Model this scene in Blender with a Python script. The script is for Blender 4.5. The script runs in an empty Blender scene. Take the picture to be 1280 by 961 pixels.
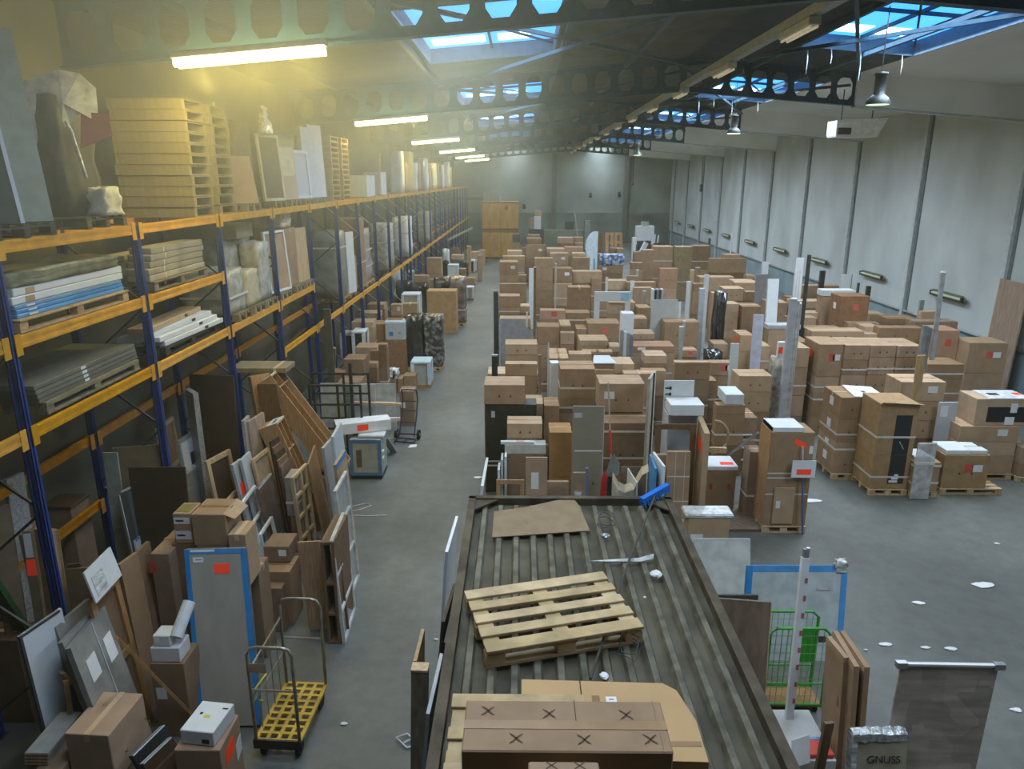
import bpy, math, random
from mathutils import Vector, Matrix
random.seed(7)
C = bpy.context.scene.collection
# ---------------------------------------------------------------- camera maths (metres, Y runs down the hall)
F = 910.0; PITCH = math.atan(256/910.); YAW = math.atan(10*math.cos(PITCH)/910.); CH = 6.6
_c, _s = math.cos(PITCH), math.sin(PITCH); _cy, _sy = math.cos(YAW), math.sin(YAW)
_fw = (-_sy*_c, _cy*_c, -_s); _rt = (_cy, _sy, 0); _up = (-_sy*_s, _cy*_s, _c)
def ray(px, py):
    u = (px-640)/F; v = (py-480.5)/F
    return tuple(_fw[i]+u*_rt[i]-v*_up[i] for i in range(3))
def onz(px, py, z):
    r = ray(px, py); t = (z-CH)/r[2]; return Vector((r[0]*t, r[1]*t, z))
def ony(px, py, Y):
    r = ray(px, py); t = Y/r[1]; return Vector((r[0]*t, Y, CH+r[2]*t))
def onx(px, py, X):
    r = ray(px, py); t = X/r[0]; return Vector((X, r[1]*t, CH+r[2]*t))
CROPS = {'F1': (600, 420, 6.4), 'F2': (740, 420, 6.4), 'F3': (590, 290, 6.4), 'F4': (720, 290, 6.4), 'F5': (860, 340, 6.4),
         'G': (980, 300, 4.267), 'H': (1000, 420, 4.368), 'K': (800, 440, 4.004), 'L': (590, 390, 4.267), 'M': (840, 260, 5.818),
         'N': (400, 290, 6.4), 'O': (400, 400, 4.369), 'P': (540, 200, 4.0), 'Q': (600, 520, 4.923), 'R': (0, 660, 3.193), 'S': (190, 640, 2.993),
         'T': (180, 430, 3.561), 'U': (0, 440, 3.696), 'V': (860, 640, 2.993), 'W': (480, 600, 2.662), 'X': (0, 0, 1.0), 'A': (0, 220, 4.0), 'B': (270, 200, 4.0), 'D': (0, 0, 2.974), 'E': (560, 220, 4.0), 'I': (400, 320, 3.203)}
def cp(k, x, y):
    a = CROPS[k]; return a[0]+x/a[2], a[1]+y/a[2]
# ---------------------------------------------------------------- materials
MATS = {}
def mat(name, col, rough=.7, metal=0, var=.06, noise=.12, nscale=6., emit=None, bump=0., spec=.3, alpha=1., trans=0., coord='Object', stretch=None, col2=None, nlo=.35, nhi=.65):
    if name in MATS: return MATS[name]
    m = bpy.data.materials.new(name); m.use_nodes = True; MATS[name] = m
    nt = m.node_tree; N = nt.nodes; L = nt.links; b = N['Principled BSDF']
    b.inputs['Roughness'].default_value = rough; b.inputs['Metallic'].default_value = metal
    b.inputs['Specular IOR Level'].default_value = spec
    if emit:
        b.inputs['Emission Color'].default_value = (*emit[0], 1); b.inputs['Emission Strength'].default_value = emit[1]
    if alpha < 1: b.inputs['Alpha'].default_value = alpha
    if trans: b.inputs['Transmission Weight'].default_value = trans
    tc = N.new('ShaderNodeTexCoord'); mp = N.new('ShaderNodeMapping'); L.new(tc.outputs[coord], mp.inputs[0])
    if stretch: mp.inputs['Scale'].default_value = stretch
    nz = N.new('ShaderNodeTexNoise'); nz.inputs['Scale'].default_value = nscale; nz.inputs['Detail'].default_value = 5
    L.new(mp.outputs[0], nz.inputs['Vector'])
    rp = N.new('ShaderNodeMapRange'); L.new(nz.outputs['Fac'], rp.inputs['Value'])
    rp.inputs['From Min'].default_value = nlo; rp.inputs['From Max'].default_value = nhi
    mx = N.new('ShaderNodeMix'); mx.data_type = 'RGBA'; L.new(rp.outputs[0], mx.inputs['Factor'])
    a = tuple(max(0, x*(1-noise)) for x in col); d = col2 or tuple(min(1, x*(1+noise)) for x in col)
    mx.inputs[6].default_value = (*a, 1); mx.inputs[7].default_value = (*d, 1)
    out = mx.outputs[2]
    if var:
        oi = N.new('ShaderNodeObjectInfo'); r2 = N.new('ShaderNodeMapRange'); L.new(oi.outputs['Random'], r2.inputs['Value'])
        r2.inputs['To Min'].default_value = 1-var*1.6; r2.inputs['To Max'].default_value = 1+var*1.6
        hs = N.new('ShaderNodeHueSaturation'); L.new(r2.outputs[0], hs.inputs['Value']); L.new(out, hs.inputs['Color'])
        r3 = N.new('ShaderNodeMapRange'); L.new(oi.outputs['Random'], r3.inputs['Value'])
        r3.inputs['To Min'].default_value = 1+var; r3.inputs['To Max'].default_value = 1-var; L.new(r3.outputs[0], hs.inputs['Saturation'])
        out = hs.outputs['Color']
    L.new(out, b.inputs['Base Color'])
    if bump:
        bp = N.new('ShaderNodeBump'); bp.inputs['Strength'].default_value = bump; bp.inputs['Distance'].default_value = .02
        L.new(nz.outputs['Fac'], bp.inputs['Height']); L.new(bp.outputs[0], b.inputs['Normal'])
    m['emits'] = 1 if emit else 0
    return m
def wave_mat(name, c1, c2, scale, axis='Y', rough=.7, coord='Object', noise=.15, prof='SIN', bump=.3, distort=0.):
    m = mat(name, c1, rough, var=0, noise=noise, nscale=1.3, col2=c2)
    nt = m.node_tree; N = nt.nodes; L = nt.links; b = N['Principled BSDF']
    tc = N.new('ShaderNodeTexCoord'); w = N.new('ShaderNodeTexWave'); w.bands_direction = axis; w.wave_profile = prof
    w.inputs['Scale'].default_value = scale; w.inputs['Distortion'].default_value = distort
    L.new(tc.outputs[coord], w.inputs['Vector'])
    mx = N.new('ShaderNodeMix'); mx.data_type = 'RGBA'; mx.blend_type = 'MULTIPLY'; mx.inputs['Factor'].default_value = .55
    old = b.inputs['Base Color'].links[0].from_socket
    L.new(old, mx.inputs[6]); L.new(w.outputs['Color'], mx.inputs[7]); L.new(mx.outputs[2], b.inputs['Base Color'])
    bp = N.new('ShaderNodeBump'); bp.inputs['Strength'].default_value = bump; bp.inputs['Distance'].default_value = .03
    L.new(w.outputs['Fac'], bp.inputs['Height']); L.new(bp.outputs[0], b.inputs['Normal'])
    return m
CARD = mat('cardboard', (.335, .222, .134), .8, var=.10, noise=.10, nscale=3.5, spec=.15)
CARDL = mat('cardboard_light', (.43, .30, .185), .8, var=.08, noise=.08, nscale=3.5, spec=.15)
CARDD = mat('cardboard_dark', (.23, .15, .09), .8, var=.12, noise=.12, nscale=3.5, spec=.15)
CARDP = mat('cardboard_pinkish', (.40, .245, .16), .8, var=.08, noise=.08, nscale=3.5, spec=.15)
TAPE = mat('brown_tape', (.30, .17, .08), .35, var=.1, noise=.05, spec=.5)
TAPEL = mat('clear_tape', (.52, .36, .21), .3, var=.1, noise=.05, spec=.5)
PRINT = mat('black_print', (.05, .035, .025), .8, var=0, noise=.1)
WHITE = mat('white_paper', (.72, .73, .72), .6, var=.06, noise=.05)
WBOX = mat('white_card', (.66, .68, .68), .6, var=.06, noise=.04)
WGLOSS = mat('white_lacquer', (.66, .69, .70), .35, var=.04, noise=.03)
PGREY = mat('grey_panel', (.33, .34, .32), .5, var=.1, noise=.05)
LGREY = mat('light_grey_panel', (.50, .53, .54), .5, var=.08, noise=.04)
PTAUPE = mat('taupe_panel', (.27, .25, .19), .5, var=.08, noise=.04)
DGREY = mat('dark_grey_panel', (.06, .065, .06), .5, var=.1, noise=.1)
BLACKP = mat('black_panel', (.025, .027, .028), .4, var=.1, noise=.1)
BROWNP = mat('dark_brown_panel', (.07, .045, .025), .6, var=.1, noise=.12)
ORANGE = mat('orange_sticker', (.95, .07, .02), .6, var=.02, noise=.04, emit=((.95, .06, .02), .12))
REDPR = mat('red_print', (.55, .10, .07), .7, var=.05, noise=.1)
BLUEF = mat('blue_film', (.05, .25, .55), .35, var=.05, noise=.1)
BLUE2 = mat('bright_blue_plastic', (.01, .16, .62), .35, var=.02, noise=.05)
STRAP = mat('white_strap', (.60, .57, .52), .5, var=.05, noise=.05)
FOAM = mat('white_foam', (.62, .65, .66), .8, var=.05, noise=.08, nscale=9)
FILM = mat('clear_stretch_film', (.50, .52, .50), .22, var=.08, noise=.35, nscale=7, spec=.8, bump=.9, stretch=(1, 1, 2.5))
FILMD = mat('dark_wrapped_film', (.04, .043, .045), .18, var=.1, noise=.4, nscale=2.2, spec=.9, bump=.5, col2=(.15, .16, .165), nlo=.5, nhi=.8, stretch=(1.2, 1.2, .5))  # paler streaks in the colour imitate sheen on the film
BUBBLE = mat('bubble_wrap', (.36, .36, .34), .3, var=.05, noise=.2, nscale=25, spec=.6, bump=.8)
WOODP = mat('pallet_wood', (.40, .27, .14), .8, var=.10, noise=.2, nscale=5, stretch=(2, 2, 8))
WOODL = mat('light_wood', (.50, .35, .19), .7, var=.08, noise=.15, nscale=4, stretch=(6, 6, 1))
WOODM = mat('oak_wood', (.36, .21, .095), .6, var=.10, noise=.2, nscale=4, stretch=(8, 8, 1))
WOODD = mat('walnut_wood', (.16, .095, .05), .6, var=.1, noise=.25, nscale=4, stretch=(10, 10, 1))
STEEL = mat('galvanised_steel', (.42, .44, .45), .35, metal=.7, var=.08, noise=.15)
DSTEEL = mat('dark_steel', (.05, .052, .05), .5, metal=.3, var=.08, noise=.2)
BEAMM = mat('blue_grey_painted_steel', (.016, .058, .105), .55, var=0, noise=.2)
RBLUE = mat('rack_blue_paint', (.022, .055, .24), .5, var=.06, noise=.2)
RYEL = mat('rack_orange_yellow_paint', (.62, .31, .03), .45, var=.06, noise=.15)
RORG = mat('rack_orange_paint', (.50, .21, .02), .45, var=.06, noise=.15)
RUBBER = mat('black_rubber', (.02, .02, .02), .8, var=0)
CARTS = [CARD, CARD, CARDL, CARD, CARDP, CARDD]
# ---------------------------------------------------------------- mesh building
class MB:
    def __init__(s): s.v = []; s.f = []; s.m = []; s.k = 0
    def add(s, vs, fs):
        b = len(s.v); s.v += [tuple(x) for x in vs]; s.f += [tuple(b+i for i in f) for f in fs]; s.m += [s.k]*len(fs); return s
    def box(s, x0, x1, y0, y1, z0, z1, M=None, ch=0.):
        if x1 < x0: x0, x1 = x1, x0
        if y1 < y0: y0, y1 = y1, y0
        if z1 < z0: z0, z1 = z1, z0
        if ch:
            ch = min(ch, (x1-x0)*.3, (y1-y0)*.3, (z1-z0)*.3)
            X, Y, Z = (x0, x1), (y0, y1), (z0, z1); vs = []; ix = {}
            for i in (0, 1):
                for j in (0, 1):
                    for k in (0, 1):
                        sx, sy, sz = (1-2*i)*ch, (1-2*j)*ch, (1-2*k)*ch
                        for a, p in (('x', (X[i], Y[j]+sy, Z[k]+sz)), ('y', (X[i]+sx, Y[j], Z[k]+sz)), ('z', (X[i]+sx, Y[j]+sy, Z[k]))):
                            ix[i, j, k, a] = len(vs); vs.append(p)
            fs = []
            for i in (0, 1):
                q = [ix[i, j, k, 'x'] for j, k in ((0, 0), (1, 0), (1, 1), (0, 1))]; fs.append(q if i else q[::-1])
                q = [ix[j, i, k, 'y'] for j, k in ((0, 0), (0, 1), (1, 1), (1, 0))]; fs.append(q if i else q[::-1])
                q = [ix[j, k, i, 'z'] for j, k in ((0, 0), (1, 0), (1, 1), (0, 1))]; fs.append(q if i else q[::-1])
            for i in (0, 1):
                for j in (0, 1):
                    fs.append([ix[i, j, 0, 'x'], ix[i, j, 1, 'x'], ix[i, j, 1, 'y'], ix[i, j, 0, 'y']])
                    fs.append([ix[i, 0, j, 'x'], ix[i, 1, j, 'x'], ix[i, 1, j, 'z'], ix[i, 0, j, 'z']])
                    fs.append([ix[0, i, j, 'y'], ix[1, i, j, 'y'], ix[1, i, j, 'z'], ix[0, i, j, 'z']])
                    for k in (0, 1): fs.append([ix[i, j, k, 'x'], ix[i, j, k, 'y'], ix[i, j, k, 'z']])
        else:
            vs = [(x, y, z) for x in (x0, x1) for y in (y0, y1) for z in (z0, z1)]
            fs = [(0, 1, 3, 2), (4, 6, 7, 5), (0, 4, 5, 1), (2, 3, 7, 6), (0, 2, 6, 4), (1, 5, 7, 3)]
        if M is not None: vs = [M @ Vector(p) for p in vs]
        return s.add(vs, fs)
    def bar(s, p, q, w, h=None, up=(0, 0, 1)):
        p, q = Vector(p), Vector(q); h = h or w; d = (q-p); L = d.length
        if L < 1e-6: return s
        z = d.normalized(); u = Vector(up)
        if abs(z.dot(u)) > .98: u = Vector((1, 0, 0)) if abs(z.x) < .9 else Vector((0, 1, 0))
        x = u.cross(z).normalized(); y = z.cross(x)
        vs = [b + x*i*w/2 + y*j*h/2 for b in (p, q) for i, j in ((-1, -1), (1, -1), (1, 1), (-1, 1))]
        return s.add(vs, [(0, 3, 2, 1), (4, 5, 6, 7), (0, 1, 5, 4), (1, 2, 6, 5), (2, 3, 7, 6), (3, 0, 4, 7)])
    def tube(s, pts, r, n=8, closed=False):
        pts = [Vector(p) for p in pts]; K = len(pts); rings = []
        rr = r if isinstance(r, (list, tuple)) else [r]*K
        for i, p in enumerate(pts):
            if closed: d = pts[(i+1) % K]-pts[i-1]
            else: d = pts[min(i+1, K-1)]-pts[max(i-1, 0)]
            d.normalize(); u = Vector((0, 0, 1)) if abs(d.z) < .95 else Vector((1, 0, 0))
            x = u.cross(d).normalized(); y = d.cross(x)
            rings.append([p + (x*math.cos(a)+y*math.sin(a))*rr[i] for a in (2*math.pi*j/n for j in range(n))])
        vs = [v for g in rings for v in g]; fs = []
        for i in range(K if closed else K-1):
            i2 = (i+1) % K
            for j in range(n): fs.append((i*n+j, i*n+(j+1) % n, i2*n+(j+1) % n, i2*n+j))
        if not closed: fs += [tuple(range(n))[::-1], tuple((K-1)*n+j for j in range(n))]
        return s.add(vs, fs)
    def lathe(s, prof, cx, cy, z0, n=20):
        vs = [(cx+r*math.cos(2*math.pi*j/n), cy+r*math.sin(2*math.pi*j/n), z0+z) for r, z in prof for j in range(n)]
        fs = [(i*n+j, i*n+(j+1) % n, (i+1)*n+(j+1) % n, (i+1)*n+j) for i in range(len(prof)-1) for j in range(n)]
        return s.add(vs, fs)
    def quad(s, a, b, c, d): return s.add([a, b, c, d], [(0, 1, 2, 3)])
    def slab(s, poly, n):       # polygon (list of Vector) extruded along vector n
        K = len(poly); poly = [Vector(p) for p in poly]; n = Vector(n)
        vs = poly + [p+n for p in poly]
        return s.add(vs, [tuple(range(K))[::-1], tuple(range(K, 2*K))] + [(i, (i+1) % K, K+(i+1) % K, K+i) for i in range(K)])
    def build(s, name, m, parent=None, smooth=False, origin=None):
        me = bpy.data.meshes.new(name)
        vs = s.v
        if origin is not None: vs = [(v[0]-origin[0], v[1]-origin[1], v[2]-origin[2]) for v in vs]
        me.from_pydata(vs, [], s.f); 
        for x in (m if isinstance(m, (list, tuple)) else [m]): me.materials.append(x)
        me.polygons.foreach_set('material_index', s.m)
        if smooth: me.polygons.foreach_set('use_smooth', [True]*len(me.polygons))
        import bmesh
        bm = bmesh.new(); bm.from_mesh(me); bmesh.ops.recalc_face_normals(bm, faces=bm.faces); bm.to_mesh(me); bm.free()
        o = bpy.data.objects.new(name, me); C.objects.link(o)
        if parent is not None: o.parent = parent
        if origin is not None: o.location = origin
        return o
def tag(o, label=None, cat=None, group=None, kind=None):
    if label: o['label'] = label
    if cat: o['category'] = cat
    if group: o['group'] = group
    if kind: o['kind'] = kind
    return o
def empty(name, loc, rz=0, label=None, cat=None, group=None):
    o = bpy.data.objects.new(name, None); C.objects.link(o); o.location = loc; o.rotation_euler = (0, 0, rz); o.empty_display_size = .1
    return tag(o, label, cat, group)
def struct(name, mb, m, parent=None):
    o = mb.build(name, m, parent)
    if parent is None: o['kind'] = 'structure'
    return o
# ================================================================ THE HALL
XL, XR, YB, YF = -7.0, 16.0, -14.0, 80.0
RX, SL, ZRB, BD = 5.0, .08, 9.2, .95         # ridge x, slope, beam-bottom height at the ridge, beam depth
def zb(x): return ZRB - SL*abs(x-RX)         # underside of the beams
def zr(x): return zb(x) + BD                 # underside of the roof deck
FLOORM = mat('concrete_floor', (.125, .13, .115), .55, var=0, noise=.22, nscale=.35, bump=.05, spec=.35)
nt = FLOORM.node_tree
def _floor_extra(nt):
    N, L = nt.nodes, nt.links; b = N['Principled BSDF']; old = b.inputs['Base Color'].links[0].from_socket
    tc = N.new('ShaderNodeTexCoord'); n2 = N.new('ShaderNodeTexNoise'); n2.inputs['Scale'].default_value = 3.2; n2.inputs['Detail'].default_value = 8; n2.inputs['Roughness'].default_value = .7
    L.new(tc.outputs['Object'], n2.inputs['Vector']); r = N.new('ShaderNodeMapRange'); r.inputs['From Min'].default_value = .3; r.inputs['From Max'].default_value = .7; r.inputs['To Min'].default_value = .78; r.inputs['To Max'].default_value = 1.15
    L.new(n2.outputs['Fac'], r.inputs['Value']); mx = N.new('ShaderNodeMix'); mx.data_type = 'RGBA'; mx.blend_type = 'MULTIPLY'; mx.inputs['Factor'].default_value = 1
    L.new(old, mx.inputs[6]); L.new(r.outputs[0], mx.inputs[7]); L.new(mx.outputs[2], b.inputs['Base Color'])
_floor_extra(nt)
struct('floor', MB().box(XL-.3, XR+.3, YB, YF, -.2, 0), FLOORM)
WALLM = mat('painted_concrete_wall', (.47, .51, .505), .85, var=0, noise=.13, nscale=.5, bump=.1, stretch=(1, 1, .6))
BLOCKM = mat('old_block_wall', (.105, .095, .065), .9, var=0, noise=.3, nscale=.8, bump=.3)
DADO = mat('blue_grey_dado_paint', (.22, .29, .32), .8, var=0, noise=.12, nscale=1)
struct('wall_right', MB().box(XR, XR+.3, YB, YF, 0, 10.5), WALLM)
struct('trim_1', MB().box(XR-.04, XR, YB, YF, 0, 1.3), DADO)
p = MB(); p.tube([(XR-.09, YB, 1.38), (XR-.09, YF, 1.38)], .05); struct('trim_2', p, STEEL)
JOINT = mat('dark_joint', (.16, .19, .20), .9, var=0); COND = mat('pale_post', (.46, .50, .50), .6, var=0)
n = 3
for y in range(0, 79, 6):
    p = MB(); p.box(XR-.05, XR, y-.05, y+.05, 0, 9.6); o = struct('trim_%d' % n, p, JOINT); n += 1
    p = MB(); p.box(XR-.16, XR, y+.06, y+.24, 0, 9.6); o = struct('trim_%d' % n, p, COND); n += 1
struct('wall_left', MB().box(XL-.3, XL, YB, YF, 0, 10.5), BLOCKM)
FARM = mat('far_wall_paint', (.29, .33, .30), .85, var=0, noise=.2, nscale=.3, bump=.1)
struct('wall_far', MB().box(XL-.3, XR+.3, YF, YF+.3, 0, 10.5), FARM)
struct('wall_near', MB().box(XL-.3, XR+.3, YB-.3, YB, 0, 10.5), FARM)
struct('trim_%d' % n, MB().box(XL, XR, YF-.05, YF, 0, 3.2), mat('far_dado', (.20, .23, .21), .85, var=0, noise=.2, nscale=.4)); n += 1
for x in (3.6, 11.2):
    struct('trim_%d' % n, MB().box(x-.25, x+.25, YF-.35, YF, 0, 9.3), mat('far_column', (.17, .18, .16), .8, var=0)); n += 1
struct('trim_%d' % n, MB().box(XL, -3, YF-.12, YF, 4.5, 4.8), mat('far_column', (.17, .18, .16))); n += 1
struct('trim_%d' % n, MB().box(11.6, 14.2, YF-.2, YF, 2.6, 3.0), mat('far_column', (.17, .18, .16))); n += 1
# roof deck with openings for the skylights
DECK = wave_mat('corrugated_deck', (.075, .078, .062), (.12, .12, .095), 3.2, 'Y', .75, bump=.5)
PALE = mat('pale_ceiling_board', (.72, .75, .74), .85, var=0, noise=.1, nscale=.4, stretch=(1, .3, 1))
SKX = [(-2.4, .9), (7.2, 10.3)]; FR = [-12, 0, 12, 24, 36, 48, 60, 72]
SKY = [(f+2.5, f+8.8) for f in FR]
DECKB = wave_mat('blue_corrugated_deck', (.032, .056, .08), (.055, .085, .11), 3.2, 'Y', .75, bump=.5)
d = MB(); d2 = MB()
xs = [XL-.3, -2.4, .9, RX, 7.2, 10.3]; ys = sorted([YB]+[v for p in SKY for v in p]+[YF])
for a, b in zip(xs, xs[1:]):
    for e, f in zip(ys, ys[1:]):
        if (a, b) in SKX and (e, f) in SKY: continue
        P = [Vector((a, e, zr(a))), Vector((b, e, zr(b))), Vector((b, f, zr(b))), Vector((a, f, zr(a)))]
        (d2 if a >= RX else d).slab(P, (0, 0, .12))
struct('ceiling', d, DECK); struct('ceiling_right', d2, DECKB)
q = MB(); q.slab([Vector((10.3, YB, zr(10.3))), Vector((XR+.3, YB, zr(XR+.3))), Vector((XR+.3, YF, zr(XR+.3))), Vector((10.3, YF, zr(10.3)))], (0, 0, .12))
struct('ceiling_side', q, PALE)
# skylights: kerb frame + glazing bars + blue translucent sheet
GLAZE = mat('blue_skylight_sheet', (.25, .5, .75), .5, var=0, noise=.3, nscale=.9, emit=((.045, .33, .86), 2.3))
GLAZW = mat('bright_skylight_sheet', (.8, .9, .95), .5, var=0, emit=((.62, .85, 1.0), 6.))
wn = 1
for (a, b) in SKX:
    for (e, f) in SKY:
        if f < -2: continue
        r = empty('window_%d' % wn, ((a+b)/2, (e+f)/2, zr((a+b)/2)), 0); r['kind'] = 'structure'; wn += 1
        def L(x, y, dz): return Vector((x, y, zr(x)+dz)) - r.location
        g = MB(); g.slab([L(a, e, .34), L(b, e, .34), L(b, f, .34), L(a, f, .34)], (0, 0, .03)); g.build('glazing', GLAZE, r)
        w = MB()
        for t0, t1 in ((.06, .46), (.56, .80)):
            u0, u1 = a+(b-a)*t0, a+(b-a)*t1
            w.slab([L(u0, f-1.3, .325), L(u1, f-1.3, .325), L(u1, f-.5, .325), L(u0, f-.5, .325)], (0, 0, .012))
        w.build('clear_pane', GLAZW, r)
        k = MB()
        for (x0, y0, x1, y1) in ((a, e, b, e), (b, e, b, f), (b, f, a, f), (a, f, a, e)):
            k.slab([L(x0, y0, -.02), L(x1, y1, -.02), L(x1, y1, .36), L(x0, y0, .36)], Vector((y1-y0, x0-x1, 0)).normalized()*-.04)
        k.build('kerb', mat('skylight_kerb', (.10, .17, .24), .7, var=0), r)
        k = MB(); xm = (a+b)/2; ym = (e+f)/2
        k.bar(L(xm, e, .27), L(xm, f, .27), .06, .08); k.bar(L(a, ym, .27), L(b, ym, .27), .06, .08); k.bar(L(a, e, .22), L(b, f, .22), .05, .05)
        k.build('glazing_bar', BEAMM, r)
        if e > 10 and a > 0 and e < 30:
            # strips of torn film hanging from the kerb
            for t in (.1, .3, .55, .9):
                x = a+(b-a)*t; s = MB(); hgt = .35+.5*((t*7) % 1)
                s.slab([L(x, f-.03, -.02), L(x+.012, f-.03, -.02), L(x+.03, f-.05, -hgt*.5), L(x+.01, f-.05, -hgt), L(x+.012, f-.04, -hgt*.55)], (0, .006, 0)); s.build('torn_film', mat('hanging_film', (.5, .6, .66), .5, var=0), r)
        la = bpy.data.lights.new('skylight_daylight', 'AREA'); la.shape = 'RECTANGLE'; la.size = b-a-.2; la.size_y = f-e-.2; la.color = (.80, .90, 1.0)
        la.energy = (1000 if a > 0 else 560)*(.62 if e < 8 else .55 if e > 55 else 1.); la.spread = math.radians(158)
        lo = bpy.data.objects.new('skylight_daylight', la); C.objects.link(lo); lo.location = ((a+b)/2, (e+f)/2, zr((a+b)/2)-.06)
# castellated roof beams: web with rounded hexagon holes, flanges; solid pale web beyond the last hole on the right
PALEB = mat('pale_beam_board', (.74, .77, .76), .85, var=0, noise=.08, nscale=.6)
def castellated(y):
    r = empty('roof_beam', (0, y, 0)); r['kind'] = 'structure'
    for (xa, xb) in ((XL, RX), (RX, 10.25)):
        nn = round((xb-xa)/.70); w = MB(); dx = (xb-xa)/nn
        for i in range(nn):
            x0 = xa+i*dx; x1 = x0+dx; xc = (x0+x1)/2; zc = zb(xc)+BD/2
            oct_ = [(-.13, -.31), (.13, -.31), (.235, -.16), (.235, .16), (.13, .31), (-.13, .31), (-.235, .16), (-.235, -.16)]
            out = [(x0+dx*.3, 0), (x1-dx*.3, 0), (x1, .3), (x1, .7), (x1-dx*.3, 1), (x0+dx*.3, 1), (x0, .7), (x0, .3)]
            for yo in (-.012, .012):
                I = [(xc+p, yo, zc+q-SL*p*(1 if xc > RX else -1)) for p, q in oct_]; O = [(p, yo, zb(p)+BD*q) for p, q in out]
                w.add(I+O, [(j, (j+1) % 8, 8+(j+1) % 8, 8+j) for j in range(8)])
                cr = [(x0, yo, zb(x0)), (x1, yo, zb(x1)), (x1, yo, zr(x1)), (x0, yo, zr(x0))]
                w.add([cr[0], O[0], O[7]], [(0, 1, 2)]); w.add([cr[1], O[2], O[1]], [(0, 1, 2)]); w.add([cr[2], O[4], O[3]], [(0, 1, 2)]); w.add([cr[3], O[6], O[5]], [(0, 1, 2)])
        w.build('web', BEAMM, r)
        for nm, off in (('bottom_flange', 0), ('top_flange', BD-.02)):
            f = MB(); f.slab([(xa, -.11, zb(xa)+off), (xb, -.11, zb(xb)+off), (xb, .11, zb(xb)+off), (xa, .11, zb(xa)+off)], (0, 0, .02)); f.build(nm, BEAMM, r)
    h = MB(); h.slab([(10.25, -.1, zb(10.25)-.02), (XR, -.1, zb(XR)-.02), (XR, -.1, zr(XR)), (10.25, -.1, zr(10.25))], (0, .2, 0)); h.build('solid_web', PALEB, r)
    e = MB(); e.slab([(10.25, -.14, zb(10.25)-.05), (XR, -.14, zb(XR)-.05), (XR, .14, zb(XR)-.05), (10.25, .14, zb(10.25)-.05)], (0, 0, .06)); e.build('edge_strip', COND, r)
for y in FR: castellated(y)
# purlins and wind bracing
p_i = 0
for x in (-5.5, -2.55, 1.05, 3.2, 7.05, 9.0):
    pm = MB(); pm.box(x-.05, x+.05, YB, YF, zr(x)-.14, zr(x)-.005); o = struct('roof_purlin', pm, BEAMM)
for y in (12, 24, 36):
    for (xa, xb) in ((-2.5, 5.), (5., 10.2)):
        b_ = MB(); b_.bar((xa, y+.3, zr(xa)-.22), (xb, y+11.7, zr(xb)-.22), .08); o = struct('roof_brace', b_, BEAMM)
        b_ = MB(); b_.bar((xb, y+.3, zr(xb)-.32), (xa, y+11.7, zr(xa)-.32), .08); o = struct('roof_brace', b_, BEAMM)
# ---------------------------------------------------------------- fittings under the roof
TUBE = mat('lit_fluorescent_tube', (1, .9, .5), .4, var=0, emit=((1., .88, .36), 22.)); HOUS = mat('lamp_housing', (.45, .46, .42), .5, var=.03)
ordn = ['first', 'second', 'third', 'fourth', 'fifth', 'sixth', 'seventh', 'eighth', 'ninth', 'tenth', 'eleventh', 'twelfth', 'thirteenth', 'fourteenth', 'fifteenth', 'sixteenth', 'seventeenth', 'eighteenth', 'nineteenth', 'twentieth']
for i, y in enumerate((11.35, 23.3, 35.3, 47.3, 59.3, 69.)):
    xc = -3.9; z = zb(xc)-.16
    r = empty('hanging_fluorescent_lamp', (xc, y, z), 0, ['big lit fluorescent batten above the pallet stacks, closest to the camera', 'second lit fluorescent batten along the rack, above the white wrapped uprights', 'third lit fluorescent batten along the rack', 'fourth lit fluorescent batten along the rack', 'fifth lit fluorescent batten along the rack', 'last lit fluorescent batten, by the far wall'][i], 'lamp', 'lit battens above the pallet rack')
    r.rotation_euler = (0, -math.atan(SL), 0)
    MB().box(-1.12, 1.12, -.11, .11, .03, .12, ch=.01).build('housing', HOUS, r)
    for yy in (-.075, .075):
        t = MB(); t.tube([(-1.08, yy, -.03), (1.08, yy, -.03)], .055, 10); t.build('tube', TUBE, r)
    for xx in (-.75, 0, .75):
        la = bpy.data.lights.new('lamp_light', 'POINT'); la.shadow_soft_size = .14; la.color = (1., .81, .24); la.energy = 140 if i == 0 else 80
        lo = bpy.data.objects.new('lamp_light', la); C.objects.link(lo); lo.location = (xx, 0, -.26); lo.parent = r
# cable tray on the ridge and the unlit battens under it
t = MB(); t.box(RX-.09, RX+.09, YB, YF, 9.28, 9.36); t.box(RX-.10, RX-.08, YB, YF, 9.28, 9.44); t.box(RX+.08, RX+.10, YB, YF, 9.28, 9.44)
o = tag(t.build('cable_tray', mat('tray_grey', (.33, .35, .36), .5, var=0)), 'long grey cable tray running under the roof ridge', 'cable tray')
for i, y in enumerate(range(13, 78, 5)):
    r = empty('ridge_batten', (RX-.02, y+1.3, 9.1), 0, 'unlit fluorescent batten hung under the ridge cable tray, %s along the row' % ordn[i], 'lamp', 'unlit battens under the ridge tray')
    MB().box(-.11, .11, -.75, .75, .03, .16, ch=.01).build('housing', HOUS, r)
    for xx in (-.055, .055):
        t = MB(); t.tube([(xx, -.72, .0), (xx, .72, .0)], .025, 6); t.build('tube', mat('unlit_tube', (.80, .74, .62), .4, var=0, emit=((.9, .75, .55), .25)), r)  # tubes are off; a faint glow is put into their colour
    t = MB(); t.box(-.02, .02, -.5, .5, .158, .176); t.build('hanger', STEEL, r)
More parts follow.
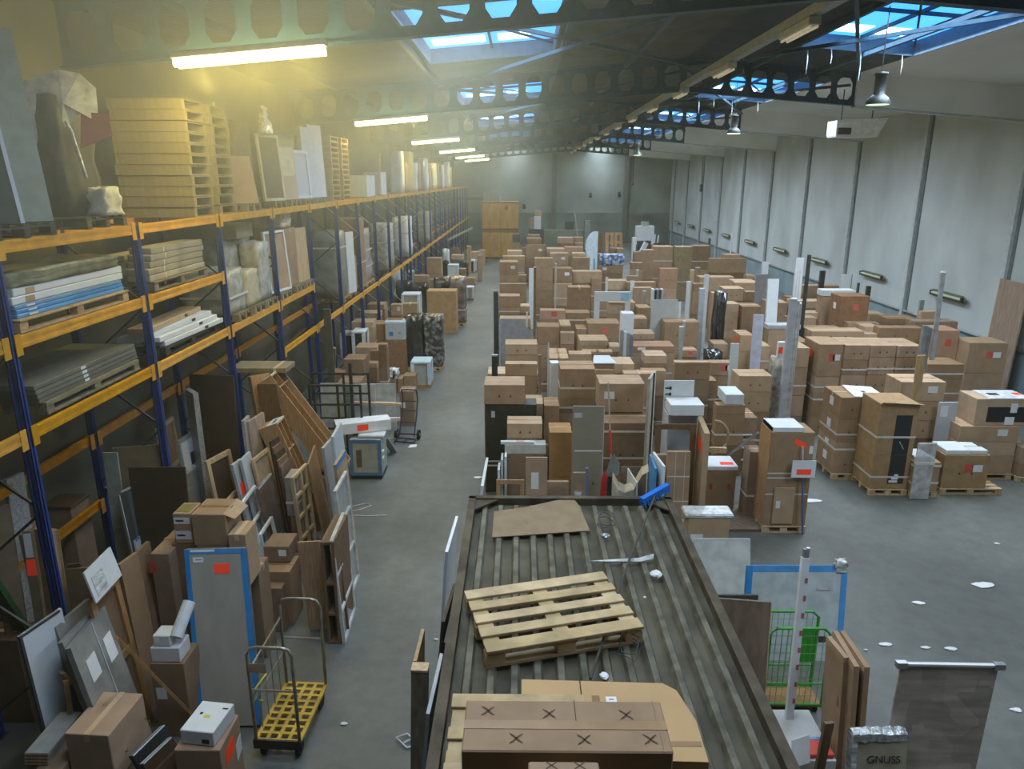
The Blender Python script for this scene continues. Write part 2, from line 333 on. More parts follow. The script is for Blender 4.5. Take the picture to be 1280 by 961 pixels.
# bell shaped high-bay lamps
for i, (px, py, y, lit) in enumerate(((1097, 131, 16.2, 0), (917, 167, 27.6, 1), (797, 194, 44., 1))):
    c_ = ony(px, py, y)
    r = empty('high_bay_lamp', c_, 0, ['large grey bell-shaped high-bay lamp below the bright skylight', 'green-glowing bell-shaped high-bay lamp in the second roof bay', 'small green-glowing high-bay lamp far down the roof'][i], 'lamp', 'high-bay lamps')
    m = MB(); m.lathe([(.25, 0), (.24, .05), (.20, .13), (.12, .19), (.11, .2), (.11, .56), (.13, .57), (.13, .62), (.0, .64)], 0, 0, 0); m.lathe([(.235, .004), (.19, .12), (.11, .18), (0, .18)], 0, 0, 0); m.build('shade', mat('lamp_grey', (.07, .085, .09), .4, metal=.4, var=0), r, smooth=True)
    g = MB(); g.lathe([(.0, 0), (.225, 0), (.225, .012), (0, .02)], 0, 0, .0); g.build('lens', mat('green_lens', (.6, .8, .5), .4, var=0, emit=((.55, 1., .40), 6.)) if lit else mat('pale_lens', (.6, .7, .5), .4, var=0, emit=((.8, 1, .6), 1.2)), r)
    h = MB(); h.tube([(0, 0, .63), (0, 0, zr(c_.x)-c_.z)], .012, 6); h.build('hanger', DSTEEL, r)
# air heater hung by the right wall
a = ony(1047, 147, 27.); b = ony(1108, 171, 27.); r = empty('air_heater', (a.x, 27., b.z), 0, 'pale boxy air heater hung below the ceiling by the panelled wall', 'heater'); w_ = b.x-a.x; h_ = a.z-b.z
m = MB(); m.slab([(0, 0, .12*h_), (.02*w_, 0, 0), (w_*.82, 0, 0), (w_, 0, h_), (0, 0, h_*.86)], (0, .8, 0)); m.build('housing', mat('heater_white', (.82, .85, .83), .5, var=0), r)
MB().box(.06, .52, -.02, .0, .08, .3).build('outlet_vent', DGREY, r)
for xx in (.3, w_-.4):
    m = MB(); m.tube([(xx, .4, h_*.88), (xx, .4, zr(a.x)-b.z)], .02, 6); m.build('hanger', DSTEEL, r)
# lamps on the right wall
for i, y in enumerate(range(27, 79, 6)):
    r = empty('wall_light', (XR-.17, y, 2.46), 0, 'unlit trough light on the panelled wall, %s along the row' % ordn[i], 'wall light', 'trough lights on the panelled wall')
    m = MB(); m.slab([(.0, -1.0, -.13), (.0, 1.0, -.13), (.0, 1.18, .02), (0, .95, .13), (0, -.95, .13), (0, -1.18, .02)], (.04, 0, 0)); m.build('backplate', mat('olive_trough', (.15, .16, .10), .5, var=.03), r)
    m = MB(); m.tube([(-.05, -.95, 0), (-.05, .95, 0)], .05, 8); m.build('tube', mat('dull_tube', (.50, .52, .40), .4, var=0), r)
    for sg in (-1, 1): m = MB(); m.box(-.1, 0, sg*1.0-.04, sg*1.0+.04, -.09, .09); m.build('end_cap', DSTEEL, r)
# ================================================================ KIT OF THINGS
def patch(o, name, a, b, c, d, n, m, lift=.003, label=None):
    """thin sheet on a face of o: corners in o's own coordinates, n = outward normal"""
    n = Vector(n).normalized()*lift; P = [Vector(p)+n*.2 for p in (a, b, c, d)]
    q = MB(); q.slab(P, n); x = q.build(name, m, o)
    if label: x['label'] = label
    return x
def carton(x0, x1, y0, y1, z0, z1, label, m=None, f='t', rz=0., name='cardboard_box', cat='box', group=None, rnd=None, parts=True):
    """box standing on z0, origin at its base; f: t/T tape along x/y, w/o/r/p white label, orange sticker, red print, marks on the near face, l left-side label, O orange on left side, s strap, m second strap, k open flaps"""
    if x1 < x0: x0, x1 = x1, x0
    if y1 < y0: y0, y1 = y1, y0
    m = m or CARD; w, d, h = x1-x0, y1-y0, z1-z0; hw, hd = w/2, d/2
    R = rnd or random.Random(hash((round(x0, 2), round(y0, 2), round(z0, 2))))
    b = MB().box(-hw, hw, -hd, hd, 0, h, ch=.008)
    o = b.build(name, m); o.location = ((x0+x1)/2, (y0+y1)/2, z0); o.rotation_euler = (0, 0, rz)
    tag(o, label, cat, group)
    if not parts: return o
    tp = TAPE if R.random() < .6 else TAPEL; tw = .03
    if 't' in f:
        t = MB().box(-hw-.002, hw+.002, -tw, tw, h-.001, h+.003); dr = min(.09, h*.4)
        for sg in (-1, 1): t.box(sg*hw, sg*(hw+.003), -tw, tw, h-dr, h+.003)
        t.build('packing_tape', tp, o)
    if 'T' in f:
        t = MB().box(-tw, tw, -hd-.002, hd+.002, h-.001, h+.003); dr = min(.09, h*.4)
        t.box(-tw, tw, -hd-.003, -hd, h-dr, h+.003); t.build('packing_tape', tp, o)
    yf = -hd
    if 'w' in f:
        lw, lh = min(.22, w*.3), min(.16, h*.4); u = hw*(.5 if 'r' in f else R.choice((-.55, .45))); zc = h*.6
        patch(o, 'shipping_label', (u-lw/2, yf, zc-lh/2), (u+lw/2, yf, zc-lh/2), (u+lw/2, yf, zc+lh/2), (u-lw/2, yf, zc+lh/2), (0, -1, 0), WHITE)
    if 'o' in f:
        lw, lh = min(.20, w*.3), min(.14, h*.4); u = R.choice((-.4, .3))*hw; zc = h*.7
        patch(o, 'orange_sticker', (u-lw/2, yf, zc-lh/2), (u+lw/2, yf, zc-lh*.4), (u+lw/2, yf, zc+lh/2), (u-lw/2, yf, zc+lh*.4), (0, -1, 0), ORANGE)
    if 'r' in f:
        lw, lh = min(.18, w*.25), min(.2, h*.5); u = hw*.12; zc = h*.6
        patch(o, 'red_print', (u-lw/2, yf, zc-lh/2), (u+lw/2, yf, zc-lh/2), (u+lw/2, yf, zc+lh/2), (u-lw/2, yf, zc+lh/2), (0, -1, 0), REDPR)
    if 'p' in f and h > .12:
        sgl = min(.06, w*.12, h*.22)
        q = MB()
        for u in ((-.25, .3) if w > .5 else (.2,)):
            u *= hw; zc = h*.45
            q.box(u-sgl/2, u+sgl/2, yf-.002, yf, zc-sgl*.5, zc-sgl*.4); q.slab([(u-sgl*.35, yf-.002, zc-sgl*.35), (u+sgl*.35, yf-.002, zc-sgl*.35), (u, yf-.002, zc+sgl*.55)], (0, .002, 0))
            q.build('print_mark', PRINT, o); q = MB()
    if 'l' in f:
        lw, lh = min(.2, d*.3), min(.2, h*.4); zc = h*.6
        for sg in (-1, 1):
            if (sg < 0) == (x0 > 0): patch(o, 'shipping_label', (sg*hw, -lw/2, zc-lh/2), (sg*hw, lw/2, zc-lh/2), (sg*hw, lw/2, zc+lh/2), (sg*hw, -lw/2, zc+lh/2), (sg, 0, 0), WHITE)
    if 'O' in f:
        lw, lh = min(.2, d*.3), min(.2, h*.4); zc = h*.62; sg = -1 if x0 > 0 else 1
        patch(o, 'orange_sticker', (sg*hw, -lw/2, zc-lh/2), (sg*hw, lw/2, zc-lh*.6), (sg*hw, lw/2, zc+lh/2), (sg*hw, -lw/2, zc+lh*.4), (sg, 0, 0), ORANGE)
    for ch_, zf in (('s', .35), ('m', .9)):
        if ch_ in f:
            q = MB(); e = .006; z_ = h*zf; sh = .022
            q.box(-hw-e, hw+e, -hd-e, -hd, z_-sh, z_+sh); q.box(-hw-e, hw+e, hd, hd+e, z_-sh, z_+sh); q.box(-hw-e, -hw, -hd, hd, z_-sh, z_+sh); q.box(hw, hw+e, -hd, hd, z_-sh, z_+sh)
            q.build('strap', STRAP, o)
    if 'k' in f:
        q = MB(); q.slab([(-hw, -hd, h), (hw, -hd, h), (hw*1.02, -hd-.16, h+.07), (-hw*1.02, -hd-.16, h+.07)], (0, 0, .006)); q.build('flap', CARDL, o)
    return o
def pallet(x, y, z, lx=1.2, ly=.8, rz=0., label='', m=None, name='wooden_pallet', detail=True, group=None, gaps=5, cat='pallet'):
    """boards run along local x"""
    m = m or WOODP; h = .144
    if not detail:
        q = MB()
        for i in range(3):
            yy = -ly/2+.06+i*(ly-.12)/2
            for k in range(3): q.box(-lx/2+k*(lx-.14)/2, -lx/2+.14+k*(lx-.14)/2, yy-.05, yy+.05, .02, .1)
            q.box(-lx/2, lx/2, yy-.06, yy+.06, 0, .022)
        q.build_ = None
        o = empty(name, (x, y, z), rz, label, cat, group)
        q.build('skid', m, o); d = MB()
        for i in range(gaps):
            yy = -ly/2+.05+i*(ly-.1)/(gaps-1); d.box(-lx/2, lx/2, yy-.048, yy+.048, .1, h)
        d.build('deck_slat', m, o); return o
    o = empty(name, (x, y, z), rz, label, cat, group)
    for i in range(gaps):
        yy = -ly/2+.05+i*(ly-.1)/(gaps-1); w = .062 if i in (0, gaps-1) else .05
        MB().box(-lx/2, lx/2, yy-w, yy+w, .122, h, ch=.003).build('deck_board', m, o)
    for k in range(3):
        xx = -lx/2+.07+k*(lx-.14)/2
        MB().box(xx-.06, xx+.06, -ly/2, ly/2, .1, .122).build('cross_board', m, o)
        for i in range(3):
            yy = -ly/2+.05+i*(ly-.1)/2; MB().box(xx-.07, xx+.07, yy-.05, yy+.05, .022, .1, ch=.004).build('block', m, o)
    for i in range(3):
        yy = -ly/2+.05+i*(ly-.1)/2; MB().box(-lx/2, lx/2, yy-.05, yy+.05, 0, .022).build('bottom_board', m, o)
    return o
def panel(name, A, B, z0, lean, m, label, cat='panel', t=.03, st=(), border=None, group=None, z0b=None):
    """flat board: A, B top corners (world), z0 base height, lean = (dx, dy) from base to top. st: (u0,u1,w0,w1,material,partname); border = (width, material, sides lrtb, partname)"""
    A, B = Vector(A), Vector(B); zt = (A.z+B.z)/2; T = Vector((lean[0], lean[1], zt-z0)); name = name[:-5]+'board' if name.endswith('_panel') else name+'work' if name.endswith('_frame') else name
    B0, B1 = A-T, B-T; B0.z = B1.z = z0; org = (B0+B1)/2; U = B1-B0; w = U.length; U.normalize(); h = T.length; W = T.normalized()
    N = U.cross(W).normalized()
    if N.dot(Vector((0, 0, CH))-(org+T/2)) < 0: N = -N
    P = lambda u, v, n=0.: (B0-org)+U*(u*w)+W*(v*h)+N*n
    q = MB(); q.slab([P(0, 0), P(1, 0), P(1, 1), P(0, 1)], -N*t); o = q.build(name, m); o.location = org; tag(o, label, cat, group)
    for s_ in st:
        u0, u1, v0, v1, mm, nm = s_[:6]
        x = MB(); x.slab([P(u0, v0, .002), P(u1, v0, .002), P(u1, v1, .002), P(u0, v1, .002)], N*.004); x.build(nm, mm, o)
    if border:
        bw, bm_, sides, nm = border; a, c = bw/w, bw/h
        for sd, (u0, u1, v0, v1) in dict(l=(0, a, 0, 1), r=(1-a, 1, 0, 1), t=(a, 1-a, 1-c, 1), b=(a, 1-a, 0, c)).items():
            if sd in sides:
                x = MB(); e0, e1 = (0 if 'l' in sides or sd in 'lr' else -a), 0
                x.slab([P(u0, v0, .004), P(u1, v0, .004), P(u1, v1, .004), P(u0, v1, .004)], -N*(t+.008)); x.build(nm, bm_, o)
    o['_P'] = 0
    return o
def openframe(name, A, B, z0, lean, m, label, cat='frame', bw=.06, t=.05, rails=(), inner=None, group=None, stiles=()):
    """open rectangular frame, same placing as panel(); rails = heights (0..1) of extra cross rails; inner = (material, partname)"""
    A, B = Vector(A), Vector(B); zt = (A.z+B.z)/2; T = Vector((lean[0], lean[1], zt-z0)); name = name[:-5]+'board' if name.endswith('_panel') else name+'work' if name.endswith('_frame') else name
    B0, B1 = A-T, B-T; B0.z = B1.z = z0; org = (B0+B1)/2; U = B1-B0; w = U.length; U.normalize(); h = T.length; W = T.normalized(); N = U.cross(W).normalized()
    if N.dot(Vector((0, 0, CH))-(org+T/2)) < 0: N = -N
    P = lambda u, v, n=0.: (B0-org)+U*u+W*v+N*n
    o = empty(name, org, 0, label, cat, group)
    def bar(nm, u0, u1, v0, v1):
        q = MB(); q.slab([P(u0, v0), P(u1, v0), P(u1, v1), P(u0, v1)], -N*t); q.build(nm, m, o)
    bar('stile', 0, bw, 0, h); bar('stile', w-bw, w, 0, h)
    for s_ in stiles: bar('stile', s_*w-bw/2, s_*w+bw/2, bw, h-bw)
    bar('rail', bw, w-bw, h-bw, h); bar('rail', bw, w-bw, 0, bw)
    for r in rails: bar('rail', bw, w-bw, r*h-bw/2, r*h+bw/2)
    if inner:
        q = MB(); q.slab([P(bw*.5, bw*.5, -t*.7), P(w-bw*.5, bw*.5, -t*.7), P(w-bw*.5, h-bw*.5, -t*.7), P(bw*.5, h-bw*.5, -t*.7)], -N*.01); q.build(inner[1], inner[0], o)
    return o
def wrapped(x0, x1, y0, y1, z0, z1, label, m=None, cat='wrapped goods', name='film_wrapped_item', seed=0, amt=.03, straps=(), lean=(0, 0), taper=0., group=None, n=6):
    """soft, creased wrapped block"""
    R = random.Random(seed+int(x0*100)+int(y0*37)); m = m or FILM
    if x1 < x0: x0, x1 = x1, x0
    w, d, h = x1-x0, y1-y0, z1-z0
    q = MB(); V = {}
    def vid(i, j, k):
        if (i, j, k) not in V:
            a, b, c_ = i/n-.5, j/n-.5, k/n
            px, py, pz = a*w*(1-taper*c_), b*d*(1-taper*c_), c_*h
            if k: 
                px += R.uniform(-amt, amt); py += R.uniform(-amt, amt); pz += R.uniform(-amt, amt)*(1 if k < n else .8)
            e = (i in (0, n))+(j in (0, n))+(k == n)
            if e >= 2: px *= .975; py *= .975; pz -= amt*.3*(k == n)
            V[i, j, k] = len(q.v); q.v.append((px+lean[0]*c_, py+lean[1]*c_, pz))
        return V[i, j, k]
    for a in range(n):
        for b in range(n):
            for s_, k in ((0, 0), (1, n)):
                q.f.append((vid(k, a, b), vid(k, a+1, b), vid(k, a+1, b+1), vid(k, a, b+1))); q.f.append((vid(a, k, b), vid(a+1, k, b), vid(a+1, k, b+1), vid(a, k, b+1))); q.f.append((vid(a, b, k), vid(a+1, b, k), vid(a+1, b+1, k), vid(a, b+1, k)))
    q.m = [0]*len(q.f)
    o = q.build(name, m, smooth=True); o.location = ((x0+x1)/2, (y0+y1)/2, z0); tag(o, label, cat, group)
    for zf in straps:
        s_ = MB(); e = amt*.6+.004; z_ = zf*h; lx, ly = lean[0]*zf, lean[1]*zf; a, b = w/2*(1-taper*zf)+e, d/2*(1-taper*zf)+e
        P = [(lx-a, ly-b, z_), (lx+a, ly-b, z_), (lx+a, ly+b, z_), (lx-a, ly+b, z_)]
        for i in range(4): s_.bar(P[i], P[(i+1) % 4], .006, .045)
        s_.build('strap', STRAP, o)
    return o
def lath(name, p, q_, w, h, m, label, cat='lath', up=(0, 0, 1), cap=None, group=None):
    p, q_ = Vector(p), Vector(q_); o = MB().bar((0, 0, 0), q_-p, w, h, up).build(name, m); o.location = p; tag(o, label, cat, group)
    if cap:
        d = (q_-p).normalized(); c_ = MB().bar((q_-p)-d*cap[0], (q_-p)+d*.004, w+.006, h+.006, up).build(cap[2], cap[1], o)
    return o
def orange_on(o, a, b, c, d, n): return patch(o, 'orange_sticker', a, b, c, d, n, ORANGE)
def loc(o, *pts): return [Vector(p)-o.location for p in pts]
# ================================================================ PALLET RACK, one thing per bay
RXF, RXB = -5.35, -6.4
UY = [7.4+2.85*k for k in range(-1, 26)]
for i in range(26):
    k = i-1; y0, y1 = UY[i], UY[i+1]
    det = k < 10
    r = empty('pallet_rack_bay', ((RXF+RXB)/2, y0, 0), 0, ('bay of the blue and yellow pallet rack cut by the picture edge' if k < 0 else '%s full bay of the blue and yellow pallet rack, counted from the camera' % ordn[k] if k < 20 else 'pale distant bay of the pallet rack near the far wall'), 'pallet rack', 'distant rack bays' if k >= 20 else 'pallet rack bays')
    fx, bx = RXF-r.location.x, RXB-r.location.x
    def post(nm, x):
        q = MB(); q.box(x-.05, x+.05, -.012, .012, 0, 5.995); q.box(x-.05, x-.038, -.045, .045, 0, 5.995); q.box(x+.038, x+.05, -.045, .045, 0, 5.995); q.box(x-.05, x-.02, -.045, -.035, 0, 5.995); q.box(x+.02, x+.05, -.045, -.035, 0, 5.995)
        q.build(nm, RBLUE, r); MB().box(x-.08, x+.08, -.07, .07, 0, .01).build('foot_plate', DSTEEL, r)
    post('front_post', fx); post('rear_post', bx)
    zz = [.3+.92*j for j in range(7)]
    for j in range(6):
        a, b = (fx, bx) if j % 2 else (bx, fx); q = MB(); q.bar((a, 0, zz[j]), (b, 0, zz[j+1]-.05), .03, .03); q.build('brace', DSTEEL if k < 6 else STEEL, r)
    lv = [(6.0, 1, 1)]
    if k <= 1: lv.append((5.0, 1, 1))
    if k <= 3: lv.append((4.0, 1, 1))
    if k >= 3: lv.append((2.93, 1, 1))
    if k <= 2: lv.append((2.93, 0, 1))
    if k == 0: lv.append((1.9, 0, 1))
    for z, fr, re in lv:
        for on, x, mm, sg in ((fr, fx+.028, RYEL, 1), (re, bx-.0, RORG, 1)):
            if not on: continue
            q = MB(); q.box(x-.025, x+.025, .055, y1-y0-.08, z-.13, z); q.box(x+.025, x+.032, .055, y1-y0-.08, z-.125, z-.09); q.box(x+.025, x+.032, .055, y1-y0-.08, z-.04, z-.005)
            b_ = q.build('beam', mm, r)
            for yy in (.06, y1-y0-.13): MB().box(x+(.027 if sg and x > 0 else .055), x+(.037 if x > 0 else .065), yy-.05, yy+.05, z-.2, z+.03).build('connector', mm, b_)
# ================================================================ GOODS ON THE RACK (shelf heights 6.0, 5.0, 4.0, 2.93)
S6, S5, S4, S3 = 6.0, 5.0, 4.0, 2.93
DKPAL = mat('black_plastic_pallet', (.035, .035, .03), .6, var=.05)
GPAL = mat('grey_old_pallet', (.20, .17, .11), .8, var=.1, noise=.2, nscale=5)
# top level
pallet(-5.85, 7.9, S6, 1.15, 1.0, 0, 'black plastic pallet under the grey-green board on the top shelf', DKPAL)
o = panel('tall_board', (-5.75, 7.95, 8.15), (-5.42, 8.42, 8.15), S6+.15, (-.12, 0), mat('grey_green_board', (.30, .33, .25), .5), 'tall grey-green board standing on the black pallet on the top shelf', t=.05)
panel('glazed_door', (-5.72, 7.5, 7.3), (-5.42, 7.95, 7.3), S6+.15, (-.1, 0), DGREY, 'dark glazed door with a white edge beside the grey-green board, top shelf', 'door panel', .05, border=(.04, WGLOSS, 'r', 'white_edge'))
for (x, y) in ((-5.88, 9.68),): pallet(x, y, S6, 1.0, .95, 0, 'dark wooden pallet under the black torn-wrapped cabinet, top shelf', mat('dark_pallet_wood', (.09, .07, .04), .8))
wrapped(-6.36, -5.64, 9.3, 10.12, S6+.148, 7.6, 'dark cabinet in torn film with red patches on the top shelf', mat('dark_shrouded', (.05, .045, .03), .6, noise=.4, var=0), 'cabinet', 'shrouded_cabinet', 3, .03)
q = MB()
pts = [(.0, 0, 1.75), (.35, 0, 1.9), (.55, 0, 1.88), (.7, 0, 1.72), (.68, 0, 1.3), (.5, 0, 1.4), (.38, 0, 1.28), (.22, 0, .82), (-.02, 0, .98), (-.15, 0, 1.35), (-.12, 0, 1.55)]
cen = (.3, -.14, 1.5)
q.add([cen]+pts, [(0, i+1, (i+1) % len(pts)+1) for i in range(len(pts))])
o = q.build('torn_film_shroud', mat('torn_film', (.62, .59, .47), .3, noise=.3, nscale=6, bump=.6, var=0)); o.location = (-5.93, 9.3, S6); o.scale = (1.12, 1, 1); o.rotation_euler = (0, 0, .82); tag(o, 'crumpled torn film draped over the dark cabinet on the top shelf', 'film')
MB().slab([(.44, -.03, .98), (.8, -.03, 1.15), (.78, -.03, 1.42), (.5, -.03, 1.42)], (0, .01, 0)).build('red_wrap', mat('dull_red', (.32, .07, .04), .6), o)
s_ = MB(); s_.tube([(.28, -.05, 1.38), (.36, -.06, 1.2), (.40, -.05, .95), (.45, -.05, .62)], .018, 6); s_.build('film_twist', FILM, o)
wrapped(-5.6, -5.33, 9.6, 10.05, S6+.15, S6+.5, 'pale filled bag hanging at the shelf edge below the torn film', mat('pale_bag', (.45, .43, .33), .6), 'bag', 'sack', 5, .03, taper=.2)
# pallet stacks: ten closed-side pallets each, two stacks, and two more farther on
STK = mat('olive_pallet_wood', (.23, .18, .09), .8, var=.06, noise=.15, nscale=5, stretch=(4, 1, 1))
def stack_pallet(name, label, m, lx, ly, h, group):
    r = empty(name, (0, 0, 0), 0, label, 'pallet', group)
    MB().box(-lx/2, lx/2, -ly/2, -ly/2+.02, .012, h-.012, ch=.004).build('side_board', m, r)
    MB().box(-lx/2, lx/2, -ly/2, ly/2, h-.026, h-.004).build('deck', m, r)
    MB().box(-lx/2, lx/2, -ly/2, ly/2, .0, .018).build('base_board', m, r)
    for yy in (-ly/2+.06, 0, ly/2-.06):
        if yy: MB().box(-lx/2, lx/2, yy-.04, yy+.04, .018, h-.026).build('bearer', m, r)
    return r
def copy_tree(o, loc_, label=None, group=None):
    c_ = o.copy(); C.objects.link(c_); c_.location = loc_
    for ch in list(o.children):
        d = ch.copy(); C.objects.link(d); d.parent = c_
        for g in list(ch.children):
            e = g.copy(); C.objects.link(e); e.parent = d
    if label: c_['label'] = label
    if group: c_['group'] = group
    return c_
def pstack(x, y, z, n, h, lx, ly, where, m, seed):
    R = random.Random(seed); base = None
    for i in range(n):
        lab = '%s pallet up in the %s' % (ordn[i], where); l_ = (x+R.uniform(-.015, .015), y+R.uniform(-.012, .012), z+i*h)
        if base is None: base = stack_pallet('stacked_pallet', lab, m, lx, ly, h-.004, where); base.location = l_
        else: copy_tree(base, l_, lab)
pstack(-5.93, 12.62, S6, 11, .168, 1.2, .82, 'front stack under the first lamp, top shelf', STK, 1)
pstack(-5.93, 13.62, S6, 11, .168, 1.2, .80, 'stack right behind the front pallet stack, top shelf', STK, 2)
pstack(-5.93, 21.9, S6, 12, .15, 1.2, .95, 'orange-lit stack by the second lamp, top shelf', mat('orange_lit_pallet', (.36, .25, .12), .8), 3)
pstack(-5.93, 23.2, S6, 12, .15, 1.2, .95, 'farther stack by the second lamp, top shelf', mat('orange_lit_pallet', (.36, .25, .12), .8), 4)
for j, (y, dsc) in enumerate(((14.9, 'tan board'), (16.6, 'film-topped frame'), (17.75, 'tan wrapped panel'), (18.9, 'glass frame'), (20.0, 'white wrapped panels'))):
    pallet(-5.85, y, S6, 1.1, .8, 0, 'grey pallet on the top shelf under the '+dsc, GPAL, detail=False)
z6 = S6+.146
panel('leaning_board', (-5.75, 14.75, 7.05), (-5.42, 15.2, 7.05), z6, (-.12, 0), CARDL, 'small tan board leaning beside the second pallet stack, top shelf', t=.03)
lath('stick', (-5.66, 14.62, S6+.003), (-5.75, 14.5, 8.0), .03, .03, WOODL, 'thin pale stick rising behind the small tan board, top shelf', 'stick')
MB_ = wrapped(-6.38, -5.75, 15.3, 16.35, S6, 7.75, 'dark brown shrouded cabinet behind the small tan board, top shelf', mat('dark_brown_cloth', (.16, .12, .06), .8, var=0), 'cabinet', 'shrouded_cabinet', 8, .02)
openframe('wrapped_frame', (-5.62, 16.3, 7.55), (-5.42, 17.1, 7.55), z6, (-.08, 0), mat('yellowish_film_edge', (.5, .44, .26), .5), 'narrow frame with yellowish film edges on the top shelf', bw=.06, inner=(mat('dark_board', (.11, .085, .045), .7), 'back_board'))
wrapped(-5.62, -5.45, 16.35, 16.95, 7.55, 8.1, 'crumpled film peak on top of the narrow wrapped frame, top shelf', mat('torn_film', (.34, .31, .22)), 'film', 'crumpled_film', 9, .04, taper=.7)
panel('wrapped_panel', (-5.6, 17.35, 7.35), (-5.4, 18.1, 7.35), z6, (-.06, 0), CARDL, 'tan panel with film over its upper half, top shelf', t=.1, st=((.05, .95, .45, .98, mat('yellowish_film_edge', (.5, .44, .26)), 'film_cover'),))
openframe('glass_frame', (-5.6, 18.4, 7.3), (-5.4, 19.3, 7.3), z6, (-.06, 0), WGLOSS, 'white frame with grey panel between tan and white wrapped panels, top shelf', bw=.07, inner=(LGREY, 'grey_panel'))
wrapped(-6.3, -5.7, 17.6, 19.2, S6+.2, 7.7, 'dark grey bundle behind the white frame, top shelf', mat('dark_grey_bundle', (.14, .14, .10), .6), 'bundle', 'wrapped_bundle', 10, .04)
panel('wrapped_panel', (-5.6, 19.5, 7.9), (-5.4, 20.05, 7.9), z6, (-.06, 0), FOAM, 'tall white film-wrapped panel on the top shelf, left of a taller pair', t=.14)
panel('wrapped_panel', (-5.6, 20.15, 8.0), (-5.4, 20.75, 8.0), z6, (-.06, 0), WBOX, 'tallest white wrapped panel on the top shelf, beside the orange-lit pallets', t=.14)
carton(-6.2, -5.45, 26.8, 28.3, S6, 6.75, 'white box on the top shelf past the pallet stacks', WBOX, 't')
carton(-6.3, -5.6, 30.4, 31.6, S6, 6.9, 'pale box with a slanting board on the top shelf', FOAM, 't')
lath('slanting_board', (-5.55, 29.6, S6), (-5.6, 30.38, 7.6), .08, .03, WOODL, 'pale slanting board against the second white box, top shelf', 'board')
for j in range(17):
    y = 34.5+j*1.55; R = random.Random(j); hh = R.uniform(1.3, 1.95)
    mm = [FOAM, CARDL, mat('yellowish_film_edge', (.5, .44, .26)), WBOX, mat('olive_wrap', (.32, .28, .14), .6), mat('mauve_wrap', (.24, .17, .19), .5)][j % 6]
    wrapped(-5.95, -5.4, y, y+R.uniform(.5, 1.1), S6, S6+hh, 'upright wrapped panel bundle on the far top shelf, %s from the near end' % ordn[j], mm, 'wrapped panel', 'wrapped_upright', j, .03, group='wrapped uprights on the far top shelf', n=4)
# middle level 5.0: long sheets on a pallet, bay one
pallet(-5.85, 8.78, S5, 2.25, .95, math.pi/2, 'long wooden pallet under the blue and white sheets, middle shelf', WOODP)
zz = S5+.146
for j, (h, m, lab, y0, y1) in enumerate(((.05, BLUEF, 'lowest blue-edged sheet pack on the long pallet, middle shelf', 7.72, 9.92), (.05, BLUEF, 'second blue-edged sheet pack on the long pallet, middle shelf', 7.72, 9.9), (.05, mat('pale_blue_edge', (.18, .33, .50), .5), 'upper blue sheet pack just under the white boxes, middle shelf', 7.7, 9.88),
        (.09, WBOX, 'lower long white flat box above the blue sheets, middle shelf', 7.68, 9.93), (.09, WBOX, 'upper long white flat box above the blue sheets, middle shelf', 7.72, 9.93))):
    q = MB().box(-.42, .42, -(y1-y0)/2, (y1-y0)/2, 0, h-.004, ch=.008); o = q.build('flat_pack', m); o.location = (-5.85, (y0+y1)/2, zz); tag(o, lab, 'flat pack', 'sheets on the long pallet'); zz += h
    MB().box(.42, .424, -.9, -.75, .01, h-.02).build('end_label', CARDL if j > 2 else WHITE, o)
wrapped(-6.25, -5.42, 7.7, 9.9, zz, zz+.16, 'creased dark film-covered mattress pack on top of the white boxes, middle shelf', mat('olive_film', (.20, .19, .11), .35, noise=.4, nscale=5, bump=.6, var=0), 'wrapped goods', 'wrapped_pack', 2, .02)
# bay two: grey-brown bars on pallet
pallet(-5.85, 11.65, S5, 1.9, .9, math.pi/2, 'wooden pallet under the pile of grey-brown bars, middle shelf', GPAL)
BARM = mat('grey_brown_bar', (.30, .265, .19), .7, var=.12, noise=.2, nscale=2)
R = random.Random(5)
for j in range(5):
    for i in range(2 if j < 4 else 1):
        y0 = 10.6+R.uniform(0, .12)+.05*j; y1 = 12.62+R.uniform(-.05, .08); x = -5.62-i*.36
        q = MB().box(-.17, .17, -(y1-y0)/2, (y1-y0)/2, 0, .092, ch=.01); o = q.build('bundled_bar', BARM); o.location = (x, (y0+y1)/2, S5+.146+j*.096); o.rotation_euler = (0, 0, R.uniform(-.02, .02))
        tag(o, ('grey-brown bar on the %s layer of the bar pile, %s column, middle shelf' % (ordn[j], ('aisle-side', 'wall-side')[i])) if j < 4 else 'single top bar of the grey-brown bar pile, middle shelf', 'bar', 'grey-brown bars on the pallet'); MB().box(.17, .173, -.5, -.47, .004, .088).build('strap', STRAP, o)
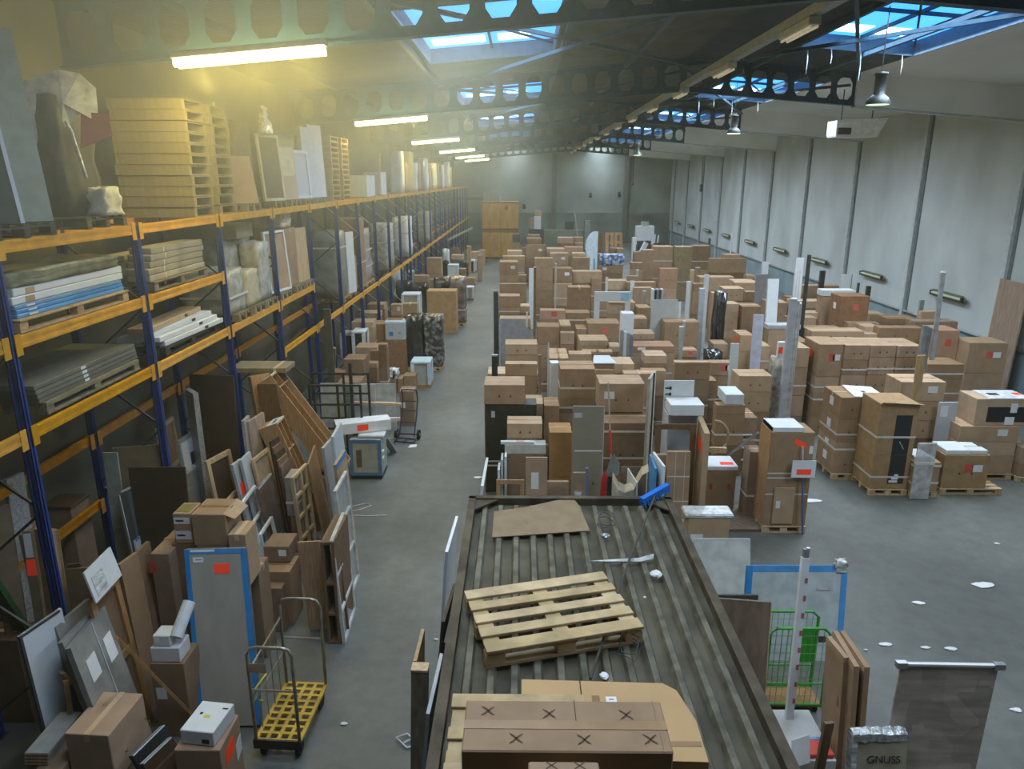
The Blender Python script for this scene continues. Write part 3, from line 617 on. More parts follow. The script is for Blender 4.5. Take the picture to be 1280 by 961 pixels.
# level 4.0, bay one and two
for j in range(4):
    q = MB().box(-.45, .45, -1.1, 1.1, 0, .055, ch=.006); o = q.build('dark_sheet', mat('dull_grey_sheet', (.17, .165, .13), .5, var=.15)); o.location = (-5.9+.01*j, 8.95-.03*j, S4+.146+j*.06); tag(o, 'dull grey sheet in the dim pile on the first-bay lower shelf, %s from the bottom' % ordn[j], 'sheet', 'dull sheets on the lower shelf'); MB().box(.45, .452, -.2, -.1, .01, .045).build('edge_label', WHITE, o)
pallet(-5.88, 8.95, S4, 2.1, .95, math.pi/2, 'old pallet under the dim grey sheets, lower shelf', GPAL, detail=False)
pallet(-5.85, 11.75, S4, 2.0, .95, math.pi/2, 'dark pallet under the white profiles, lower shelf', DKPAL, detail=False)
for j in range(6):
    z = S4+.146+[0, 0, .085, .085, .17, .255][j]; x = -5.52-[0, .38, .03, .4, .1, .16][j]
    q = MB(); q.box(-.16, .16, -1.0, 1.0, 0, .08, ch=.008); o = q.build('white_profile', [WGLOSS, LGREY][j % 2] if j < 5 else WOODL); o.location = (x, 11.72-.06*j+.1, z); o.rotation_euler = (0, 0, [-.05, 0, -.03, .02, -.06, .04][j])
    tag(o, ['outermost lowest white profile box', 'inner lowest grey profile box', 'second-layer white profile box', 'inner second-layer grey profile box', 'third-layer white profile box', 'wooden-topped uppermost profile box'][j]+' on the dark pallet, lower shelf', 'profile', 'white profiles on the lower shelf'); MB().box(.16, .163, .3, .42, .015, .06).build('black_print', PRINT, o)
# bay three: wrapped furniture, level 4.0
OFFW = mat('grey_white_wrap', (.38, .37, .31), .45, noise=.3, nscale=5, bump=.5, var=.05)
for y in (13.9, 14.75, 15.5, 16.5, 17.6, 18.4): pallet(-5.85, y, S4, 1.1, .72, 0, 'small dark pallet on the lower shelf, ' + {13.9: 'under the first round white bale', 14.75: 'under the pale stepped carton', 15.5: 'under the tall white bale', 16.5: 'under the tan framed panel', 17.6: 'under the tan crate', 18.4: 'under the crumpled bags'}[y], GPAL, detail=False)
z4 = S4+.146
wrapped(-6.3, -5.42, 13.45, 14.3, z4, 4.95, 'rounded white film-wrapped bale, first on the third-bay lower shelf', OFFW, seed=1, amt=.05, straps=(.4,))
wrapped(-5.8, -5.4, 14.35, 15.1, z4, 4.85, 'pale cream stepped carton beside the rounded white bale', mat('cream_card', (.48, .42, .28), .6), 'box', 'wrapped_carton', 2, .02, taper=.12)
wrapped(-6.35, -5.82, 14.35, 15.9, z4, 5.45, 'large white film-wrapped block behind the cream carton, lower shelf', OFFW, seed=3, amt=.03, straps=(.5,))
wrapped(-5.8, -5.4, 15.15, 15.8, z4, 5.35, 'tall white wrapped block at the blue post, lower shelf', OFFW, seed=4, amt=.03)
openframe('framed_panel', (-5.6, 16.1, 5.5), (-5.42, 17.0, 5.5), z4, (-.08, 0), WGLOSS, 'white framed panel with tan back on the lower shelf', bw=.05, inner=(CARDL, 'tan_panel'))
carton(-6.2, -5.45, 17.15, 17.95, z4, 5.5, 'tall brown crate with wooden edge on the lower shelf', CARD, 'tp')
panel('wood_panel', (-5.5, 18.0, 5.45), (-5.42, 18.7, 5.45), z4, (-.04, 0), WOODL, 'pale wooden panel at the end of the lower shelf', t=.08)
carton(-6.3, -5.6, 14.6, 15.5, 5.47, 5.75, 'flat grey carton lying on the large white block, lower shelf', mat('dull_carton', (.25, .21, .13), .8), 't')
wrapped(-6.2, -5.5, 17.2, 17.9, 5.52, 5.95, 'creamy wrapped cushion on the tall brown crate', mat('cream_card', (.48, .42, .28)), 'wrapped goods', 'wrapped_cushion', 7, .05)
# level 2.93 from bay four on
z3 = S3+.146
for y, ly, l_ in ((23.25, 1.7, 'under the huge grey bale and the white slab'), (25.2, 1.15, 'under the tall brown strapped box'), (26.55, 1.25, 'under the film-wrapped tall panels')): pallet(-5.87, y, S3, .9, ly, 0, 'pallet on the long low shelf '+l_, WOODP, detail=False, gaps=9)
BALE = mat('grey_bale_film', (.24, .25, .20), .4, noise=.25, nscale=3, bump=.5, var=0)
wrapped(-6.38, -5.5, 22.3, 23.15, z3, 5.1, 'huge grey film-wrapped bale on the long low shelf', BALE, seed=2, amt=.025, straps=(.75,))
panel('white_slab', (-5.5, 23.3, 5.0), (-5.36, 23.75, 5.0), z3, (-.02, 0), WGLOSS, 'white slab standing against the huge grey bale', t=.1)
carton(-5.95, -5.42, 23.85, 24.3, z3, 4.2, 'short tan board-like box on the long low shelf', CARDL, 't')
carton(-6.3, -5.42, 24.65, 25.75, z3, 5.35, 'tall brown box with white straps on the long low shelf', CARD, 'ts')
wrapped(-6.2, -5.45, 25.95, 27.15, z3, 4.9, 'tall film-wrapped panels past the brown box on the long low shelf', mat('mauve_film', (.34, .29, .27), .4, noise=.4, nscale=6, var=0), 'wrapped panel', 'wrapped_upright', 4, .04, taper=.15, straps=(.3, .6))
for j, (y, h, m, lab) in enumerate(((30.7, 1.9, OFFW, 'white wrapped shelf load in the ninth rack bay'), (36.4, 1.9, FOAM, 'white-edged tall shelf load in the eleventh rack bay'), (44.95, 1.8, OFFW, 'pale wrapped load in the fourteenth rack bay'), )):
    wrapped(-6.28, -5.5, y, y+1.6, S3, S3+h, lab+', long low shelf', m, 'wrapped goods', 'shelf_load', j, .03, straps=(.6,), n=4)
# ================================================================ STEEL CONTAINER WITH RIBBED ROOF
RU = mat('rusty_brown_steel', (.085, .066, .042), .7, metal=.2, var=0, noise=.4, nscale=5)
RO = mat('dirty_olive_steel', (.085, .075, .047), .65, metal=.2, var=0, noise=.35, nscale=3, bump=.3)
RR = mat('worn_rib_steel', (.125, .115, .08), .6, metal=.2, var=0, noise=.4, nscale=7)
cx0, cx1, cyn, cyf, cz = -.52, 1.62, .4, 7.25, 3.22
r = empty('steel_container', ((cx0+cx1)/2, (cyn+cyf)/2, 0), 0, 'rusty olive steel container with a ribbed flat roof below the camera', 'container')
o_ = r.location
def Bx(nm, m, *a): q = MB(); q.box(a[0]-o_.x, a[1]-o_.x, a[2]-o_.y, a[3]-o_.y, a[4], a[5]); return q.build(nm, m, r)
for nm, a in (('side_wall', (cx0, cx0+.04, cyn, cyf, .1, cz)), ('side_wall', (cx1-.04, cx1, cyn, cyf, .1, cz)), ('end_wall', (cx0+.04, cx1-.04, cyf-.04, cyf, .1, cz)), ('end_wall', (cx0+.04, cx1-.04, cyn, cyn+.04, .1, cz)), ('floor_frame', (cx0, cx1, cyn, cyf, 0, .1))): Bx(nm, RU, *a)
Bx('roof_sheet', RO, cx0, cx1, cyn, cyf, cz-.02, cz)
nr = 12
for i in range(nr):
    x = cx0+.16+i*(cx1-cx0-.32)/(nr-1)
    q = MB(); q.slab([(x-.04-o_.x, cyn+.1-o_.y, cz), (x+.04-o_.x, cyn+.1-o_.y, cz), (x+.022-o_.x, cyn+.1-o_.y, cz+.038), (x-.022-o_.x, cyn+.1-o_.y, cz+.038)], (0, cyf-cyn-.22, 0)); q.build('roof_rib', RR, r)
for nm, a in (('roof_rim', (cx0-.02, cx0+.055, cyn, cyf, cz, cz+.085)), ('roof_rim', (cx1-.055, cx1+.02, cyn, cyf, cz, cz+.085)), ('roof_rim', (cx0-.02, cx1+.02, cyf-.05, cyf+.02, cz, cz+.085))): Bx(nm, RU, *a)
for (xa, xb) in ((cx0+.05, cx0+.3), (cx1-.05, cx1-.3)):
    q = MB(); q.slab([(xa-o_.x, cyf-.05-o_.y, cz+.05), (xb-o_.x, cyf-.05-o_.y, cz+.05), (xa-o_.x, cyf-.3-o_.y, cz+.05)], (0, 0, .02)); q.build('corner_gusset', RU, r)
ZR = cz+.04
pallet(.245, 4.97, ZR, 1.2, .8, math.radians(15.5), 'light wooden pallet lying askew on the ribbed container roof', mat('fresh_pallet_wood', (.50, .37, .20), .75, var=.08, noise=.2, nscale=5))
pallet(-.0, 3.5, ZR, .85, .95, 0, 'light wooden pallet under the long box marked with crosses, container roof', mat('fresh_pallet_wood', (.50, .37, .20)), gaps=4)
# loose sheets and boxes on the roof
q = MB(); z = 3.285-ZR
q.slab([(-.46, -.37, 0), (.5, -.22, 0), (.44, .28, .02), (.38, .53, .02), (.05, .36, .02), (-.1, .3, .01), (-.46, .2, 0)], (0, 0, .008)); o = q.build('cardboard_sheet', mat('greyed_cardboard', (.25, .18, .105), .8, var=0, noise=.12)); o.location = (.2, 6.75, ZR+.002); tag(o, 'loose greyish cardboard sheet at the far end of the container roof', 'cardboard')
# flat carton, near right
q = MB(); q.slab([(-.53, -.33, 0), (.56, -.36, 0), (.565, -.02, 0), (.5, .26, 0), (.42, .33, 0), (-.53, .36, 0)], (0, 0, .07)); o = q.build('flat_carton', mat('warm_cardboard', (.50, .32, .15), .8, var=0, noise=.06, nscale=2)); o.location = (.55, 3.86, ZR+.003); tag(o, 'flat light carton with two small labels behind the box marked with crosses', 'box')
t = .0735
MB().box(-.14, -.132, -.1, .35, .07, .072).build('flap_seam', PRINT, o)
MB().box(-.53, .55, -.24, -.2, .07, .0725).build('packing_tape', TAPE, o)
MB().box(-.42, -.28, .05, .16, .07, t).build('shipping_label', WHITE, o); MB().box(-.4, -.385, .08, .13, t, t+.001).build('barcode', PRINT, o)
MB().box(-.07, -.02, .13, .2, .07, t).build('stamp', TAPE, o); MB().box(.02, .09, .14, .19, .07, t).build('sticker', WHITE, o); MB().box(.04, .07, .158, .168, t, t+.001).build('sticker_print', REDPR, o)
# long box with cross marks
zx = ZR+.15; bx0, bx1, by0, by1, hh = -.30, .815, 3.16, 3.55, .30
o = carton(bx0, bx1, by0, by1, zx, zx+hh, 'long brown box printed with six dark crosses near the camera', CARD, '')
wx, wy = (bx1-bx0)/2, (by1-by0)/2
MB().box(-wx, wx, -.035, .03, hh, hh+.003).build('packing_tape', mat('shiny_brown_tape', (.33, .20, .09), .3, spec=.5), o)
MB().box(.06, .064, .03, wy, hh, hh+.002).build('flap_seam', PRINT, o)
MB().box(wx-.05, wx-.045, -wy, wy, hh, hh+.0025).build('flap_seam', TAPE, o)
XM = mat('dark_brown_print', (.10, .06, .03), .8, var=0)
for (u, v) in ((-.43, .105), (-.085, .085), (.345, .08), (-.27, -.105), (.095, -.11), (.45, -.105)):
    q = MB()
    for sg in (-1, 1):
        p = [(u-.036, v-.036*sg, hh+.0032), (u-.012, v-.016*sg, hh+.0032), (u+.012, v+.012*sg, hh+.0032), (u+.036, v+.033*sg, hh+.0032)]
        ww = [.0035, .0075, .0075, .003]
        for a in range(3):
            x0, y0, z0 = p[a]; x1, y1, z1 = p[a+1]; q.add([(x0, y0-ww[a], z0), (x1, y1-ww[a+1], z1), (x1, y1+ww[a+1], z1), (x0, y0+ww[a], z0)], [(0, 1, 2, 3)])
    q.build('printed_cross', XM, o)
o = carton(.05, .40, 2.72, 3.0, zx-.15, 3.80, 'small brown box at the bottom picture edge before the crossed box', CARD, '')
for u in (-.06, .08):
    q = MB()
    for sg in (-1, 1): q.add([(u-.03, .11-.03*sg, .541), (u+.03, .11+.02*sg, .541), (u+.03, .11+.03*sg, .541), (u-.03, .11-.02*sg, .541)], [(0, 1, 2, 3)])
    q.build('printed_cross', XM, o)
# broom lying across the roof
hx, hy = 1.42, 7.16; a = Vector((1.30, 7.02, 0)); b = Vector((1.60, 7.33, 0))
r = empty('broom', (hx, hy, ZR+.06), 0, 'broom with bright blue head and thin dark handle lying on the container roof', 'broom')
q = MB(); q.bar((-.13, -.1, .03), (.2, .2, .07), .06, .05); q.build('head', BLUE2, r)
q = MB()
for i in range(9):
    for j in range(3):
        p = Vector((-.12, -.09, .02))+Vector((.31, .28, .04))*(i/8)+Vector((.02, -.02, 0))*(j-1); q.bar(p, p+Vector((.015, -.015, -.055)), .012)
q.build('bristle', mat('blue_bristle', (.02, .2, .55), .7, var=0), r)
q = MB(); q.tube([(.02, -.02, .04), (-.45, -1.35, .0), (-.93, -2.92, .005)], .011, 7); q.build('handle', mat('dark_handle', (.05, .05, .045), .5, var=0), r)
# small litter on the roof
def blob(name, loc_, sx, sy, sz, m, label, cat, seed=1):
    R = random.Random(seed); q = MB(); n, k = 9, 4; vs = []
    for i in range(k+1):
        for j in range(n):
            a = 2*math.pi*j/n; rr = math.sin(math.pi*(i+.15)/(k+.3))*R.uniform(.75, 1.2); vs.append((sx*rr*math.cos(a), sy*rr*math.sin(a), sz*(1-math.cos(math.pi*i/k))/2))
    q.add(vs, [(i*n+j, i*n+(j+1) % n, (i+1)*n+(j+1) % n, (i+1)*n+j) for i in range(k) for j in range(n)]+[tuple(range(n)), tuple(k*n+j for j in range(n))])
    o = q.build(name, m, smooth=False); o.location = loc_; return tag(o, label, cat)
q = MB(); P0 = onz(735, 698, 3.30); P1 = onz(800, 697, 3.30); P2 = onz(816, 693, 3.30)
q.slab([P0-P0, P1-P0+Vector((0, -.02, 0)), P2-P0+Vector((0, -.03, 0)), P2-P0+Vector((.02, .05, .01)), P1-P0+Vector((0, .03, .01)), Vector((.1, .02, 0))], (0, 0, .012)); o = q.build('torn_film_strip', FILM); o.location = (P0.x, P0.y, ZR+.002); tag(o, 'twisted strip of pale torn film on the container roof', 'film')
for i, (px, py, s_, m, lab, cat, nm) in enumerate(((820, 720, .05, WHITE, 'crumpled white paper scraps right of the film strip, container roof', 'litter', 'paper_scrap'), (757, 671, .04, STEEL, 'dull metal can near the loose cardboard sheet, container roof', 'can', 'drinks_can'), (755, 846, .035, WHITE, 'small shiny white scrap beside the broom handle end', 'litter', 'paper_scrap'), (806, 747, .012, WHITE, 'tiny white scrap right of the askew pallet', 'litter', 'paper_scrap'))):
    p = onz(px, py, ZR); blob(nm, p, s_, s_*1.2, s_*.8, m, lab, cat, i)
# coiled wires
for i, (px, py, lab) in enumerate(((757, 655, 'tangle of thin dark wire near the far end of the roof'), (785, 815, 'coil of thin dark wire right of the askew pallet'))):
    p = onz(px, py, ZR); R = random.Random(i); q = MB()
    pts = [(.09*math.cos(a*.9)*R.uniform(.6, 1.2), .16*math.sin(a*.9)*R.uniform(.6, 1.2), .01+.004*k) for k, a in enumerate([j*.8 for j in range(22)])]
    q.tube(pts, .004, 5); o = q.build('wire_coil', DSTEEL); o.location = p; tag(o, lab, 'wire')
# ---------------------------------------------------------------- boards leaning on the container's left side
def seg(name, A, B, z0, lean, m, label, t=.03, **k): return panel(name, A, B, z0, lean, m, label, t=t, **k)
panel('white_panel', onz(560, 690, 2.55), onz(573, 645, 2.55), 0, (.2, 0), WGLOSS, 'white panel leaning on the left side of the container at its far corner', t=.035)
panel('dark_panel', (-.67, 5.75, 2.75), (-.62, 6.4, 2.75), 0, (.27, 0), BROWNP, 'dark brown panel leaning on the container, right behind the white one', t=.03)
panel('dark_panel', (-.6, 5.3, 2.85), (-.57, 6.0, 2.85), 0, (.22, 0), BLACKP, 'black panel squeezed against the container wall behind the brown one', t=.03)
panel('film_panel', (-.69, 4.75, 2.6), (-.66, 5.5, 2.6), 0, (.25, 0), LGREY, 'film-wrapped panel with blue lower half leaning on the container', t=.03, st=((.0, 1, .2, .75, mat('blue_lilac_film', (.22, .27, .5), .3), 'blue_film'),))
panel('wood_panel', (-.84, 5.15, 2.78), (-.83, 5.6, 2.78), 0, (.1, 0), WOODL, 'narrow pale wooden board outside the other boards, left of the container', t=.03)
lath('timber_post', (-.88, 4.8, 0), (-.79, 5.0, 2.84), .13, .11, mat('grey_timber', (.26, .22, .15), .8, noise=.25, nscale=5, stretch=(4, 4, 1)), 'thick grey timber post with pale sawn top left of the container', 'post', up=(0, 1, 0), cap=(.015, WOODL, 'sawn_end'))
q = MB(); P = onz(505, 930, 0); q.tube([(0, 0, .02), (.1, .05, .04), (.02, .14, .03), (-.1, .05, .05), (.05, -.08, .02), (.25, -.02, .03), (.38, .02, .02)], .012, 6); o = q.build('film_twist', FOAM); o.location = P; tag(o, 'twisted white film scrap on the floor left of the container', 'litter')
# ---------------------------------------------------------------- right of the container
panel('white_panel', onz(868, 673, 1.25), onz(938, 673, 1.25), 0, (0, .35), mat('cream_white', (.55, .56, .50), .5), 'cream white panel leaning behind the container corner', t=.035, border=(.02, LGREY, 'rt', 'edge_band'))
o = panel('blue_edged_panel', onz(934, 707, 1.3), onz(1060, 707, 1.3), 0, (.1, .38), mat('frosted_panel', (.42, .46, .45), .35), 'large frosted panel with bright blue edges wrapped in film', t=.05, border=(.085, BLUEF, 'lrt', 'blue_edge'), st=((.7, .86, .74, .77, FILM, 'film_crease'), (.76, .83, .2, .26, PRINT, 'black_knob')))
wrapped(*(lambda p: (p.x-.09, p.x+.06, p.y-.06, p.y+.06, 1.2, 1.38))(onz(1052, 706, 1.3)), 'bunched clear film on the top corner of the blue-edged panel', FILM, 'film', 'bunched_film', 2, .02)
panel('brown_board', onz(898, 748, 1.62), onz(965, 753, 1.62), 0, (.05, .3), mat('brown_laminate', (.21, .15, .105), .5, noise=.2, nscale=2, stretch=(6, 6, 1)), 'brown wood-grain board beside the green mesh cage', t=.04, border=(.012, WOODL, 'r', 'edge_band'))
panel('dark_board', onz(866, 744, 1.45), onz(948, 744, 1.45), 0, (.05, .2), DGREY, 'dark board edge just behind the brown wood-grain board', t=.04)
# green mesh cage
GRN = mat('green_wire', (.05, .33, .04), .4, var=0); r = empty('mesh_cage', (3.5, 7.95, 0), 0, 'green wire-mesh cage with solid green panel, behind the striped pole', 'cage')
w2, hz = .37, 1.25
for nm, yy in (('front_gate', -.05), ('rear_gate', .32)):
    q = MB(); q.tube([(-w2, yy, .1), (-w2, yy, hz-.08), (-w2+.08, yy, hz), (w2-.08, yy, hz), (w2, yy, hz-.08), (w2, yy, .1)], .02, 7); q.tube([(-w2, yy, .14), (w2, yy, .14)], .016, 6); q.tube([(-w2, yy, .45), (w2, yy, .45)], .012, 6); q.build(nm, GRN, r)
    g = MB()
    for i in range(1, 10): g.tube([(-w2+i*.074, yy, .14), (-w2+i*.074, yy, hz)], .0035, 5)
    for i in range(1, 9): g.tube([(-w2, yy, .14+i*.125), (w2, yy, .14+i*.125)], .0035, 5)
    g.build('wire_mesh', mat('grey_green_wire', (.16, .30, .13), .4, var=0), r)
MB().box(.05, w2-.03, .30, .31, .5, 1.0).build('green_panel', mat('green_plastic', (.04, .38, .03), .4, var=0), r)
MB().box(-w2, w2, -.05, .32, .1, .13).build('base', WOODM, r)
for xx in (-w2+.05, w2-.05):
    for yy in (0., .28):
        q = MB(); q.tube([(xx-.015, yy, .05), (xx+.015, yy, .05)], .05, 12); q.build('caster', RUBBER, r)
# striped pole
A = Vector((3.16, 7.15, 0)); Bp = Vector((3.27, 7.5, 2.45)); r = empty('striped_pole', A, 0, 'tall white pole with red marks and metal tip leaning by the green cage', 'pole')
q = MB(); q.bar((0, 0, 0), Bp-A, .085, .06, (0, 1, 0)); q.build('shaft', WBOX, r); D = (Bp-A); n_ = D.normalized()
for i in range(8):
    p = D*(.3+.085*i)+Vector((.025, -.033, 0)); MB().bar(p-n_*.03, p+n_*.03, .03, .004, (0, 1, 0)).build('red_mark', mat('faded_red', (.5, .12, .12), .6, var=.05), r)
q = MB(); q.bar(D, D+n_*.1, .06, .05, (0, 1, 0)); q.bar(D+n_*.1, D+n_*.12+Vector((.04, 0, -.02)), .03); q.build('metal_tip', STEEL, r)
# cardboard-packed slabs
for i, (A_, B_, lab) in enumerate(((onz(1033, 795, 1.62), onz(1055, 822, 1.62), 'innermost brown cardboard-packed slab beside the green cage'), (onz(1041, 788, 1.62), onz(1068, 833, 1.62), 'middle brown cardboard-packed slab beside the green cage'), (onz(1050, 788, 1.62), onz(1081, 834, 1.62), 'outermost brown cardboard-packed slab beside the green cage'))):
    panel('packed_slab', A_, B_, 0, (-.06, .08), CARD, lab, 'slab', t=.055, group='cardboard-packed slabs', st=((.0, 1., .955, .99, CARDL, 'top_flap'), (.8, .86, .6, .68, TAPE, 'hand_hole')))
# parquet board near right
PAR = mat('parquet_laminate', (.42, .36, .30), .5, var=0, noise=.2, nscale=2, stretch=(1, 1, 5))
def _parq(m):
    N, L = m.node_tree.nodes, m.node_tree.links; b = N['Principled BSDF']; old = b.inputs['Base Color'].links[0].from_socket
    tc = N.new('ShaderNodeTexCoord'); br = N.new('ShaderNodeTexVoronoi'); br.distance = 'CHEBYCHEV'; br.inputs['Scale'].default_value = 3.4
    L.new(tc.outputs['Object'], br.inputs['Vector']); r_ = N.new('ShaderNodeSeparateColor'); L.new(br.outputs['Color'], r_.inputs[0])
    mr = N.new('ShaderNodeMapRange'); mr.inputs['To Min'].default_value = .82; mr.inputs['To Max'].default_value = 1.2; L.new(r_.outputs[0], mr.inputs['Value'])
    mx = N.new('ShaderNodeMix'); mx.data_type = 'RGBA'; mx.blend_type = 'MULTIPLY'; mx.inputs['Factor'].default_value = 1; L.new(old, mx.inputs[6]); L.new(mr.outputs[0], mx.inputs[7]); L.new(mx.outputs[2], b.inputs['Base Color'])
_parq(PAR)
o = panel('parquet_board', onz(1127, 828, 2.05), onz(1249, 830, 2.05), 0, (.1, .1), PAR, 'large parquet-patterned board standing alone near the bottom right corner', t=.02)
a, b = loc(o, onz(1127, 828, 2.05), onz(1249, 830, 2.05))
q = MB(); q.bar(a+Vector((0, -.012, -.008)), b+Vector((0, -.012, -.008)), .03, .022); q.build('white_edge', WGLOSS, o)
for p in (a, b): q = MB(); q.box(p.x-.05, p.x+.05, p.y-.03, p.y+.025, p.z-.05, p.z+.012); q.build('corner_clip', STEEL, o)
# foil-topped packed board with marker writing
o = panel('packed_board', onz(1066, 920, 1.35), onz(1135, 920, 1.35), 0, (.0, .22), mat('pale_board', (.42, .37, .27), .7), 'pale packed board with marker scrawl and shiny foil over its top', t=.12, border=(.05, FILM, 'l', 'film_edge'))
A_, B_ = loc(o, onz(1066, 920, 1.35), onz(1135, 920, 1.35))
q = MB(); R = random.Random(4); n = 14; top = []; vs = []
for i in range(n+1):
    t = i/n; p = A_.lerp(B_, t); vs += [(p.x, p.y-.012-R.uniform(0, .02), p.z-.035-R.uniform(0, .03)), (p.x+R.uniform(-.02, .02), p.y-.02, p.z+.025+R.uniform(0, .02)), (p.x, p.y+.07, p.z+.04+R.uniform(0, .025)), (p.x, p.y+.15, p.z-.03)]
q.add(vs, [(i*4+j, i*4+j+1, i*4+j+5, i*4+j+4) for i in range(n) for j in range(3)]); q.build('crumpled_foil', mat('silver_foil', (.55, .57, .58), .25, metal=.6, var=0, noise=.3, nscale=20, bump=.8), o)
try:
    cu = bpy.data.curves.new('marker_writing', 'FONT'); cu.body = 'GNUSS'; cu.size = .105; cu.extrude = .001; cu.align_x = 'CENTER'
    to = bpy.data.objects.new('marker_writing', cu); C.objects.link(to); bpy.context.view_layer.update()
    me = bpy.data.meshes.new_from_object(to); me.name = 'marker_writing'; bpy.data.objects.remove(to)
    tm = bpy.data.objects.new('marker_writing', me); C.objects.link(tm); me.materials.clear(); me.materials.append(PRINT); tm.parent = o
    mid = A_.lerp(B_, .58); tm.location = mid+Vector((0, -.02-.04, -.17)); tm.rotation_euler = (math.atan2(1.35, .22), math.pi, 0) ; tm.rotation_euler = (math.atan2(1.35, .22)-0., 0, 0)
    tm.location = mid+Vector((0, -.052, -.27))
except Exception: pass
q = MB()
for (u, v) in ((.8, .36), (.74, .44), (.5, .5)):
    p = A_.lerp(B_, u)+Vector((0, -.012-.163*v*1.35, -v)); q.box(p.x-.012, p.x+.012, p.y-.004, p.y, p.z-.05, p.z+.04)
    q.build('marker_stroke', PRINT, o); q = MB()
# litter box: low tray with papers, narrow board
p = onz(1010, 925, .5); carton(p.x-.35, p.x+.2, p.y-.3, p.y+.5, 0, .5, 'open low carton of scraps by the foot of the striped pole', WBOX, '')
panel('white_sheet', onz(990, 925, .78), onz(1012, 918, .78), .505, (0, .1), WHITE, 'white sheet sticking out of the low carton of scraps', 'sheet', t=.01)
panel('narrow_board', onz(1032, 905, 1.3), onz(1043, 904, 1.3), 0, (.1, .05), WOODD, 'narrow dark board with sawn top by the low carton of scraps', 'board', t=.04)
o = carton(p.x-.1, p.x+.18, p.y-.28, p.y-.02, .505, .56, 'red and blue packet lying in the low carton of scraps', mat('red_packet', (.6, .05, .03), .5), '', name='packet', cat='packet')
MB().box(-.14, .14, .09, .13, .056, .059).build('blue_band', BLUEF, o)
# a wooden board lying on the floor behind the container corner + small film-wrapped carton
q = MB().box(-.85, .85, -.55, .55, 0, .06, ch=.006); o = q.build('brown_floor_board', mat('brown_laminate', (.21, .15, .105))); pp = onz(930, 648, .06); o.location = (pp.x-.2, pp.y+.1, 0); tag(o, 'brown board lying on the floor beside the strapped pallet', 'board'); MB().box(-.85, .85, -.552, -.55, .01, .05).build('edge_band', WOODD, o)
o = carton(*(lambda a, b: (a.x, b.x, a.y, a.y+.35))(onz(861, 645, 1.05), onz(913, 645, 1.05)), 0, 1.05, 'film-topped tan carton just behind the cream white panel', CARDL, 'w')
q = MB(); q.box(-.42, .42, -.19, .19, 1.0, 1.09, ch=.03); q.build('film_cover', FILM, o)
# ================================================================ STACKED BOARDS UNDER AND BEFORE THE RACK (near left)
def Z(z, *p): return [onz(x, y, z) for x, y in p]
# tall things inside the second rack bay
panel('tall_dark_board', *Z(3.12, (236, 468), (291, 470)), 0, (0, .25), BROWNP, 'tallest dark brown board standing in the second rack bay', t=.05)
panel('bubble_wrapped_panel', *Z(3.05, (231, 486), (241, 492)), 0, (-.1, .2), BUBBLE, 'tall bubble-wrapped panel at the left edge of the tallest dark board', t=.09)
panel('film_edged_panel', *Z(2.25, (224, 551), (247, 536)), 0, (-.15, .1), BUBBLE, 'bubble-wrapped panel with a white top showing, beside the rack post', t=.06, st=((.05, .9, .72, .97, WBOX, 'white_face'), (.4, .8, .76, .86, PRINT, 'dark_patch')))
openframe('timber_frame', *Z(2.3, (197, 536), (217, 520)), 0, (-.1, 0), WOODL, 'small timber frame with blue edge tape deep in the first rack bay', bw=.07, rails=(.62,), inner=(WOODM, 'brown_board'))
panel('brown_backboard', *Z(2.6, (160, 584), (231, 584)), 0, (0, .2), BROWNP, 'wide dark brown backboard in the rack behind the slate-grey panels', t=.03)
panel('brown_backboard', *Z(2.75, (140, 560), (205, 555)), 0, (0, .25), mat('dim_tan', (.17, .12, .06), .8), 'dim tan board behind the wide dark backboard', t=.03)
panel('slate_panel', *Z(2.3, (153, 615), (183, 597)), 0, (-.15, .0), mat('slate', (.095, .11, .105), .35, noise=.3, nscale=3), 'slate-grey grooved panel with pale edges beside the wide dark backboard', t=.04, border=(.015, LGREY, 'tl', 'pale_edge'), st=((.03, 1, .62, .625, LGREY, 'groove'), (.03, 1, .35, .355, LGREY, 'groove')))
panel('slate_panel', *Z(2.3, (149, 619), (158, 613)), 0, (-.15, .0), DGREY, 'dark panel edge just left of the slate-grey grooved panel', t=.03, border=(.012, WGLOSS, 'l', 'white_edge'))
openframe('timber_frame', *Z(1.45, (165, 683), (202, 647)), 0, (-.1, 0), WOODL, 'pale timber frame with white and blue edge in front of the slate-grey panels', bw=.07, rails=(.7,), inner=(BLACKP, 'black_board'))
panel('blue_taped_board', *Z(1.55, (168, 676), (190, 655)), 0, (-.1, 0), WGLOSS, 'white-edged board with blue tape against the pale timber frame', t=.03, border=(.03, BLUEF, 't', 'blue_tape'))
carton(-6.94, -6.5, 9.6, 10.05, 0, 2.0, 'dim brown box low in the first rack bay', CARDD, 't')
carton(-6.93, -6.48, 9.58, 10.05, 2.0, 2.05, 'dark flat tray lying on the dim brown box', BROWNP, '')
panel('green_white_board', *Z(2.75, (128, 566), (146, 566)), 0, (0, .1), mat('grey_green_board', (.30, .33, .25)), 'narrow grey-green board dim in the first rack bay', t=.03)
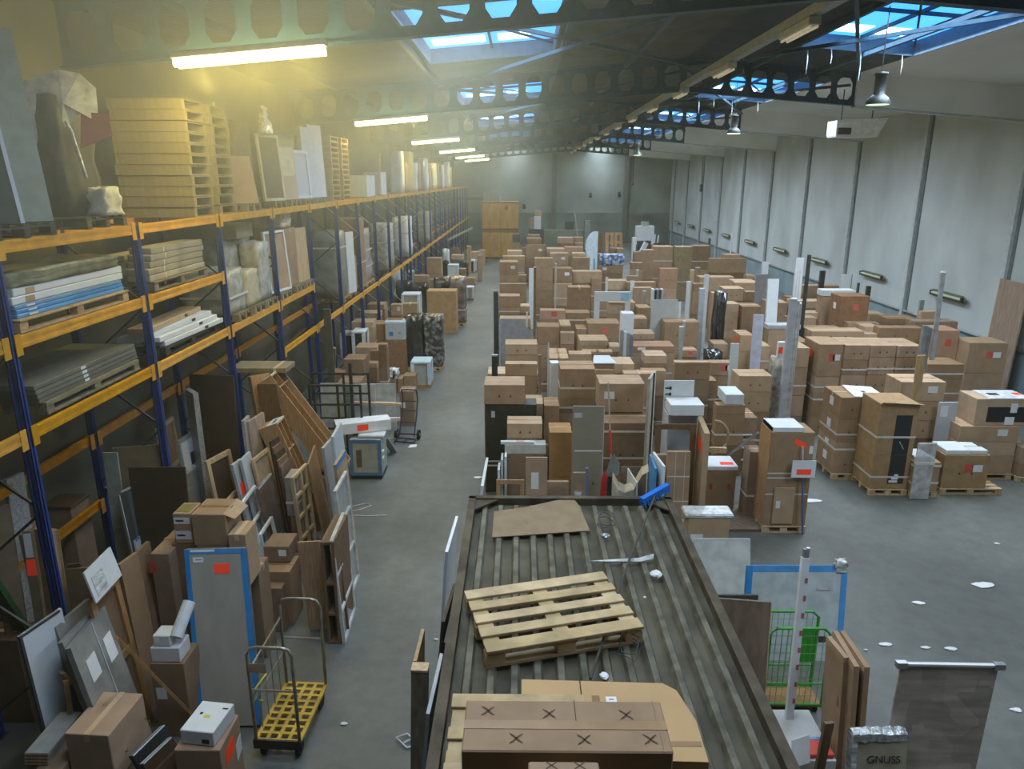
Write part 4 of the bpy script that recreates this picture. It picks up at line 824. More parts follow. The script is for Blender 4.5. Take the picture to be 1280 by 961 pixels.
# cartons
o = carton(*(lambda p, q_: (p.x, q_.x, p.y, p.y+.5))(*Z(2.4, (238, 643), (282, 642))), 1.95, 2.4, 'big brown box with open folded flaps on the stack behind the blue-edged panel', CARD, 't')
q = MB(); q.slab([(.2, -.25, .45), (.33, -.2, .36), (.36, .2, .36), (.2, .25, .45)], (0, 0, .008)); q.build('flap', CARDL, o)
x0, x1, y0 = o.location.x-.2, o.location.x+.2, o.location.y-.25
carton(x0, x1, y0, y0+.5, 0, 1.945, 'tall brown box under the flapped box behind the blue-edged panel', CARDD, 't')
o = carton(*(lambda p, q_: (p.x, q_.x-.01, p.y, p.y+.35))(*Z(2.38, (215, 642), (238, 642))), 1.95, 2.38, 'olive-topped box with two white labels beside the flapped box', CARD, '')
w_ = o.dimensions.x/2; d_ = o.dimensions.y/2
for zc, l_ in ((.33, .09), (.12, .12)):
    patch(o, 'shipping_label', (-w_*.9, -d_, zc-l_/2), (w_*.9, -d_, zc-l_/2), (w_*.9, -d_, zc+l_/2), (-w_*.9, -d_, zc+l_/2), (0, -1, 0), WHITE)
    MB().box(-w_*.7, w_*.2, -d_-.006, -d_-.004, zc-.012, zc+.012).build('barcode', PRINT, o)
MB().box(-w_*.8, w_*.8, -.12, .12, .43, .434).build('olive_tape', mat('olive_tape', (.25, .2, .07), .5), o)
carton(o.location.x-.18, o.location.x+.18, o.location.y-.17, o.location.y+.17, 0, 1.945, 'brown box under the olive-topped box with two labels', CARDD, '')
carton(*(lambda p, q_: (p.x, q_.x, p.y, p.y+.4))(*Z(2.15, (284, 668), (305, 670))), 1.4, 2.15, 'upright brown box with a long slot, right of the flapped box', CARDL, 'T')
carton(-3.9, -3.6, 8.95, 9.35, 0, 1.395, 'brown box below the upright slotted box', CARDD, 't')
o = carton(*(lambda p, q_: (p.x, q_.x-.02, p.y, p.y+.85))(*Z(1.9, (187, 692), (213, 692))), .0, 1.9, 'tall brown box with a red tag left of the olive-topped box', CARDD, 't')
patch(o, 'red_tag', (-.16, -.425, 1.62), (-.06, -.425, 1.62), (-.06, -.425, 1.78), (-.16, -.425, 1.78), (0, -1, 0), REDPR)
# blue-edged upright panel
A_, B_ = Z(2.1, (230, 687), (306, 685)); 
o = panel('blue_edged_panel', A_, B_, .04, (-.26, .72), mat('silvery_panel', (.36, .335, .275), .45, noise=.06, nscale=2, stretch=(3, 3, .5)), 'tall silvery panel with blue edge film and an orange sticker by the trolley', t=.10, border=(.06, BLUEF, 'lrt', 'blue_edge'),
    st=((.13, .30, .925, .955, WHITE, 'paper_label'), (.18, .28, .938, .943, PRINT, 'label_print'), (.1, .5, .985, .998, WHITE, 'top_label'), (.47, .72, .86, .915, ORANGE, 'orange_sticker')))
# white cartons and roll on a brown carton
p, q_ = Z(1.25, (184, 811), (227, 811)); carton(p.x, q_.x, p.y, p.y+.42, 0, 1.05, 'brown box carrying the white boxes and white roll', CARDD, 'w')
carton(p.x+.02, q_.x-.04, p.y+.02, p.y+.3, 1.055, 1.25, 'lower white box on the brown box left of the blue-edged panel', WBOX, '')
carton(p.x+.06, p.x+.26, p.y+.04, p.y+.26, 1.255, 1.4, 'small white box with print lying on the lower white box', WBOX, 'w')
a, b = Vector((p.x+.31, p.y+.1, 1.34)), Vector((p.x+.36, p.y+.42, 1.62)); q = MB(); q.tube([(0, 0, 0), b-a], .075, 14); o = q.build('white_roll', FOAM, smooth=False); o.location = a; tag(o, 'white foam roll slanting up from the lower white box', 'roll')
# grey film-wrapped panels
GW = mat('grey_film_wrap', (.27, .265, .24), .35, noise=.2, nscale=4, bump=.4, var=.05)
for (pa, pb, lab, st) in (((69, 784), (112, 748), 'rearmost grey film-wrapped panel leaning by the white board', ()), ((78, 803), (119, 762), 'middle grey film-wrapped panel leaning by the white board', ()), ((88, 810), (131, 757), 'front grey film-wrapped panel with two white labels', ((.18, .42, .72, .86, WHITE, 'paper_label'), (.68, .9, .7, .86, WHITE, 'paper_label'), (.57, .585, 0, 1, LGREY, 'film_seam')))):
    panel('film_wrapped_panel', *Z(1.85, pa, pb), 0, (-.42, .12), GW, lab, t=.06, st=st)
# large white board with dark edge
panel('white_board', *Z(2.0, (24, 796), (77, 760)), 0, (-.12, .05), WGLOSS, 'large white board with a dark edge at the left, below the rack post', t=.035, border=(.03, DGREY, 'lt', 'dark_edge'), st=((.72, 1., .0, .86, LGREY, 'grey_shade_sheet'),))  # grey patch paints shade onto the lower far part of the board
panel('dark_panel', *Z(2.05, (84, 706), (100, 704)), 0, (-.1, .1), BROWNP, 'dark brown panel behind the small white sign board', t=.04)
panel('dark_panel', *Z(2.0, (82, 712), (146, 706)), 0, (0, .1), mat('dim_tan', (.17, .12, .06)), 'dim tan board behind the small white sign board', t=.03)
# white sheet on a timber frame
openframe('timber_frame', *Z(2.05, (113, 752), (147, 718)), 0, (-.2, .05), WOODM, 'brown timber frame carrying the small white sign board', bw=.09, rails=(.55,), inner=(CARDD, 'brown_board'))
o = panel('white_sign_board', *Z(2.42, (105, 716), (138, 683)), 2.06, (-.1, .03), WBOX, 'small square white board with a film-covered sheet on top of the timber frame', t=.02, st=((.12, .5, .1, .72, FILM, 'film_cover'),))
panel('cardboard_panel', *Z(2.1, (150, 706), (172, 690)), 0, (-.12, .05), CARD, 'tall cardboard panel between the timber frames and the white roll', t=.05)
panel('cardboard_panel', *Z(1.95, (160, 702), (187, 676)), 0, (-.15, .05), CARDD, 'dark cardboard panel right of the tall cardboard panel', t=.05)
lath('timber_lath', onz(240, 893, .35), onz(146, 797, 1.75), .07, .03, WOODM, 'long timber lath slanting across before the front grey wrapped panel', 'lath')
lath('timber_lath', onz(118, 878, .95), onz(77, 840, 1.55), .07, .03, WOODM, 'short timber lath slanting before the middle grey wrapped panel', 'lath')
lath('timber_lath', onz(90, 905, .8), onz(82, 850, 1.45), .05, .03, WOODM, 'upright timber lath beside the short slanting lath', 'lath')
# near cartons
P = Z(1.15, (128, 864), (180, 867), (131, 918), (82, 917)); cx_ = sum(p.x for p in P)/4; cy_ = sum(p.y for p in P)/4
o = carton(cx_-.235, cx_+.235, cy_-.32, cy_+.32, .55, 1.15, 'closest large brown taped box printed with small crosses', CARD, 'T', rz=-.06)
for (u, v) in ((-.03, -.1), (.1, -.02)):
    q = MB()
    for sg in (-1, 1): q.add([(.2362, u*3-.03, .3+v-.03*sg), (.2362, u*3+.03, .3+v+.02*sg), (.2362, u*3+.03, .3+v+.03*sg), (.2362, u*3-.03, .3+v-.02*sg)], [(0, 1, 2, 3)])
    q.build('printed_cross', PRINT, o)
MB().box(-.1, .02, .1, .16, .6, .6025).build('printed_mark', TAPE, o)
carton(cx_-.22, cx_+.22, cy_-.3, cy_+.3, 0, .545, 'brown box under the closest large taped box', CARDD, '')
P = Z(1.2, (255, 875), (293, 881), (263, 917), (225, 909)); cx_ = sum(p.x for p in P)/4; cy_ = sum(p.y for p in P)/4
o = carton(cx_-.18, cx_+.18, cy_-.22, cy_+.22, 1.03, 1.2, 'white box with small print on a brown box near the trolley', WBOX, '', rz=-.12)
MB().box(-.04, .03, -.02, .02, .17, .1725).build('yellow_sticker', mat('yellow_sticker', (.7, .65, .1), .6), o); MB().box(-.1, -.07, .02, .05, .17, .172).build('print_mark', PRINT, o); MB().box(.1, .16, .12, .14, .17, .172).build('print_mark', PRINT, o); MB().box(.05, .13, -.2225, -.22, .03, .08).build('print_mark', PRINT, o)
o = carton(cx_-.25, cx_+.22, cy_-.28, cy_+.24, 0, 1.025, 'brown box with an orange sticker under the white printed box', CARD, '')
patch(o, 'orange_sticker', (.235, -.16, .72), (.235, .05, .75), (.235, .08, .93), (.235, -.12, .9), (1, 0, 0), ORANGE); patch(o, 'shipping_label', (.235, .1, .55), (.235, .24, .6), (.235, .24, .8), (.235, .1, .75), (1, 0, 0), WHITE)
for i, (a, b, m, lab) in enumerate((((165, 945), (206, 905), BLACKP, 'black board leaning before the small white printed box, outermost'), ((178, 955), (215, 920), BROWNP, 'dark brown board lying behind the outermost black board'), ((192, 966), (228, 930), BROWNP, 'dark brown board closest to the white printed box'))):
    panel('dark_board', *Z(.8, a, b), 0, (-.35, .05), m, lab, 'board', t=.05, border=(.012, WGLOSS, 't', 'white_edge') if i < 2 else None)
for i in range(4):
    q = MB().box(-.12, .12, -.3, .3, 0, .04, ch=.005); o = q.build('grey_board', mat('grey_board', (.3, .29, .25), .7, var=.12)); p = onz(76, 912+4*i, .9-.045*i); o.location = (p.x, p.y-.1, .8+.042*(3-i)); tag(o, 'short grey board in the little pile by the closest large box, %s from the top' % ordn[i], 'board', 'short grey boards'); MB().box(-.12, .12, -.302, -.3, .008, .03).build('pale_edge', WOODL, o)
p = onz(76, 945, .78); carton(p.x-.14, p.x+.13, p.y-.25, p.y+.35, 0, .795, 'red-banded brown box under the short grey boards', CARDD, ''); o = bpy.context.scene.collection.objects[-1]
o = [x for x in C.objects if x.get('label') == 'red-banded brown box under the short grey boards'][0]; patch(o, 'red_band', (-.13, -.3, .6), (.13, -.3, .6), (.13, -.3, .72), (-.13, -.3, .72), (0, -1, 0), REDPR)
# far-left edge
carton(*(lambda a, b: (a.x, b.x, a.y, a.y+.5))(*Z(2.25, (-30, 668), (28, 668))), 0, 2.25, 'big dim brown box cut by the picture edge beside the first rack post', CARDD, 't')
panel('tan_board', *Z(2.45, (42, 661), (66, 664)), 0, (-.05, .2), CARD, 'tall tan board with a red print beside the first rack post', t=.08, border=(.012, WOODL, 'r', 'edge_band'), st=((.15, .6, .88, .99, CARDD, 'brown_label'), (.4, .8, .7, .8, REDPR, 'red_print')))
panel('narrow_carton', *Z(2.42, (27, 665), (39, 664)), 0, (-.03, .2), mat('narrow_carton', (.24, .18, .10), .7), 'narrow upright carton with white strip and orange sticker, left of the tan board', 'carton', t=.06, st=((.1, .9, .86, .99, WHITE, 'white_strip'), (0, 1, .76, .85, ORANGE, 'orange_sticker')))
lath('green_post', onz(45, 810, .9), onz(-12, 722, 2.1), .2, .06, mat('dark_green', (.03, .10, .03), .5), 'dark green board slanting at the picture edge', 'board')
carton(*(lambda a, b: (a.x, b.x, a.y, a.y+.4))(*Z(1.2, (-30, 800), (22, 800))), 0, 1.2, 'dim brown box behind the large white board at the picture edge', CARDD, 't')
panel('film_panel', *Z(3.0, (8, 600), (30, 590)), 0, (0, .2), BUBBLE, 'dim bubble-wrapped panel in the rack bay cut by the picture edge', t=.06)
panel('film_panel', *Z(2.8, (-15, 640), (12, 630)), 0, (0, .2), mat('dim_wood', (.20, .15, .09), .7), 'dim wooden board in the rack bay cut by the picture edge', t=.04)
# middle group: frames and panels standing along the aisle
openframe('timber_frame', *Z(2.1, (258, 577), (288, 561)), 0, (-.2, 0), WOODL, 'tall light timber frame with a dark inside behind the flapped box', bw=.08, rails=(.45,), inner=(BROWNP, 'dark_board'))  # dark inner board stands in for the shaded open inside
openframe('timber_frame', *Z(1.5, (271, 640), (296, 612)), 0, (-.2, 0), WOODL, 'lower timber frame with blue film below the tall light timber frame', bw=.06, rails=(.8,), inner=(CARDD, 'brown_board'))
panel('white_panel', *Z(2.05, (291, 581), (302, 573)), 0, (-.28, 0), LGREY, 'left of two tall white panels with an orange sticker', t=.05, st=((.2, .8, .72, .82, ORANGE, 'orange_sticker'),))
panel('white_panel', *Z(2.1, (302, 575), (313, 564)), 0, (-.28, 0), LGREY, 'right of two tall white panels, without sticker', t=.05)
openframe('white_frame', *Z(1.6, (297, 637), (320, 606)), 0, (-.22, 0), WGLOSS, 'thin white frame leaning before the two tall white panels', bw=.04, rails=(.35, .7), group=None)
panel('blue_taped_panel', *Z(1.35, (304, 678), (320, 655)), 0, (-.18, 0), LGREY, 'white panel with a blue tape band below the thin white frame', t=.04, border=(.12, BLUEF, 't', 'blue_tape'))
panel('wood_panel', *Z(2.55, (311, 527), (330, 515)), 0, (-.1, .15), mat('pinkish_wood', (.36, .26, .19), .6, noise=.2, nscale=3, stretch=(6, 6, 1)), 'pinkish wood panel standing behind the orange-stickered beige panel', t=.05)
panel('film_edged_panel', *Z(2.6, (305, 526), (312, 519)), 0, (-.1, .1), BUBBLE, 'bubble-wrapped panel edge left of the pinkish wood panel', t=.05)
openframe('timber_frame', *Z(2.0, (316, 575), (336, 559)), 0, (-.3, 0), WOODL, 'timber-framed beige panel with an orange sticker', bw=.06, rails=(.72,), inner=(mat('beige_board', (.40, .27, .16), .6), 'beige_board'))
o = C.objects['timber_frame.006'] if 'timber_frame.006' in C.objects else None
panel('glass_panel', *Z(1.6, (322, 611), (340, 590)), 0, (-.25, 0), mat('brownish_glass', (.20, .14, .11), .25, spec=.6), 'brownish glossy panel with white top edge and blue tape low down', t=.04, border=(.03, WGLOSS, 't', 'white_edge'), st=((.1, .9, .28, .36, BLUEF, 'blue_tape'),))
openframe('white_frame', *Z(1.1, (326, 668), (341, 645)), 0, (-.15, 0), WGLOSS, 'short white frame below the brownish glossy panel', bw=.04)
carton(*(lambda a, b: (a.x, b.x, a.y, a.y+.45))(*Z(1.2, (329, 683), (361, 683))), .93, 1.2, 'open brown box with a printed white label, right of the blue-edged panel', CARDD, 'w')
carton(*(lambda a, b: (a.x, b.x, a.y, a.y+.5))(*Z(.9, (322, 716), (362, 716))), .0, .92, 'brown box under the open box with the white label', CARD, 't')
carton(*(lambda a, b: (a.x, b.x, a.y, a.y+.5))(*Z(.75, (322, 735), (352, 735))), .0, .75, 'dark brown box before the stacked labelled boxes', CARDD, 't')
carton(*(lambda a, b: (a.x, b.x, a.y, a.y+.4))(*Z(1.8, (355, 597), (371, 597))), 1.1, 1.8, 'grey box with white top and tape between dark boards and the ladder-like frame', mat('grey_box', (.30, .29, .25), .6), 's')
carton(*(lambda a, b: (a.x+.05, b.x+.05, a.y, a.y+.4))(*Z(1.8, (355, 597), (371, 597))), 0, 1.095, 'dark box supporting the grey box with white top', CARDD, 's')
openframe('ladder_frame', *Z(1.9, (366, 597), (384, 579)), 0, (-.1, 0), WOODL, 'ladder-like light timber frame with cross rails by the aisle', bw=.05, rails=(.2, .4, .6, .8), stiles=(.55,))
# dark boards standing together
for i in range(5):
    panel('dark_upright_board', *Z(2.3-.1*i, (338+3.2*i, 552+8*i), (349+3.2*i, 545+7*i)), 0, (-.2, 0), [BROWNP, WOODD, BROWNP, CARDD, WOODD][i], 'dark upright board in the row left of the oak carcasses, %s from the rack' % ordn[i], 'board', t=.03, group='dark upright boards')
# leaning oak carcasses
def carcass(a, b, depth, thick, label, shelves):
    a, b = Vector(a), Vector(b); D = (b-a); L_ = D.length; d = D.normalized(); n = Vector((d.z, 0, -d.x)); n = n if n.z > 0 else -n; yv = Vector((0, 1, 0))
    r = empty('oak_carcass', a, 0, label, 'wardrobe')
    P = lambda u, v, w: d*u+yv*v+n*w
    def bd(nm, u0, u1, v0, v1, w0, w1, m=WOODM):
        q = MB(); q.slab([P(u0, v0, w0), P(u1, v0, w0), P(u1, v1, w0), P(u0, v1, w0)], n*(w1-w0)); q.build(nm, m, r)
    bd('side_panel', 0, L_, 0, .025, -thick, 0); bd('side_panel', 0, L_, depth-.025, depth, -thick, 0); bd('back_panel', 0, L_, .025, depth-.025, -thick, -thick+.02, WOODD)
    bd('end_panel', 0, .03, .025, depth-.025, -thick+.02, 0); bd('end_panel', L_-.03, L_, .025, depth-.025, -thick+.02, 0)
    for s_ in shelves: bd('shelf', L_*s_-.012, L_*s_+.012, .025, depth-.025, -thick+.02, -.02)
    bd('divider', .03, L_-.03, depth*.5-.012, depth*.5+.012, -thick+.02, -.01)
    bd('white_end_cap', -.012, 0, -.0, depth, -thick*.6, .0, WBOX); q = MB(); q.slab([P(-.014, depth*.2, -thick*.35), P(-.014, depth*.7, -thick*.35), P(-.014, depth*.7, -thick*.2), P(-.014, depth*.2, -thick*.2)], d*-.002); q.build('end_print', PRINT, r)
carcass((-4.72, 13.3, 3.02), (-3.45, 13.3, 1.1), .62, .34, 'upper leaning oak carcass with white end, sloping to the aisle', (.12,))
carcass((-4.32, 12.25, 2.42), (-3.6, 12.25, .35), .42, .36, 'lower leaning oak carcass with white end, in front of the upper one', (.25,))
carton(-4.3, -3.5, 13.3, 13.9, 0, .95, 'dark box under the low end of the upper oak carcass', CARDD, 't')
panel('oak_board', onz(386, 580, 1.9), onz(394, 556, 1.9), 0, (-.25, .0), WOODM, 'oak board standing behind the ladder-like frame', 'board', t=.03)
for i, (a, b, z) in enumerate((((313, 471), (338, 466), 3.0), ((322, 480), (345, 480), 2.9))):
    panel('brown_board', *Z(z, a, b), 0, (-.35, .25), [WOODM, WOODD][i], ['brown board leaning behind the rack post, left of the upper oak carcass', 'dark brown board directly left of the upper oak carcass'][i], 'board', t=.12)
q = MB().box(-.55, .55, -.3, .3, 0, .1, ch=.008); o = q.build('flat_carton', mat('dull_carton', (.25, .21, .13))); p = onz(322, 462, 3.05); o.location = (p.x-.0, p.y+.3, 2.98); tag(o, 'long dull flat carton lying on top of the leaning brown boards', 'box'); MB().box(.3, .36, -.301, .301, -.001, .101).build('packing_tape', TAPEL, o)
# grey-white panels at the aisle
for i, (a, b, z, m, st, lab) in enumerate((((405, 560), (417, 546), 2.2, PGREY, (), 'grey panel standing before the low end of the oak carcasses'), ((417, 546), (427, 527), 2.25, LGREY, (), 'pale grey panel taped on top, closest to the blue-framed cabinet'), ((420, 581), (432, 562), 2.1, mat('beige_board', (.40, .27, .16)), ((.25, .75, .72, .85, ORANGE, 'orange_sticker'), (0, 1, .96, 1, BLUEF, 'blue_tape')), 'beige panel with blue top tape and orange sticker at the aisle'))):
    panel('aisle_panel', *Z(z, a, b), 0, (-.12, 0), m, lab, t=.05, st=st)
FE = mat('white_film_edge', (.5, .5, .46), .35, noise=.2, nscale=8)
openframe('film_wrapped_frame', *Z(1.95, (420, 614), (434, 588)), 0, (-.1, 0), FE, 'film-wrapped white frame at the aisle, farther of two', bw=.05, rails=(.35, .68), inner=(mat('grey_haze_panel', (.33, .33, .30), .4), 'grey_panel'))
openframe('film_wrapped_frame', *Z(1.68, (416, 676), (431, 640)), 0, (-.08, 0), FE, 'film-wrapped white frame at the aisle, closer of two', bw=.05, rails=(.3, .65), inner=(mat('lilac_haze_panel', (.30, .29, .32), .4), 'grey_panel'))
openframe('dark_crate', *Z(1.66, (400, 678), (417, 678)), 0, (0, 0), WOODD, 'dark open-ended crate of boards with pale film straps at the aisle', 'crate', bw=.04, t=.9, rails=(.6, .3))
for i in (0, 2): lath('crate_board', Vector((-2.92+.05*i, 9.6, .03)), Vector((-3.0+.06*i, 9.62, 1.5-.1*i)), .03, .5, [WOODM, BROWNP, WOODD][i], ['rack-side brown board inside the open-ended crate', '', 'aisle-side brown board inside the open-ended crate'][i], 'board', group='boards in the open crate')
# platform trolley
GALV = mat('worn_galvanised', (.36, .34, .28), .35, metal=.6, var=0, noise=.2); TYEL = mat('worn_yellow_deck', (.50, .32, .05), .6, var=0, noise=.25, nscale=4)
P = Z(.28, (324, 917), (371, 927), (405, 857), (361, 852)); cx_ = sum(p.x for p in P)/4; cy_ = sum(p.y for p in P)/4
r = empty('platform_trolley', (cx_, cy_, 0), math.radians(-3), 'yellow-decked platform trolley with two steel hoop handles in the aisle', 'trolley'); L_, W_ = .5, .26
q = MB(); nx, ny = 4, 9
for i in range(nx+1): x = -W_+2*W_*i/nx; q.box(x-.022, x+.022, -L_, L_, .24, .275)
for j in range(ny+1): y = -L_+2*L_*j/ny; q.box(-W_-.02, W_+.02, y-.02, y+.02, .24, .276)
q.build('slotted_deck', TYEL, r); MB().box(-W_-.03, W_+.03, -L_-.03, -L_-.005, .16, .28).build('bumper', DSTEEL, r)
for yy, hh, nm in ((-L_+.0, 1.52, 'near_handle'), (L_-.0, 1.52, 'far_handle')):
    q = MB(); w2 = W_-.0; q.tube([(-w2, yy, .26), (-w2, yy, hh-.1), (-w2+.04, yy, hh-.02), (-w2+.12, yy, hh), (w2-.12, yy, hh), (w2-.04, yy, hh-.02), (w2, yy, hh-.1), (w2, yy, .26)], .02, 9); h_ = q.build(nm, GALV, r, smooth=True)
    q = MB(); q.tube([(-w2, yy, .95), (w2, yy, .95)], .014, 7); q.build('cross_bar', GALV, h_)
q = MB(); q.tube([(-W_, -L_, 1.2), (-W_, L_, 1.25)], .012, 6); q.tube([(-W_, -L_, .75), (-W_, L_, .75)], .008, 6); q.build('side_rail', GALV, r)
for k in range(4): y = -L_+.2+k*.2; q = MB(); q.tube([(-W_, y, .27), (-W_, y, 1.22)], .007, 6); q.build('side_rod', GALV, r)
MB().box(-W_+.01, -W_+.22, -L_-.025, -L_-.02, 1.2, 1.32).build('number_plate', GALV, r)
q = MB(); q.tube([(-.25, -.5, .9), (-.15, -.3, 1.02), (-.25, -.45, .8), (-.18, -.4, .72)], .012, 6); q.build('yellow_band', mat('yellow_band', (.7, .6, .08), .6, var=0), r)
for xx in (-W_+.05, W_-.05):
    for yy in (-L_+.1, L_-.1): q = MB(); q.tube([(xx-.02, yy, .1), (xx+.02, yy, .1)], .1, 14); q.build('wheel', RUBBER, r); MB().box(xx-.03, xx+.03, yy-.03, yy+.03, .19, .24).build('fork', DSTEEL, r)
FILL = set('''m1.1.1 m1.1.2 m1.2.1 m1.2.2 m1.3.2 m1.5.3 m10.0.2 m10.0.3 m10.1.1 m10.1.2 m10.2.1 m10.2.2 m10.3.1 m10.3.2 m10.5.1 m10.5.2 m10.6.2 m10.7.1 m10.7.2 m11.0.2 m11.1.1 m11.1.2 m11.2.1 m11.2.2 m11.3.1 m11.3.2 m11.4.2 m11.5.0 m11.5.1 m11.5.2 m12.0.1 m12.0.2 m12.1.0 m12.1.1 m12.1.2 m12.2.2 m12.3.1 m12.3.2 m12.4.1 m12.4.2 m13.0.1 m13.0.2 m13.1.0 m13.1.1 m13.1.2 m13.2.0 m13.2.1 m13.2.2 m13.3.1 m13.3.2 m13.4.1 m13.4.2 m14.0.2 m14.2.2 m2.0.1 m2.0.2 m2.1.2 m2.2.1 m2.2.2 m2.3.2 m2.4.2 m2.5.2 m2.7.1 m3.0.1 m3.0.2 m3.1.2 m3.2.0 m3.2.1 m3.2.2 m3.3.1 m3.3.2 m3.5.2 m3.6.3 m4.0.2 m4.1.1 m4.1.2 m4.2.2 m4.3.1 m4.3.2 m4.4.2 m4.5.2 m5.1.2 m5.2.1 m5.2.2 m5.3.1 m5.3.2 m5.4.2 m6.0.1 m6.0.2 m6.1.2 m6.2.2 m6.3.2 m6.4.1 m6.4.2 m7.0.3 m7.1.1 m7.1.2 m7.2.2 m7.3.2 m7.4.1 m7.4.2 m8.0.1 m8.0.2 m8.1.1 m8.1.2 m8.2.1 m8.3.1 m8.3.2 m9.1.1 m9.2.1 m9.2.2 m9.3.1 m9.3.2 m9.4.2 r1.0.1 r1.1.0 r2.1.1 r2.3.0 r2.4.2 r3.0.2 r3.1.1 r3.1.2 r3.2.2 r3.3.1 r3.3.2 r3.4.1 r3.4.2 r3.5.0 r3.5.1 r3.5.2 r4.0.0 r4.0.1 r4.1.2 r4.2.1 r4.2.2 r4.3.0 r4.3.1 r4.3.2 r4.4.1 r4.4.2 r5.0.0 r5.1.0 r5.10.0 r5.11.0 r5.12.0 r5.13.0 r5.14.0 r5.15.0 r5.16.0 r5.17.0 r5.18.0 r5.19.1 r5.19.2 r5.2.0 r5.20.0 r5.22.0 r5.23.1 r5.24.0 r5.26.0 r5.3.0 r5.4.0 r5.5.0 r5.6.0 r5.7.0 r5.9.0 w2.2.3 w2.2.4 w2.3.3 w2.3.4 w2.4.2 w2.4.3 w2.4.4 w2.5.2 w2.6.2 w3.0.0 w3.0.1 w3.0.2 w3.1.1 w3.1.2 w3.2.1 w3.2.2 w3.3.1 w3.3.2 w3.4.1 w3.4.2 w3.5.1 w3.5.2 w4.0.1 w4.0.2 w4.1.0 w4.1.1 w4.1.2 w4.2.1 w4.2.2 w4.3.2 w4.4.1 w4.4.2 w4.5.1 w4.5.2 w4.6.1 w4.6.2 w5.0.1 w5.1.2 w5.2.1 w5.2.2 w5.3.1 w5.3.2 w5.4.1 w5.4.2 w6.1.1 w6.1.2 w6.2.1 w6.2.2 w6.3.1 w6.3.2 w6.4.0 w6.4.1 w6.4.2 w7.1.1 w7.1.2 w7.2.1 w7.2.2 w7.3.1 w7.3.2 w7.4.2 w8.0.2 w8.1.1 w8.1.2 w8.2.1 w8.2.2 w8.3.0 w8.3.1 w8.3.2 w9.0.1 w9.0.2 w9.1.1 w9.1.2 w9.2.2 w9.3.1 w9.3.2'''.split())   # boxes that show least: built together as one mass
# ================================================================ BOX FIELD: specs first, then stacks in rows
SPEC = []          # dicts: block, row, boxes
def pk(k, xl, xr, yb, yf, ybot, z, m=None, f='t', lab=None, below=(), d=None, base=True, name='cardboard_box', cat='box'):
    """stack whose top box has its near top edge at crop pixels (xl..xr, yf) at height z, far top edge at yb, near bottom edge at ybot; below = further near bottom edges"""
    A, B = onz(*cp(k, xl, yf), z), onz(*cp(k, xr, yf), z); Y = (A.y+B.y)/2
    dep = d or min(1.3, max(.22, onz(*cp(k, (xl+xr)/2, yb), z).y-Y))
    zs = [z]+[ony(*cp(k, (xl+xr)/2, y), Y).z for y in (ybot,)+tuple(below)]
    zs = [zs[0]]+[max(.0, a) for a in zs[1:]]; zs = [a for i, a in enumerate(zs) if i == 0 or a < zs[i-1]-.05]
    if len(zs) == 1: zs.append(max(0, z-.3))
    if 0 < zs[-1] < .22: zs[-1] = 0.
    if zs[-1] > 0 and base:
        n = 2 if zs[-1] > 1.15 else 1; a = zs[-1]
        zs += [a*(n-1-i)/n for i in range(n)]
    SPEC.append(dict(x0=min(A.x, B.x), x1=max(A.x, B.x), y0=Y, y1=Y+dep, zs=zs, m=m, f=f, lab=lab, nb=1+len(below), block=CUR[0], row=CUR[1], name=name, cat=cat)); return SPEC[-1]
CUR = ['', 0]
def row(block, n): CUR[0], CUR[1] = block, n
def pf(k, xl, xr, yt, ybot, dep, m=None, f='t', lab=None, seams=(), name='cardboard_box', cat='box', **kw):
    """stack standing on the floor at crop row ybot"""
    A, B = onz(*cp(k, xl, ybot), 0), onz(*cp(k, xr, ybot), 0); Y = (A.y+B.y)/2; zt = ony(*cp(k, (xl+xr)/2, yt), Y).z
    zs = [zt]+[ony(*cp(k, (xl+xr)/2, y), Y).z for y in seams]+[0.]
    SPEC.append(dict(x0=A.x, x1=B.x, y0=Y, y1=Y+dep, zs=zs, m=m, f=f, lab=lab, nb=len(zs)-1, block=CUR[0], row=CUR[1], name=name, cat=cat)); return SPEC[-1]
# ---- middle block, from the near edge backwards
row('mid', 1)
pk('F1', 30, 360, 320, 390, 548, 2.45, CARD, 'tp', lab=['big brown box on the dark cabinet at the near aisle corner of the middle block'], base=False)
pk('F1', 365, 505, 468, 540, 640, 1.9, CARDL, 'tp', below=())
pk('F1', 512, 635, 485, 555, 700, 1.9, CARD, 'tp')
pk('F1', 642, 925, 195, 262, 500, 2.5, CARD, 'tps', below=(612,), lab=['big brown box with a pale strap, beside a white slab, near edge of middle block', 'strapped brown box below the big one beside the white slab'])
pk('F2', 60, 425, 305, 380, 612, 2.45, CARD, 'twp', d=.75, base=False, lab=['largest brown box with a small white label, behind the thin broom pole'])
pk('F2', 95, 470, 615, 695, 800, 1.79, CARDD, 'ts', d=.95, lab=['wide dark brown box carrying the largest box behind the broom pole'])
pk('F1', 215, 500, 650, 700, 822, 1.87, CARDL, 'tp', below=(), lab=['wooden-toned box in front of the dark cabinet, above the long white box'], d=.5)
pk('F1', 555, 738, 650, 770, 1130, 1.8, mat('wooden_carton', (.34, .19, .07), .7, var=.04, noise=.12, nscale=3), 't', lab=['tall wooden-toned box with slanted top left of the tall grey panel'], d=.62)
row('mid', 2)
pk('F1', 60, 465, 242, 300, 385, 2.15, CARDL, 'tr')
pk('F1', 200, 460, 165, 222, 236, 2.42, CARDL, 'tT', lab=['flat pale box lying behind the near corner box, by the dark post'], d=.5)
pk('F2', 255, 510, 240, 300, 420, 1.95, CARDL, 'tT')
pk('F2', 665, 950, 155, 212, 352, 2.4, CARD, 'tp', d=.8, lab=['large brown box behind the white cabinet with black hinges'])
pk('F2', 822, 1000, 352, 356, 590, 1.9, CARD, 'tps', d=.45)
